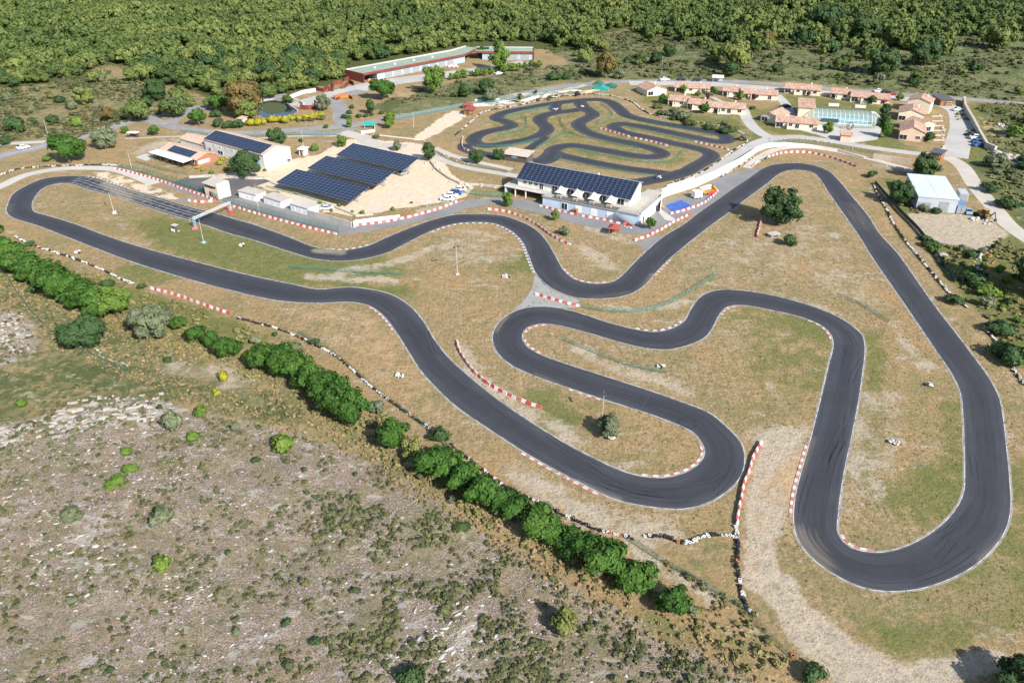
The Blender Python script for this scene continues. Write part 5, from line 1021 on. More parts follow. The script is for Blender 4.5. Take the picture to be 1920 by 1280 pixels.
# ================================================================== garages
for k, (a, bb) in enumerate((((448.5, 370), (481.5, 378.5)), ((495, 380.5), (528.5, 391)), ((545, 394), (579, 404.5)))):
    O, A, L = at_front(a, bb); t = thing('garage', ('flat roofed white garage nearest the control tower', 'middle flat roofed white garage beside the pit lane', 'flat roofed white garage with sandy roof at the white wall')[k], 'garage', O, A, 'garages beside the pit lane')
    MB().box(0, L, 0, 4.2, -.2, 2.2).build('wall', 'white_wall', t); R = MB(); R.box(-.2, L + .2, -.25, 4.4, 2.203, 2.36); R.build('roof', 'roof_gravel' if k < 2 else 'pale_concrete', t)
    w_ = L / 3; doors(t, [(w_ * q + .25, w_ * (q + 1) - .15, 1.75, 0) for q in range(3)], 'white_paint', 'garage_door')
def wall(pts, h, th, mat, label, name='wall', cat='wall', world=False, cap=None, z=0):
    P = np.array(pts if world else GS(pts)); T = np.gradient(P, axis=0); T /= np.linalg.norm(T, axis=1)[:, None]; N = np.c_[-T[:, 1], T[:, 0]] * th / 2
    m = MB(); V = []
    for i in range(len(P)):
        hh = h[i] if isinstance(h, (list, tuple)) else h
        V += [(*(P[i] - N[i]), z - .1), (*(P[i] + N[i]), z - .1), (*(P[i] + N[i]), z + hh), (*(P[i] - N[i]), z + hh)]
    F = []
    for i in range(len(P) - 1):
        a, b_ = 4 * i, 4 * i + 4
        F += [(a, b_, b_ + 3, a + 3), (a + 3, b_ + 3, b_ + 2, a + 2), (a + 2, b_ + 2, b_ + 1, a + 1)]
    e = 4 * (len(P) - 1); F += [(3, 2, 1, 0), (e, e + 1, e + 2, e + 3)]; m.add(V, F)
    return tag(m.build(name, mat), label, cat)
wall([(579.5, 405), (620, 415.5), (660, 427)], 1.9, .3, 'concrete', 'grey concrete retaining wall joined to the last garage')
wall([(664, 427), (667, 423), (700, 416), (750, 408)], [2.0, 1.7, 1.3, .9], .3, 'white_wall', 'low white wall behind the barrier at the pit lane corner')
wall([(508, 343), (560, 366), (610, 382), (668, 406), (700, 403)], .5, .5, 'stone_wall', 'low pale stone edging below the solar carports')
wall([(355, 334), (390, 331), (440, 334), (480, 336), (505, 335)], .7, .8, 'stone_wall', 'rough stone terrace wall under the snack bar gardens')
wall([(1238, 398), (1240, 372), (1262, 362), (1300, 352), (1340, 334), (1385, 309), (1420, 284), (1438, 277), (1470, 274), (1520, 277), (1570, 284), (1620, 297)], [3.0, 3.0, 3.0, 2.9, 2.7, 2.4, 2.0, 1.8, 1.5, 1.2, .9, .5], .3, 'white_wall', 'long curving white retaining wall between clubhouse and village lane')
wall([(1636, 298), (1670, 303), (1705, 309)], 2.0, .3, 'beige_roof', 'beige garden wall below the lane near the wooden kiosk'); wall([(1636, 312), (1680, 319), (1712, 326)], .8, .3, 'concrete', 'low whitish wall beside the workshop tree')
wall([(1806, 190), (1808, 205), (1825, 235), (1835, 255), (1848, 278), (1865, 285)], 2.2, 1.0, 'stone_wall', 'dry stone wall casting a wide shadow on the gravel car park', cat='wall')
# ================================================================== solar carports
for k, q in enumerate((((517.5, 342.5), (656, 378.7), (695, 347.5), (556, 317.5)), ((576, 316), (706, 347.5), (746, 320), (612, 292.5)), ((630, 291), (756, 320), (791, 292.5), (662, 269)))):
    P = [(*G(*p, h), h) for p, h in zip(q, (2.6, 2.6, 4.2, 4.2))]
    t = thing('carport', ('nearest solar carport beside the garages', 'middle solar carport with cars below', 'farthest solar carport by the gateway')[k], 'carport', (P[0][0], P[0][1], 0), 0, 'solar carports')
    Q = [(p[0] - P[0][0], p[1] - P[0][1], p[2]) for p in P]; solar(t, *Q, 18, 7, .1)
    e = np.array(Q)
    for f in np.linspace(.06, .94, 5):
        a, d = e[0] * (1 - f) + e[1] * f, e[3] * (1 - f) + e[2] * f; b0 = a * .45 + d * .55; b0[2] = 0; a2 = a * .88 + d * .12; d2 = d * .88 + a * .12
        s = MB(); s.tube(b0, a2 * .5 + d2 * .5 - (0, 0, .25), .14, n=6); s.tube(a2 - (0, 0, .08), d2 - (0, 0, .08), .11, n=6); s.tube(b0 + (0, 0, 1.2), d2 - (0, 0, .3), .08, n=5); s.build('support', 'grey_metal', t)
    for w0 in (.1, .5, .9):
        s = MB(); a, d = e[0] * (1 - w0) + e[3] * w0, e[1] * (1 - w0) + e[2] * w0; s.tube(a, d, .07, n=5); s.build('beam', 'grey_metal', t)
# ================================================================== dark shed of the kart track
O, A, L = at_front((944, 300.5), (988, 307)); t = thing('shed', 'dark wooden shed with a pale flat roof beside the upper track', 'shed', O, A)
MB().box(0, L, 0, 5.5, -.1, 2.4).build('wall', 'dark_wood', t); R = MB(); R.prism([(-.5, 2.42), (6, 3.0), (6, 3.15), (-.5, 2.57)], -.4, L + .4, 'x'); R.build('roof', 'beige_roof', t)
s = MB(); s.box(L * .35, L * .62, -.06, -.004, 1.5, 2.1); o = s.build('sign', 'light_blue', t); MB().box(L * .56, L * .62, -.08, -.065, 1.55, 2.0).build('logo', 'red_paint', o)
# ================================================================== depot with green roof and rust steel
O, B_ = G(685.8, 156.5), G(867, 120); A = ang(O, B_); L = dist(O, B_)
t = thing('depot', 'long low depot with green roof, rust steel fascia and pale blue doors', 'building', O, A)
W = MB(); W.box(9, L + 4, 2.2, 13.5, -.2, 3.9); W.box(0, 8.99, 12, 13.5, -.2, 3.9); W.build('wall', 'depot_wall_shaded', t)
W = MB(); W.box(-.35, -.01, .8, 15.5, -.2, 4.5); W.build('end_wall', 'corten', t)
R = MB(); R.prism([(0, 1.5), (L + 3, 1.5), (L + 9, 4.0), (L + 22, 10), (L + 20, 18), (L + 6, 14), (0, 15.3)], 3.95, 4.3, 'z'); R.build('roof', 'green_roof', t)
R = MB(); R.box(-.3, L + 3, 1.1, 1.48, 3.55, 4.6); R.prism([(L + 3.02, 1.1), (L + 22, 9.5), (L + 22, 9.9), (L + 3.02, 1.48)], 3.55, 4.6, 'z'); R.build('fascia', 'corten', t)
R = MB(); R.box(-.3, L + 5.5, 15.32, 15.9, 3.9, 4.75); R.prism([(L + 5.52, 15.0), (L + 20, 18.1), (L + 20, 18.8), (L + 5.52, 15.9)], 3.9, 4.75, 'z'); R.build('parapet', 'pale_concrete', t)
doors(t, [(14 + 6.1 * q, 18.6 + 6.1 * q, 3.1, 2.2) for q in range(8)], 'grey_metal', 'depot_door')
for q in range(4): MB().box(12 + q * 13, 13 + q * 13, 8, 9, 4.31, 4.9).build('roof_vent', 'white_metal', t)
O2, E2 = G(911, 112), G(1000, 112.5); A2 = ang(O2, E2); L2 = dist(O2, E2)
t = thing('depot_wing', 'far wing of the depot ending in a rust red gable', 'building', O2, A2)
MB().box(-2, L2, 0, 12, -.2, 4.0).build('wall', 'depot_wall_shaded', t); MB().box(-6, L2, -.5, 12.5, 4.02, 4.3).build('roof', 'green_roof', t); MB().box(L2 + .01, L2 + .5, -.8, 13, -.2, 4.7).build('end_wall', 'corten', t); MB().box(-6, L2 + .5, -.95, -.51, 3.6, 4.6).build('fascia', 'corten', t); MB().box(-6, L2, 12.51, 13, 4, 4.7).build('parapet', 'pale_concrete', t)
doors(t, [(L2 - 7 - 6.5 * q, L2 - 2.4 - 6.5 * q, 3.1, 0) for q in range(3)], 'grey_metal', 'depot_door')
for pts, h, mt, lab in (([(593, 170), (606, 173), (616, 165)], 1.8, 'corten', 'rust steel bay with pale heap nearest the white bays'), ([(616, 171), (624, 172), (626, 160), (642, 157)], 2.0, 'corten', 'dark rust steel bay in the middle of the depot bays'), ([(640, 167), (646, 166), (655, 156), (664, 161)], 1.8, 'corten', 'rust steel bay beside the depot gable'), ([(646, 152), (662, 146)], 1.6, 'corten', 'short rust steel wall behind the depot bays'),
    ([(542, 186), (568, 176), (592, 172)], 1.6, 'white_wall', 'pair of white concrete bays at the top of the depot yard'), ([(548, 190), (563, 194), (570, 199)], 1.5, 'white_wall', 'white low wall facing the pond'), ([(563, 205), (578, 206), (593, 204)], 1.9, 'corten', 'red ribbed steel panel above the yellow bushes'), ([(632, 188), (652, 182), (661, 187)], 1.3, 'corten', 'red steel wall with orange top at the depot gate'), ([(590, 196), (596, 200)], 2, 'corten', 'short dark red wall behind the grey-green tree')):
    wall(pts, h, .35, mt, lab, name='bay_wall', cat='wall')
m = MB(); P = G(640, 185); m.box(-3.2, 3.2, -1.1, 1.1, .35, 1.5); m.box(-3.4, 3.4, -1.25, 1.25, 1.51, 1.62); o = m.build('skip', 'orange_paint'); o.location = (*P, 0); o.rotation_euler = (0, 0, .5); tag(o, 'orange skip behind the red wall at the depot gate', 'skip')
# pond
sheet('pond', [(484, 196), (500, 189), (520, 189), (537, 194), (543, 200), (557, 209), (545, 215), (515, 224), (492, 219), (484, 207)], .045, 'pond_water', True, kind='structure')
sheet('reed_island', [(490, 199), (505, 192), (525, 194), (538, 201), (530, 210), (505, 213), (492, 207)], .10, 'scrub_leaf', True, kind='structure')
wall([(482, 200), (492, 190), (512, 187), (532, 191), (545, 199), (558, 209)], .45, .4, 'concrete', 'curved concrete rim of the pond', name='pond_rim')
# ================================================================== village houses
def bungalow(a, bb, D, h, rise, label, roof='roof_tiles', wall='cream_wall', kind='x', wins=(.12, .45, .8), grp='pink roofed houses of the holiday village', recess=True):
    O, A, L = at_front(a, bb); t = thing('house', label, 'house', O, A, grp)
    if kind == 'x':
        gable(t, L, D, h, rise, wall, roof, ov=.45)
        if recess:                                   # covered loggia under the eaves
            MB().box(L * .30, L * .62, -1.6, -.02, -.1, .12).build('terrace', 'pale_concrete', t)
            MB().box(L * .28, L * .30, -1.7, -.01, -.1, h - .35).build('fin_wall', wall, t)
    else: gable(t, L, D, h, rise, wall, roof, along='y', ov=.4)
    if L > 8 and wall == 'cream_wall': c_ = MB(); c_.box(L * .7, L * .7 + .6, D * .62, D * .62 + .6, h * .8, h + rise + .7); c_.build('chimney', wall, t)
    windows(t, [(L * w - (1.3 if i == 0 else .75), L * w + (1.3 if i == 0 else .75), .35 if i % 2 == 0 else 1.0, min(2.1, h - .3), 0) for i, w in enumerate(wins)], pane='glass')  # first pane widened as a dark stand-in for the shaded loggia recess
    return t
bungalow((1213, 181), (1249, 178), 11, 2.6, 1.6, 'gable house nearest the upper track at the village end', kind='y', wins=(.18,))
bungalow((1265, 173), (1331, 176), 8, 2.3, 1.3, 'second house of the village, behind the terrace of three')
bungalow((1252, 197.5), (1288, 201), 8, 2.4, 1.3, 'first unit of the stepped pink terrace above the upper track', wins=(.2, .7)); bungalow((1288.5, 204), (1325, 208), 8, 2.4, 1.3, 'middle unit of the stepped pink terrace above the upper track', wins=(.15, .65)); bungalow((1326, 211), (1395.5, 216), 8.5, 2.5, 1.4, 'long last unit of the stepped pink terrace above the upper track', wins=(.25, .42, .58, .86))
bungalow((1354, 180), (1387, 182.5), 8, 2.4, 1.3, 'small house beside the purple tree', wins=(.2, .7)); bungalow((1388, 185), (1456, 189), 8, 2.4, 1.3, 'long back house behind the purple tree')
bungalow((1470, 175), (1537, 180.5), 8.5, 2.5, 1.4, 'back house above the pool building', wins=(.1, .38, .56, .85)); bungalow((1556, 184), (1592, 187.5), 8, 2.4, 1.3, 'small back house left of the one with a red awning', wins=(.2, .75)); bungalow((1593, 191), (1665, 197.5), 8.5, 2.5, 1.4, 'long back house with a red awning', wins=(.12, .4, .85))
bungalow((1425, 227), (1456, 233), 11, 2.7, 1.5, 'gable house left of the pool building', kind='y', wins=(.25,)); bungalow((1453, 239), (1531.5, 245), 8.5, 2.5, 1.4, 'front house of the village beside the curved lane', wins=(.1, .36, .52, .85))
bungalow((1698, 209), (1740.5, 214.5), 9.5, 4.8, 1.5, 'tall two storey gable house behind the stacked gables', kind='y', wins=()); bungalow((1682, 226), (1729, 231), 11, 3.4, 1.6, 'middle gable house of the stacked gables at the village end', kind='y', wins=(.17,)); bungalow((1684, 262), (1731, 267), 12, 3.6, 1.7, 'nearest gable house with pinkish walls at the village end', kind='y', wall='pink_wall', wins=(.17, .75)); bungalow((1722, 250), (1750, 246), 8, 3.2, 1.2, 'low gable extension behind the nearest gable house', kind='y', wall='pink_wall', wins=(.6,))
O, A, L = at_front((1495, 219), (1524.6, 221)); t = thing('pool_house', 'tall cream house with one pink roof slope at the end of the pool hall', 'house', O, A)
W = MB(); W.prism([(0, -.2), (11, -.2), (11, 5.2), (0, 3.9)], 0, L, 'x'); W.build('wall', 'cream_wall', t); R = MB(); R.prism([(-.4, 3.9), (11.4, 5.3), (11.4, 5.5), (-.4, 4.1)], -.4, L + .4, 'x'); R.build('roof', 'roof_tiles', t)
bungalow((1575, 265), (1594.5, 266.5), 5, 2.6, .8, 'little pinkish pump house below the pool terrace', wall='pink_wall', wins=(), recess=False)
a = MB(); O, A, L = at_front((1655, 195), (1666, 197)); a.prism([(-1.8, 1.7), (0, 2.3), (0, 2.36), (-1.8, 1.76)], 0, L, 'x'); o = a.build('awning', 'red_paint'); o.location = (*O, 0); o.rotation_euler = (0, 0, A); tag(o, 'red awning on the long back house', 'awning')
# pool hall: ribbed arched glazing
O, A, L = at_front((1524, 229), (1634, 236)); t = thing('pool_hall', 'arched glazed swimming pool hall with white ribs', 'building', O, A)
D = 13.5; arc = [(D / 2 - D / 2 * math.cos(PI * k / 12), 3.9 * math.sin(PI * k / 12) ** .75) for k in range(13)]; m = MB()
for k in range(12): m.quad((0, *arc[k]), (L, *arc[k]), (L, *arc[k + 1]), (0, *arc[k + 1]))
for k in range(8):                                    # rounded apse end
    t0, t1 = -PI / 2 + PI * k / 8, -PI / 2 + PI * (k + 1) / 8
    for j in range(6):
        q = lambda tt, jj: (L + .62 * D / 2 * math.cos(tt) * math.cos(PI / 2 * jj / 6), D / 2 + D / 2 * math.sin(tt) * math.cos(PI / 2 * jj / 6), 3.9 * math.sin(PI / 2 * jj / 6) ** .75)
        m.quad(q(t0, j), q(t1, j), q(t1, j + 1), q(t0, j + 1))
m.build('glazing', 'pool_glazing', t)
for k in range(14):
    x = L * k / 13; r_ = MB()
    for j in range(12): r_.tube((x, *arc[j]), (x, *arc[j + 1]), .09, n=5, cap=False)
    r_.build('rib', 'white_metal', t)
r_ = MB()
for k in range(5): tt = -PI / 2 + PI * (k + .5) / 5; [r_.tube((L + .62 * D / 2 * math.cos(tt) * math.cos(PI / 2 * j / 6), D / 2 + D / 2 * math.sin(tt) * math.cos(PI / 2 * j / 6), 3.9 * math.sin(PI / 2 * j / 6) ** .75), (L + .62 * D / 2 * math.cos(tt) * math.cos(PI / 2 * (j + 1) / 6), D / 2 + D / 2 * math.sin(tt) * math.cos(PI / 2 * (j + 1) / 6), 3.9 * math.sin(PI / 2 * (j + 1) / 6) ** .75), .09, n=5, cap=False) for j in range(6)]
r_.build('end_ribs', 'white_metal', t); r_ = MB(); r_.box(-.1, L, -.12, -.02, 0, .35); r_.box(-.1, L, -.1, -.04, 1.5, 1.62); r_.build('sill', 'white_metal', t); m = MB(); m.box(1.5, L - 1, 3, 10.5, .02, .12); m.build('pool', 'pool_water', t); m = MB(); m.box(3, 10, -.3, -.13, .4, 1.9); m.build('door', 'dark_metal', t)
for k, (x, y) in enumerate(((1563, 199), (1613, 202))):
    m = MB(); m.box(-2.2, 2.2, -.25, .25, 0, 1.0); m.box(-2.3, 2.3, -.35, .35, 1.01, 1.1); o = m.build('machine_box', 'white_paint'); o.location = (*G(x, y), 0); o.rotation_euler = (0, 0, A); tag(o, ('white box behind the pool hall near the tall house', 'white box behind the far end of the pool hall')[k], 'box')
# wooden kiosks, huts
def hut(a, bb, D, h, roofm, wallm, label, pyr=False, name='kiosk', open_=False):
    O, A, L = at_front(a, bb); t = thing(name, label, name.replace('_', ' '), O, A)
    if open_:
        for x in (.15, L - .15):
            for y in (.15, D - .15): MB().box(x - .1, x + .1, y - .1, y + .1, 0, h).build('post', wallm, t)
        MB().box(.3, L - .3, D - .4, D - .3, 0, 1.0).build('back_panel', wallm, t)
    else:
        MB().box(0, L, 0, D, -.1, h).build('wall', wallm, t); doors(t, [(L * .3, L * .3 + .9, min(2, h - .2), 0)], 'dark_wood'); windows(t, [(L * .62, L * .85, 1.1, min(1.9, h - .2), 0)])
    R = MB(); o = .45
    if pyr: R.add([(-o, -o, h), (L + o, -o, h), (L + o, D + o, h), (-o, D + o, h), (L / 2, D / 2, h + min(L, D) * .32)], [(0, 1, 4), (1, 2, 4), (2, 3, 4), (3, 0, 4), (3, 2, 1, 0)])
    else: R.prism([(-o, h + .02), (D + o, h + .35), (D + o, h + .5), (-o, h + .17)], -o, L + o, 'x')
    R.build('roof', roofm, t)
hut((1762, 199), (1785, 199), 9, 2.6, 'slate', 'wood', 'wooden kiosk with dark roof behind the tall gable house'); hut((1742, 298), (1762, 302), 4.5, 2.5, 'slate', 'wood', 'orange wooden kiosk with grey roof by the village gate')
hut((870, 215.5), (887, 217), 4, 2.2, 'red_roof', 'wood', 'brown wooden hut nearer the upper track corner', name='hut'); hut((868, 205), (882, 206), 3.5, 2.1, 'red_roof', 'wood', 'brown open hut beyond the other by the fenced lane', True, 'hut', True)
hut((1141, 441.5), (1158, 443.5), 3.0, 2.2, 'red_roof', 'wood', 'small open shelter with red roof on the pit lane bank', True, 'shelter', True); hut((447, 232.5), (456, 234), 2.6, 2.2, 'pale_tiles', 'white_wall', 'tiny white pump hut beside the junction bushes', name='hut')
hut((561, 291), (571, 292.5), 2.2, 2.2, 'white_metal', 'white_wall', 'white electric box beside the sandy car park', name='electric_cabin'); hut((1336, 154), (1354, 155), 4, 2.2, 'white_metal', 'metal_wall', 'white roofed open bin shelter on the village road', name='shelter', open_=True)
O, A, L = at_front((241, 259), (258, 259.5)); t = thing('bus_shelter', 'dark shelter with a white flat roof beside the country road', 'shelter', O, A)
MB().box(0, L, 1.4, 1.5, 0, 2).build('back_panel', 'dark_wood', t); MB().box(-.3, L + .3, -.4, 1.9, 2.02, 2.2).build('roof', 'white_metal', t)
for x in (.1, L - .1): MB().box(x - .06, x + .06, -.2, -.08, 0, 2.01).build('post', 'dark_metal', t)
# ================================================================== workshop
O, R_ = G(1716, 393.5), G(1790.5, 400); A = ang(O, R_); L = dist(O, R_)
t = thing('workshop', 'grey steel workshop with a white low roof and roller doors', 'building', O, A)
W = MB(); W.prism([(0, -.2), (22, -.2), (22, 4.3), (0, 4.3)], 0, L, 'x'); W.build('wall', 'metal_wall', t)
R = MB(); R.box(-.2, L + .2, -.2, 22.2, 4.32, 4.5); R.box(L * .48, L * .49, -.1, 22.1, 4.51, 4.54); R.build('roof', 'pale_steel', t)
doors(t, [(.4, 3.9, 2.6, 0), (6.2, 9.0, 3.3, 0)], 'grey_metal', 'roller_door')
O = G(1791.5, 400.5); t = thing('shipping_container', 'blue shipping container beside the workshop', 'container', O, A); m = MB(); m.box(0, 2.5, 0, 6, .1, 2.6)
for k in range(14): m.box(2.505, 2.56, .2 + k * .42, .4 + k * .42, .2, 2.5)
m.build('container_body', 'blue_grey' if 'blue_grey' in MATS else 'light_blue', t); d = MB(); d.box(.1, 1.2, -.06, -.004, .2, 2.5); d.box(1.3, 2.4, -.06, -.004, .2, 2.5); d.build('door', 'grey_metal', t)
O = G(1797, 377); t = thing('shipping_container', 'grey container behind the blue one', 'container', O, A); m = MB(); m.box(0, 2.5, 0, 5, .1, 2.5); m.build('container_body', 'metal_wall', t); MB().box(.2, 2.3, -.05, -.004, .2, 2.4).build('door', 'grey_metal', t)
# white table in the meadow
t = thing('stone_table', 'pale slab table standing in the dry meadow inside the loop', 'table', G(1450, 442.5), .45); MB().box(-1.7, 1.7, -1.1, 1.1, .75, .87).build('tabletop', 'concrete', t)
for x in (-1.2, 1.2): MB().box(x - .15, x + .15, -.8, .8, 0, .749).build('leg', 'concrete', t)
# ================================================================== barrier blocks
def plastic(name, a, b2, c):
    m, w, b = begin(name, .55, .35); pos = w.new('ShaderNodeNewGeometry').outputs['Position']; r = w.new('ShaderNodeObjectInfo').outputs['Random']
    col = w.mix(w.step(r, .2, .9), a, b2); col = w.mix(w.math('MULTIPLY', w.step(w.noise(pos, 1.7, 4, .7), .5, .68), .55), col, c); w.L.new(col, b.inputs['Base Color'])
plastic('red_plastic', (.50, .05, .06), (.46, .13, .12), (.36, .16, .13)); plastic('white_plastic', (.66, .64, .62), (.56, .53, .50), (.40, .36, .32))
BL = 1.15
def block_mesh(mat):
    m = MB(); p = [(-.23, 0), (.23, 0), (.23, .18), (.13, .30), (.11, .64), (-.11, .64), (-.13, .30), (-.23, .18)]
    m.prism(p, -BL / 2 + .02, BL / 2 - .02, 'x'); m.box(-.30, -.14, -.24, .24, .0, .05); m.box(.14, .30, -.24, .24, .0, .05); m.tube((0, 0, .64), (0, 0, .69), .06, n=6)
    return m.mesh('barrier_block', mat)
BLK = {c: block_mesh(c + '_plastic') for c in ('red', 'white')}
ROWS = [
    ('in the curved row between the middle straight and the hairpin', [(856, 640), (862, 660), (880, 688), (905, 713), (940, 735), (975, 751), (1016, 766)]),
    ('in the short row on the pale link strip', [(1004, 553), (1030, 560), (1060, 569), (1088, 575)]),
    ('in the curved row on the bank below the clubhouse', [(915, 393), (950, 398), (985, 410), (1010, 425), (1030, 440), (1050, 452), (1070, 459)]),
    ('in the long row along the fence by the start grid', [(215, 317), (260, 328), (300, 340), (340, 354), (375, 366), (404, 376)]),
    ('in the short row at the pit entry point', [(353, 377), (380, 380), (405, 377)]),
    ('in the row along the pit lane fence after the gantry', [(438, 388), (480, 401), (530, 415), (580, 428), (632, 440)]),
    ('in the row along the pit lane below the car park', [(665, 424), (720, 417), (770, 407), (820, 393), (862, 377)]),
    ('in the row along the front of the clubhouse', [(1012, 387), (1040, 394), (1082, 404)]), ('in the row before the pit doors', [(1091, 406), (1130, 413), (1162, 420)]),
    ('in the row at the pit exit corner', [(1190, 452), (1215, 443), (1246, 427), (1265, 416), (1292, 403)]), ('in the row beside the blue mat', [(1257, 402), (1280, 396), (1310, 386), (1330, 374), (1346, 359)]),
    ('in the short straight row in the meadow under the big tree', [(1427, 414), (1419, 445)]), ('in the winding row beside the gravel runoff', [(1428, 830), (1414, 852), (1403, 885), (1393, 912), (1390, 930), (1380, 986)]),
    ('in the border row at the rough grass', [(283, 541), (330, 554), (370, 568), (432, 589)]), ('in the row round the top bend', [(1440, 295), (1465, 288), (1490, 286), (1515, 287), (1545, 293), (1570, 300), (1605, 313)]),
    ('in the first short row on the upper track', [(1126, 242), (1152, 249), (1180, 257)]), ('in the second short row on the upper track', [(1190, 260), (1220, 266), (1251, 274)]), ('in the short row at the far end of the upper track', [(1303, 267), (1335, 274), (1366, 282)]),
    ('in the corner row of the upper track by the gravel lane', [(868, 258), (866, 270), (870, 280), (884, 285)])]
blocks = []
for lab, px in ROWS:
    P = resample(catmull(GS(px), False, .5), BL); k = 0
    for a, b_ in zip(P[:-1], P[1:]):
        blocks.append(((a[0] + b_[0]) / 2, (a[1] + b_[1]) / 2, ang(a, b_), 'red' if k % 2 else 'white', lab)); k += 1
blocks.sort(key=lambda q: math.hypot(q[0], q[1]))
far = {'red': MB(), 'white': MB()}
for i, (x, y, a, c, lab) in enumerate(blocks):
    if i < 300:
        o = link('barrier_block', BLK[c]); o.location = (x, y, gh(x, y) + .005); o.location.x += rnd.gauss(0, .05); o.location.y += rnd.gauss(0, .05); o.rotation_euler = (0, 0, a + rnd.gauss(0, .06)); tag(o, c + ' plastic barrier block ' + lab, 'barrier', c + ' barrier blocks ' + lab)
    else:
        me = BLK[c]; far[c].add([(x + v.co.x * math.cos(a) - v.co.y * math.sin(a), y + v.co.x * math.sin(a) + v.co.y * math.cos(a), v.co.z + .005) for v in me.vertices], [tuple(p.vertices) for p in me.polygons])
m = MB(); m.add(far['red'].v, far['red'].f, 0); m.add(far['white'].v, far['white'].f, 1)
if m.v: tag(m.build('barrier_rows', ['red_plastic', 'white_plastic']), 'far rows of red and white plastic barrier blocks', 'barriers', kind='stuff')
print('blocks', len(blocks))
# ================================================================== tyres
def tyre_mesh(mat, n=12, k=6):
    m = MB(); m.torus((0, 0, 0), .21, .10, n, k, flat=1.05); return m.mesh('tyre', mat, True)
TY = {c: tyre_mesh(c + '_rubber') for c in ('black', 'white', 'orange')}
WALLS = [('along the border below the middle straight', [(448, 598), (480, 606), (525, 619), (575, 640), (628, 668), (653, 687), (680, 712), (714, 739), (744, 761), (774, 783), (805, 803)], .45),
    ('between the lower straight and the hedge row', [(847, 835), (879, 862), (914, 888), (949, 914), (995, 937), (1027, 953), (1062, 969), (1115, 992), (1185, 1010)], .38),
    ('at the end of the lower straight', [(1210, 1006), (1255, 1009), (1282, 1020), (1315, 1009), (1340, 1003), (1376, 1007)], .4),
    ('continuing the barrier beside the gravel runoff', [(1380, 990), (1383, 1027), (1382, 1058), (1387, 1094), (1396, 1129), (1404, 1147)], .42),
    ('beside the right straight', [(1637, 345), (1645, 365), (1660, 390), (1675, 420), (1695, 450), (1720, 480), (1745, 510), (1770, 540), (1795, 565), (1812, 577)], .5),
    ('at the right edge below the shrubs', [(1846, 617), (1870, 645), (1885, 670), (1900, 695), (1920, 722)], .4),
    ('along the far left border', [(30, 446), (60, 460), (110, 476), (150, 490), (190, 506), (230, 526), (250, 533)], .6),
    ('along the rim of the upper track', [(854, 254), (882, 230), (907, 211), (932, 205), (970, 199), (1007, 190), (1057, 181), (1110, 177), (1147, 181), (1185, 192), (1202, 205), (1222, 216), (1260, 222), (1335, 235), (1358, 238), (1383, 247), (1399, 257), (1399, 268), (1375, 283), (1349, 302), (1315, 324), (1280, 338), (1256, 345)], .66),
    ('on the pale path at the far left', [(-30, 334), (0, 329), (37, 317), (75, 314), (112, 312), (195, 310), (225, 311)], .6), ('on the inside of the village wall', [(1352, 332), (1376, 318), (1392, 308), (1412, 296)], .7), ('at the top bend', [(1404, 314), (1425, 303), (1440, 296)], .8)]
tyres = []
for lab, px, wf in WALLS:
    P = resample(catmull(GS(px), False, .5), .58); run = 0; col = 'black'
    for i, (x, y) in enumerate(P):
        if run <= 0: col = 'white' if rnd.random() < wf else 'black'; run = rnd.choice((1, 1, 2, 2, 3, 4))
        if rnd.random() < .025: col2 = 'orange'
        else: col2 = col
        run -= 1; h = 2 if rnd.random() < .75 else 1
        for q in range(h):
            til = 0 if rnd.random() < .7 else rnd.uniform(.3, 1.2)
            tyres.append([x + rnd.uniform(-.14, .14), y + rnd.uniform(-.14, .14), .12 + q * .21 + (.16 if til else 0), til, rnd.random() * 6.3, col2 if q == h - 1 or rnd.random() < .6 else 'black', lab, 0, 1.0])
# little tyre heaps that mark the corners
HEAPS = [('beside the lower middle straight', 748, 706), ('in the meadow below the link strip', 946, 519), ('beside the wire fence inside the hairpin', 1240, 687), ('upper one in the right infield', 1745, 723), ('lower one in the right infield', 1674, 831), ('at the foot of the grey-green tree', 1148, 822), ('at the foot of the pole inside the left loop', 214, 400), ('on the meadow by the gantry', 453, 460), ('behind the left tyre wall', 146, 473), ('beside the big dark tree', 1444, 366), ('on the upper track infield', 1043, 206), ('at the join of the upper track', 1092, 201), ('at the right edge by the shrubs', 1870, 613), ('by the upper shed', 1235, 333), ('by the meeting point on the grass', 330, 434)]
for lab, px, py in HEAPS:
    x0, y0 = G(px, py); a0 = rnd.random() * 6.3
    for q in range(9):
        a = a0 + q * .55; r = .25 + .13 * q if q < 6 else .4
        tyres.append([x0 + r * math.cos(a) * 1.2, y0 + r * math.sin(a) * .8, .13 + (.26 if q >= 6 else 0) + (.1 if q % 3 == 0 else 0), .9 if q % 3 == 0 else 0, rnd.random() * 6, 'white' if q not in (1, 5) else ('orange' if q == 1 and rnd.random() < .5 else 'black'), 'HEAP' + lab, 1, 1.35])
for lab, px, py in (('lying alone at the foot of the runoff', 1486, 1229), ('in the shade at the bottom corner', 1900, 1238), ('at the bottom corner by the dark tree', 1907, 1243)): tyres.append([*G(px, py), .13, 0, 0, 'orange', 'SOLO' + lab, 2, 1.3])
tyres.sort(key=lambda q: (-q[7], math.hypot(q[0], q[1])))
rest = {c: MB() for c in TY}; n_ = 0
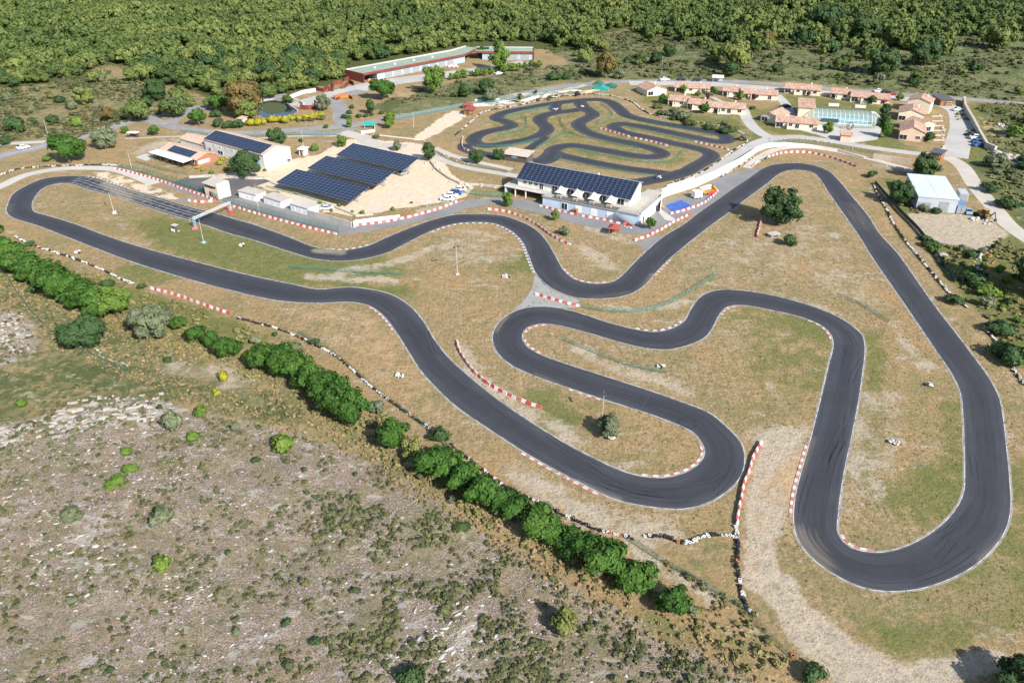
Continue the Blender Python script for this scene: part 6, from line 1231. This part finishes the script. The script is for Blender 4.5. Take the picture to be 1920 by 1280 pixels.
for x, y, z, til, az, c, lab, pr, sc in tyres:
    if n_ < 300 or pr:
        o = link('tyre', TY[c]); o.location = (x, y, z + gh(x, y)); o.rotation_euler = (til, 0, az); o.scale = (sc, sc, sc); n_ += 1
        l2 = (c + ' tyre in the small heap ' + lab[4:]) if lab[:4] == 'HEAP' else (c + ' tyre ' + lab[4:]) if lab[:4] == 'SOLO' else (c + ' tyre in the tyre wall ' + lab)
        tag(o, l2, 'tyre', None if lab[:4] == 'SOLO' else l2.replace(' tyre ', ' tyres ', 1))
    else: rest[c].torus((x, y, z), .21, .10, 8, 4, tilt=til, az=az)
m = MB()
for i, c in enumerate(TY): m.add(rest[c].v, rest[c].f, i)
tag(m.build('tyre_walls', [c + '_rubber' for c in TY]), 'more distant walls of black and white tyres', 'tyre walls', kind='stuff')
# ================================================================== wire fences
POST = MB().box(-.035, .035, -.035, .035, 0, 1.3).mesh('post', 'green_metal'); POST2 = MB().box(-.05, .05, -.05, .05, 0, 2.05).mesh('post', 'green_metal')
simple('dark_screen', (.045, .047, .055), (.07, .07, .075), .6, .8)
def fence(pts, h, label, sp=2.6, mat='wire_mesh', world=False, post=True):
    P = resample(catmull(pts if world else GS(pts), False, 1), sp); o = thing('fence', label, 'fence', (*P[0], 0)); m = MB(); q = MB()
    L = [(x - P[0][0], y - P[0][1]) for x, y in P]
    for (x, y), (x2, y2) in zip(L[:-1], L[1:]):
        m.quad((x, y, .06), (x2, y2, .06), (x2, y2, h), (x, y, h))
        for z in (.08, h * .5, h): q.tube((x, y, z), (x2, y2, z), .018, n=4, cap=False)
    m.build('mesh_panel', mat, o); q.build('wire', 'green_metal', o)
    if post:
        pm = POST if h < 1.5 else POST2
        for k, (x, y) in enumerate(L[:100]): c = link('post', pm, o); c.location = (x, y, 0); c.scale = (1, 1, h / (1.25 if h < 1.5 else 2.0))
for pts, h, lab in (([(545, 503), (600, 507), (660, 512), (755, 516)], 1.1, 'green wire fence in the grass strip between the two left straights'), ([(1090, 577), (1140, 586), (1200, 585), (1250, 572), (1300, 545), (1345, 516)], 1.2, 'curving green wire fence above the middle bends'), ([(1052, 637), (1110, 661), (1180, 687), (1250, 700)], 1.0, 'green wire fence inside the hairpin tongue'), ([(1570, 556), (1620, 575), (1665, 605)], .9, 'sagging green wire fence in the upper right meadow'),
    ([(222, 315), (270, 326), (320, 341), (370, 358), (408, 375)], 2.0, 'tall green fence beside the start grid'), ([(420, 378), (470, 394), (540, 413), (600, 429), (635, 437)], 2.0, 'tall green fence between pit lane and barrier row'), ([(1640, 345), (1660, 368), (1690, 402), (1720, 432), (1750, 472), (1775, 508), (1790, 530)], 1.3, 'dark screened fence behind the right tyre wall'),
    ([(0, 495), (40, 560), (100, 625), (165, 662), (240, 697)], .9, 'rusty field fence on the left heath'), ([(560, 625), (630, 668), (720, 745), (800, 805), (850, 850)], 1.1, 'border fence behind the lower tyre wall'), ([(1180, 1015), (1250, 1060), (1330, 1105), (1400, 1148), (1450, 1205), (1490, 1240)], 1.2, 'border fence from the hedge end to the gravel runoff'),
    ([(340, 248), (440, 257), (540, 254), (640, 253)], 1.1, 'low fence along the country road behind the hall'), ([(740, 226), (790, 216), (850, 205), (872, 200)], 1.8, 'tall dark fence beside the dry plot'), ([(915, 195), (980, 184), (1060, 171), (1130, 162)], 1.4, 'fence along the mini golf lane'), ([(820, 290), (870, 310), (930, 320), (950, 325)], 1.2, 'fence along the white footpath'), ([(870, 362), (900, 368), (948, 371)], 1.8, 'fence at the end of the sandy car park'),
    ([(1440, 270), (1500, 268), (1560, 275), (1640, 290)], 1.3, 'fence on top of the white retaining wall'), ([(1530, 233), (1590, 240), (1640, 241)], 1.3, 'glass green fence of the pool terrace'), ([(500, 352), (540, 362), (600, 376)], 1.0, 'low fence above the garages'), ([(255, 305), (300, 318), (350, 328)], 1.0, 'brown garden fence before the snack bar')):
    fence(pts, h, lab, mat='dark_screen' if 'dark screened' in lab else 'wire_mesh')
for L, lab in ([(zb([(350, 400), (450, 375), (560, 350), (690, 330)]), 'wire fence on the first long island of the upper track'), (zb([(300, 540), (400, 520), (500, 490), (510, 440), (500, 400)]), 'wire fence curling through the left island of the upper track'), (zb([(130, 620), (300, 628), (450, 610), (600, 570)]), 'wire fence below the left leg of the upper track'), (zb([(760, 400), (770, 450), (800, 510), (720, 560), (580, 640)]), 'wire fence in the middle island of the upper track'), (zb([(820, 520), (900, 545), (1050, 580), (1200, 610), (1350, 640)]), 'long wire fence under the middle leg of the upper track'), (zb([(1040, 460), (1060, 420), (1150, 395), (1120, 340), (1060, 300)]), 'wire fence near the top of the upper track'),
    (zb([(1200, 385), (1350, 430), (1500, 460), (1700, 500), (1900, 545)]), 'wire fence between the two top legs of the upper track'), (zb([(1260, 480), (1400, 510), (1600, 550), (1800, 590)]), 'wire fence inside the right loop of the upper track'), (zb([(860, 645), (1000, 670), (1200, 715), (1450, 745), (1600, 730), (1680, 660)]), 'wire fence round the lower right loop of the upper track'), (zb([(720, 715), (900, 755), (1100, 790), (1300, 825), (1480, 850)]), 'wire fence along the bottom leg of the upper track')]):
    fence(L, 1.1, lab, 2.8)
# ================================================================== poles
simple('pole_paint', (.52, .53, .54), (.44, .45, .46), 1, .5)
def lamp_pole(px, h, label, heads=2, base='concrete', name='lamp_pole'):
    x, y = G(*px); t = thing(name, label, 'lamp pole' if heads else 'pole', (x, y, 0), rnd.random() * 3)
    m = MB(); m.tube((0, 0, 0), (0, 0, h), .075, .04, 8); m.build('pole', 'pole_paint', t)
    if base: MB().box(-.5, .5, -.5, .5, 0, .22).build('base', base, t)
    if heads:
        a = MB(); a.box(-.65, .65, -.03, .03, h - .25, h - .18); a.build('crossarm', 'grey_metal', t)
        for k in range(heads): u = -.5 + k; MB().box(u - .26, u + .26, -.22, .1, h - .12, h + .30, tz=.15).build('lamp_head', 'dark_metal', t)
for px, h, lab, hd in (((857.5, 514), 7.6, 'white floodlight pole in the meadow between the first bends', 2), ((1129, 789), 6.3, 'floodlight pole beside the grey-green tree in the hairpin', 2), ((214, 400), 7.2, 'floodlight pole rising from a tyre heap in the left loop', 2), ((382, 455), 7.0, 'slim pole on a pale blue block below the start gantry', 0), ((486, 398), 9.0, 'tall white pole between pit fence and garages', 0), ((801, 390), 5.2, 'thin pole by the car park barrier row', 0), ((571, 287), 8.5, 'pole above the white electric box', 0), ((1240, 138), 9, 'pale pole standing in the scrub behind the village', 0), ((91, 256), 7, 'pole at the left bend of the country road', 0), ((205, 273), 7, 'leaning looking thin pole behind the grey tree', 0), ((247, 316), 6, 'pole where tyre path and start fence meet', 0), ((776, 240), 6.5, 'pole in the dry plot', 0), ((957, 203), 8, 'pole among the mini golf lanes', 0), ((1598, 282), 5, 'white pole at the lane corner before the pump house', 0), ((1616, 285), 4.5, 'second white pole at the lane corner', 0), ((487, 390), .1, '', 0)):
    if lab: lamp_pole(px, h, lab, hd, 'light_blue' if 'blue block' in lab else ('concrete' if hd else None))
x, y = G(307, 215); t = thing('road_sign', 'white round road sign on a pole by the junction', 'sign', (x, y, 0)); m = MB(); m.tube((0, 0, 0), (0, 0, 3.2), .06); m.build('pole', 'grey_metal', t); m = MB(); m.tube((0, -.08, 3.4), (0, -.12, 3.4), .75, n=16); m.build('sign_panel', 'white_paint', t)
x, y = G(693, 240); t = thing('sign_board', 'turquoise board on a frame beside the car park gateway', 'sign', (x, y, 0), .1); m = MB(); m.box(-2.2, 2.2, -.05, .05, .9, 2.6); m.build('sign_panel', 'teal_net', t)
for u in (-2, 2): MB().tube((u, .1, 0), (u, .1, 2.6), .07).build('post', 'white_metal', t)
wall([(677, 251), (702, 247.5)], 1.1, .25, 'white_wall', 'short white gateway wall with railing by the turquoise board')
wall([(703, 247), (702, 236)], 1.1, .2, 'white_wall', 'white return wall behind the turquoise board')
# ================================================================== start gantry
a, b_ = G(367.5, 429), G(433, 399); L = dist(a, b_); t = thing('start_gantry', 'grey start gantry spanning the grid straight between red blocks', 'gantry', (*a, 0), ang(a, b_)); H_ = 3.5
tr_ = MB()
for y in (-.25, .25):
    for z in (H_ - .5, H_): tr_.tube((-.3, y, z), (L + .3, y, z), .07, n=6)
for k in range(int(L)): 
    for y in (-.25, .25): tr_.tube((k, y, H_ - .5), (k + 1, y, H_), .03, n=4)
tr_.build('truss', 'pole_paint', t); 
for x in (-.1, L + .1):
    m = MB()
    for y in (-.25, .25): m.tube((x - .15, y, 0), (x - .15, y, H_), .06, n=6); m.tube((x + .15, y, 0), (x + .15, y, H_), .06, n=6)
    for k in range(4): m.tube((x - .15, -.25, k * .9), (x + .15, .25, k * .9 + .8), .03, n=4)
    m.build('leg', 'light_blue', t)
RB = block_mesh('red_plastic')
for px, rz, lab in (((366, 430), .3, 'red block at the outer foot of the gantry leg by the meadow'), ((371, 427), 1.8, 'red block on the track side of the gantry leg by the meadow'), ((429, 391), .2, 'red block behind the far gantry leg'), ((431, 399.5), -.3, 'left red block before the far gantry leg'), ((438, 400.5), -.1, 'right red block before the far gantry leg'), ((1172, 421), .4, 'red block beside the staircase foot')):
    o = link('barrier_block', RB); o.location = (*G(*px), .01); o.rotation_euler = (0, 0, rz); o.scale = (1.3, 1.2, 1.1); tag(o, lab, 'barrier')
# marshal cart: trestle with white board and awning
x, y = G(330, 434); t = thing('marshal_stand', 'marshal stand with pale roof and white board on the left meadow', 'stand', (x, y, 0), -.5); MB().box(-.9, .9, -.7, .7, 2.0, 2.1).build('roof', 'pale_concrete', t); MB().box(-.8, .8, -.95, -.9, .3, 1.2).build('board', 'white_paint', t); MB().box(-.7, .7, -.5, .5, .0, .8).build('counter', 'dark_wood', t)
for u in (-.8, .8):
    for v in (-.6, .6): MB().tube((u, v, 0), (u, v, 2.0), .04).build('post', 'dark_metal', t)
# blue washing mat, white box, bouncy castle, ball
m = MB(); q = GS([(1247, 386), (1277, 375.5), (1297, 386), (1262, 398.5)]); m.add([(*p, .09) for p in q] + [(*p, .0) for p in q], [(3, 2, 1, 0), (0, 1, 5, 4), (1, 2, 6, 5), (2, 3, 7, 6), (3, 0, 4, 7)]); tag(m.build('mat', 'blue_mat'), 'big blue mat on the asphalt beside the white wall', 'mat')
x, y = G(1306, 371); t = thing('box_trailer', 'white box trailer between blue mat and inflatable', 'trailer', (x, y, 0), .35); MB().box(-1.4, 1.4, -1.1, 1.1, .35, 2.4).build('trailer_body', 'white_paint', t); MB().box(-1.35, 1.35, -1.13, -1.104, .6, 2.2).build('door', 'white_metal', t)
for u in (-.6, .6): MB().tube((u, -1.12, .35), (u, 1.12, .35), .3, n=12).build('wheel', 'black_rubber', t)
x, y = G(1327, 361); t = thing('inflatable', 'orange and white inflatable castle beside the white wall', 'inflatable', (x, y, 0), .55)
m = MB(); m.ball((0, 0, .35), (3.0, 1.9, .5), 14, 8); m.build('cushion', 'orange_paint', t, True)
m = MB(); m.tube((-2.6, 1.2, .7), (2.6, 1.2, .7), .55, n=12); m.tube((-2.6, 1.2, 1.5), (2.4, 1.2, 1.6), .45, n=12); m.build('back_wall', 'white_paint', t, True)
m = MB(); m.tube((-2.5, -1.3, .6), (-2.5, 1.2, 1.2), .4, n=10); m.tube((2.5, -1.3, .6), (2.5, 1.2, 1.2), .4, n=10); m.tube((2.5, -1.3, .9), (2.5, 1.2, 1.9), .35, n=10); m.build('side_wall', 'yellow_paint', t, True)
m = MB(); m.ball((0, -1.9, .5), (2.2, .5, .45), 12, 6); m.build('slide', 'red_paint', t, True)
o = MB().ball((0, 0, .5), .5, 12, 8).build('buoy_ball', 'yellow_paint', None, True); o.location = (*G(1243, 391), 0); tag(o, 'yellow ball beside the blue mat', 'ball')
m = MB(); m.box(-.6, .6, -.5, .5, 0, .14)
for k in range(4): m.box(-.6, .6, -.5, .5, .15 + k * .3, .19 + k * .3); [m.box(u - .06, u + .06, -.5, .5, .19 + k * .3, .44 + k * .3) for u in (-.54, 0, .54)]
o = m.build('pallet_stack', 'wood'); o.location = (*G(1078.5, 399.5), .04); o.rotation_euler = (0, 0, -.52); tag(o, 'stack of wooden pallets against the pit wall', 'pallets')
# ================================================================== cars
def car_meshes():
    body = MB(); prof = [(-2.15, .28), (2.1, .28), (2.2, .55), (2.1, .78), (1.25, .92), (.55, 1.40), (-.95, 1.46), (-1.75, 1.02), (-2.18, .95), (-2.22, .6)]
    n = len(prof)
    for w0, w1, s in ((.86, .86, 0),):
        pass
    V = []
    for y in (-.86, .86):
        for x, z in prof: V.append((x, y * (.80 if z > 1.3 else .96 if z > .85 else 1), z))
    body.add(V, [tuple(range(n)), tuple(range(n, 2 * n))[::-1]] + [(i, n + i, n + (i + 1) % n, (i + 1) % n) for i in range(n)])
    gl = MB()
    for y in (-1, 1):
        P = [(1.0, y * .838, .98), (.5, y * .715, 1.34), (-.9, y * .715, 1.39), (-1.55, y * .838, 1.04)]
        P = [(x, yy + .012 * y, z) for x, yy, z in P]; gl.add(P, [(0, 1, 2, 3) if y < 0 else (3, 2, 1, 0)])
    gl.add([(1.22, -.74, .955), (1.22, .74, .955), (.62, .62, 1.385), (.62, -.62, 1.385)], [(0, 1, 2, 3)]); gl.add([(-1.73, .74, 1.07), (-1.73, -.74, 1.07), (-1.02, -.62, 1.455), (-1.02, .62, 1.455)], [(0, 1, 2, 3)])
    wh = MB(); wh.tube((0, -.1, 0), (0, .1, 0), .32, n=14); wh.tube((0, -.112, 0), (0, .112, 0), .18, n=10, mi=1)
    return body.mesh('body', 'white_paint'), gl.mesh('window', 'glass'), wh.mesh('wheel', ['black_rubber', 'grey_metal'])
CB, CG, CW = car_meshes(); CBM = {}
for nme, c in (('white', (.78, .78, .78)), ('black', (.02, .02, .022)), ('blue', (.03, .10, .32)), ('grey', (.25, .26, .28)), ('red', (.28, .02, .03)), ('pale_blue', (.22, .36, .46)), ('silver', (.5, .51, .53))):
    simple('paint_' + nme, c, tuple(x * .95 for x in c), 1, .3, .5); q = CB.copy(); q.materials[0] = M('paint_' + nme); CBM[nme] = q
def car(px, heading, colr, label, group=None, van=False):
    t = thing('parked_car', label, 'van' if van else 'car', (*G(*px), .045), heading, group); s = 1.0; t.scale = (1.08 if van else 1, 1.05, 1.3 if van else 1.05)
    link('body', CBM[colr], t); link('window', CG, t)
    for u in (-1.35, 1.35):
        for v in (-.8, .8): o = link('wheel', CW, t); o.location = (u, v, .32)
    lh = MB()
    for v in (-.6, .6): MB().box(2.08, 2.2, v - .18, v + .18, .62, .76).build('headlight', 'white_metal', t)
RD = ang(G(0, 293), G(90, 272)); PL = ang(G(841, 376), G(868, 381))
car((44, 279), RD, 'white', 'white car driving on the country road at the far left'); car((533, 304), .62, 'black', 'black car parked at the gable of the white hall')
car((839, 376), -.25, 'white', 'nearest white car in the row at the car park corner'); car((846, 369), -.25, 'white', 'second white car in the row at the car park corner'); car((855, 364), -.25, 'blue', 'blue car in the row at the car park corner'); car((863, 358), -.25, 'white', 'farthest pale car in the row at the car park corner')
car((613, 393), .2, 'silver', 'silver car in the shade of the nearest solar carport'); car((757, 327), .9, 'grey', 'grey car under the edge of the farthest solar carport'); car((690, 356), .9, 'black', 'dark car under the middle solar carport')
car((1796, 208), .1, 'white', 'white car beside the dry stone wall'); car((1829, 261), .05, 'white', 'white van topmost of the cars on the gravel', van=True); car((1832, 268), .05, 'blue', 'bright blue car in the middle of the gravel car park row'); car((1834, 274), .05, 'blue', 'dark blue car nearest the camera on the gravel car park'); car((1822, 255), .1, 'black', 'black car behind the white van')
car((1647, 173), 0, 'white', 'white car behind the red awning house'); car((1661, 174.5), 0, 'black', 'dark car between a white and a red one'); car((1673, 178), .1, 'red', 'red car behind the village'); car((1279, 151), .05, 'black', 'first dark car on the road behind the village'); car((1307, 152), .05, 'black', 'second dark car on the road behind the village'); car((1474, 202), .2, 'black', 'dark car beside the pool house'); car((1246, 152), .2, 'white', 'white car behind the gable house', van=True)
car((935, 140), .55, 'white', 'white car below the depot tree row'); car((948, 122), .3, 'grey', 'grey car in the depot yard'); car((1814, 399.5), 1.3, 'pale_blue', 'pale blue car beside the container'); car((1913, 312), .3, 'blue', 'blue car wreck by the rock heap')
# white delivery sacks in the depot yard
for k in range(7):
    o = MB().ball((0, 0, .5), (.6, .6, .62), 8, 6).build('sack', 'white_plastic', None, True); o.location = (*G(842 + k * 2.6, 127 - (k % 3) * 1.3), 0); tag(o, 'white bulk sack in front of the depot doors', 'sack', 'white sacks at the depot')
for k in range(9):
    o = MB().ball((0, 0, .4), (.7, .55, .5), 7, 5).build('crate_heap', ('orange_paint', 'white_plastic', 'red_paint')[k % 3], None); o.location = (*G(691 + k * 2.1, 153 - (k % 2) * 2), 0); tag(o, ('orange', 'white', 'red')[k % 3] + ' rubble sack under the open end of the depot', 'sack', ('orange', 'white', 'red')[k % 3] + ' sacks under the depot roof')
# ================================================================== karts
def kart(px, rz, label, colm='white_paint', z=.05):
    t = thing('go_kart', label, 'go-kart', (*G(*px), z), rz)
    m = MB(); m.box(-.8, .75, -.32, .32, .06, .12); m.tube((-.85, -.5, .14), (-.85, .5, .14), .03, n=6); m.build('chassis', 'dark_metal', t)
    m = MB(); m.box(.62, 1.0, -.45, .45, .08, .28, tz=.2); m.box(-.5, .35, .36, .58, .08, .26); m.box(-.5, .35, -.58, -.36, .08, .26); m.box(-1.0, -.9, -.55, .55, .08, .3); m.build('bumper', colm, t)
    m = MB(); m.box(-.45, -.05, -.2, .2, .12, .2); m.box(-.52, -.42, -.2, .2, .12, .6); m.build('seat', 'black_rubber', t); m = MB(); m.torus((.2, 0, .45), .13, .02, 10, 5, tilt=.0); m.tube((.2, 0, .45), (.45, 0, .12), .02, n=5); m.build('steering_wheel', 'dark_metal', t)
    for u, v in ((-.62, -.55), (-.62, .55), (.55, -.5), (.55, .5)): m = MB(); m.tube((u, v - .09, .14), (u, v + .09, .14), .14, n=10); m.build('wheel', 'black_rubber', t)
kart((1178, 427), -.6, 'white and black kart parked at the end of the pit lane'); kart((1181, 423), -.5, 'kart standing beside the staircase of the clubhouse', 'red_paint')
kart((1040, 205), .2, 'kart on the link of the upper track'); kart((1090, 200.5), .2, 'kart by the small green island of the upper track', 'red_paint'); kart((1231, 334), .5, 'kart near the tyres behind the clubhouse', 'blue_paint')
# ================================================================== digger, stone heaps, mini golf, rubble
x, y = G(1842, 408); t = thing('digger', 'yellow wheeled digger with raised arm by the rubble', 'digger', (x, y, .02), 1.9)
m = MB(); m.box(-2.2, 1.8, -.9, .9, .6, 1.3); m.box(.4, 1.9, -.6, .6, 1.3, 1.9, tz=.1); m.build('chassis', 'yellow_paint', t); m = MB(); m.box(-1.2, .35, -.75, .75, 1.31, 2.7, tz=.1); m.build('cab', 'glass', t); MB().box(-1.3, .45, -.8, .8, 2.71, 2.82).build('cab_roof', 'yellow_paint', t)
for u, r in ((-1.3, .75), (1.2, .55)):
    for v in (-1.05, 1.05): MB().tube((u, v - .2, r), (u, v + .2, r), r, n=14).build('wheel', 'black_rubber', t)
m = MB(); m.tube((-2.2, 0, 1.0), (-3.6, 0, 3.0), .18, n=6); m.tube((-3.6, 0, 3.0), (-4.4, 0, 1.2), .15, n=6); m.build('arm', 'dark_metal', t); MB().box(-4.8, -4.1, -.4, .4, .5, 1.2, tz=.3).build('bucket', 'dark_metal', t); MB().box(2.2, 2.9, -1.1, 1.1, .2, .9, tz=.2).build('shovel', 'dark_metal', t)
simple('boulder', (.36, .33, .29), (.25, .23, .20), 1.2, .95, fine=.4, bump=.5)
def boulders(n, pts, spread, size, mat, label, group, name='boulder', cat='boulder'):
    L = catmull(GS(pts), False, .5)
    for k in range(n):
        x, y = L[int(rnd.random() * (len(L) - 1))]; r = size * (.5 + rnd.random()); m = MB(); m.ball((0, 0, 0), (r * (.8 + rnd.random() * .6), r, r * .75), 7, 5); m.v = [tuple(c * (1 + .3 * (rnd.random() - .5)) for c in v) for v in m.v]
        o = m.build(name, mat); o.location = (x + rnd.gauss(0, spread), y + rnd.gauss(0, spread), r * .35); o.rotation_euler = (0, 0, rnd.random() * 6); tag(o, label, cat, group)
boulders(30, [(1880, 235), (1900, 258)], 1.6, .55, 'limestone', 'pale stone in the heap at the right edge', 'stones of the pale heap at the right edge'); boulders(16, [(1868, 290), (1885, 297), (1905, 300), (1920, 300)], 2.0, 1.3, 'boulder', 'dark boulder in the heap below the gravel car park', 'boulders of the dark heap')
boulders(18, [(1828, 410), (1852, 420)], 1.0, .45, 'limestone', 'pale stone beside the digger', 'stones beside the digger'); boulders(26, [(1838, 475), (1830, 495), (1842, 510)], .9, .4, 'limestone', 'white rubble piece on the weedy dump', 'white rubble on the dump', 'rubble_piece', 'rubble'); boulders(16, [(1858, 472), (1862, 490), (1850, 500)], .8, .42, 'brick_wall', 'reddish rubble piece on the weedy dump', 'reddish rubble on the dump', 'rubble_piece', 'rubble')
boulders(2, [(1765, 480), (1768, 483)], .3, 1.3, 'boulder', 'grey covered heap on the grass by the dump', 'grey heaps by the dump'); boulders(26, [(1440, 262), (1500, 261), (1570, 271)], .4, .3, 'limestone', 'white edging stone along the village lane', 'edging stones of the village lane'); boulders(26, [(1762, 215), (1768, 240), (1766, 285)], .4, .45, 'limestone', 'white edging stone along the gravel car park', 'edging stones of the gravel car park'); boulders(22, [(830, 289), (850, 299), (890, 312)], .5, .3, 'limestone', 'white stone along the footpath bank', 'stones along the footpath bank'); boulders(22, [(805, 305), (830, 330), (850, 345), (950, 352)], .8, .5, 'limestone', 'pale stone on the bank above the clubhouse lane', 'stones on the bank above the clubhouse lane')
boulders(10, [(1648, 312), (1690, 318)], .6, .6, 'boulder', 'dark stone by the wall near the workshop tree', 'stones near the workshop tree')
wall([(804, 300), (820, 320), (842, 336), (862, 345)], .6, .5, 'stone_wall', 'curved stone edge at the right side of the sandy car park'); wall([(862, 346), (900, 348), (950, 353)], .7, .6, 'stone_wall', 'rough stone terrace edge leading to the clubhouse porch'); wall([(800, 268), (790, 263), (700, 253)], .3, .3, 'white_wall', 'white kerb of the dry plot'); wall([(1250, 350), (1275, 343), (1300, 334)], .5, .3, 'white_wall', 'white kerb behind the upper track corner')
golf = MATS['pale_concrete']
k = 0
for i in range(34):
    t_ = rnd.random(); px = 905 + 205 * t_; py = 196 - 28 * t_ + rnd.uniform(-8, 5)
    l, wd = rnd.uniform(2.5, 6), rnd.uniform(.7, 1.2); m = MB(); m.box(-l, l, -wd, wd, 0, .12); m.box(-l, l, -wd - .15, -wd - .01, 0, .3); m.box(-l, l, wd + .01, wd + .15, 0, .3)
    o = m.build('mini_golf_lane', rnd.choice(['white_wall', 'pale_concrete', 'beige_roof', 'concrete'])); o.location = (*G(px, py), .03); o.rotation_euler = (0, 0, rnd.choice((.2, .5, .9, 2.2, 2.6))); tag(o, 'pale kerbed mini golf lane on the plot above the upper track', 'mini golf lane', 'mini golf lanes')
for k in range(16):
    plant(905 + 200 * rnd.random(), 189 - 18 * rnd.random(), 6 + rnd.random() * 5, rnd.choice(['bush', 'greybush', 'purple']), 'bush', 'garden bush between the mini golf lanes', 'bush', 'garden bushes of the mini golf', parts=False)
for px, w0, lab in (((1128, 168), 3.5, 'teal net enclosure nearest the mini golf'), ((1122, 159), 2.2, 'small dark teal tent above the net enclosure'), ((1145, 164), 3.0, 'long dark green tarpaulin beside the teal nets'), ((911, 190), 3.2, 'dark teal tarpaulin beside the pair of trees')):
    m = MB(); m.prism([(-w0, 0), (w0, 0), (w0, .8), (0, 1.7), (-w0, .8)], -2.2, 2.2, 'y'); o = m.build('tarpaulin', 'teal_net' if 'dark' not in lab else 'green_metal'); o.location = (*G(*px), 0); o.rotation_euler = (0, 0, -.3); tag(o, lab, 'tent')
m = MB(); m.torus((0, 0, 1.5), 1.35, .14, 16, 6, tilt=PI / 2); m.torus((0, .9, 1.5), 1.35, .14, 16, 6, tilt=PI / 2)
for q in range(8): m.tube((1.35 * math.cos(q * .785), 0, 1.5 + 1.35 * math.sin(q * .785)), (1.35 * math.cos(q * .785), .9, 1.5 + 1.35 * math.sin(q * .785)), .07, n=5)
o = m.build('play_wheel', 'dark_wood'); o.location = (*G(1594, 244), .03); o.rotation_euler = (0, 0, .3); tag(o, 'dark wooden play wheel on the pool terrace', 'play equipment')
for k in range(6):
    m = MB(); m.box(0, 4.5, -.05, .05, 0, .5); o = m.build('plot_divider', 'beige_roof'); o.location = (*G(1747 + k * .6, 219 + k * 9), 0); tag(o, 'white low plot divider beside the gable houses', 'divider', 'plot dividers beside the gable houses')
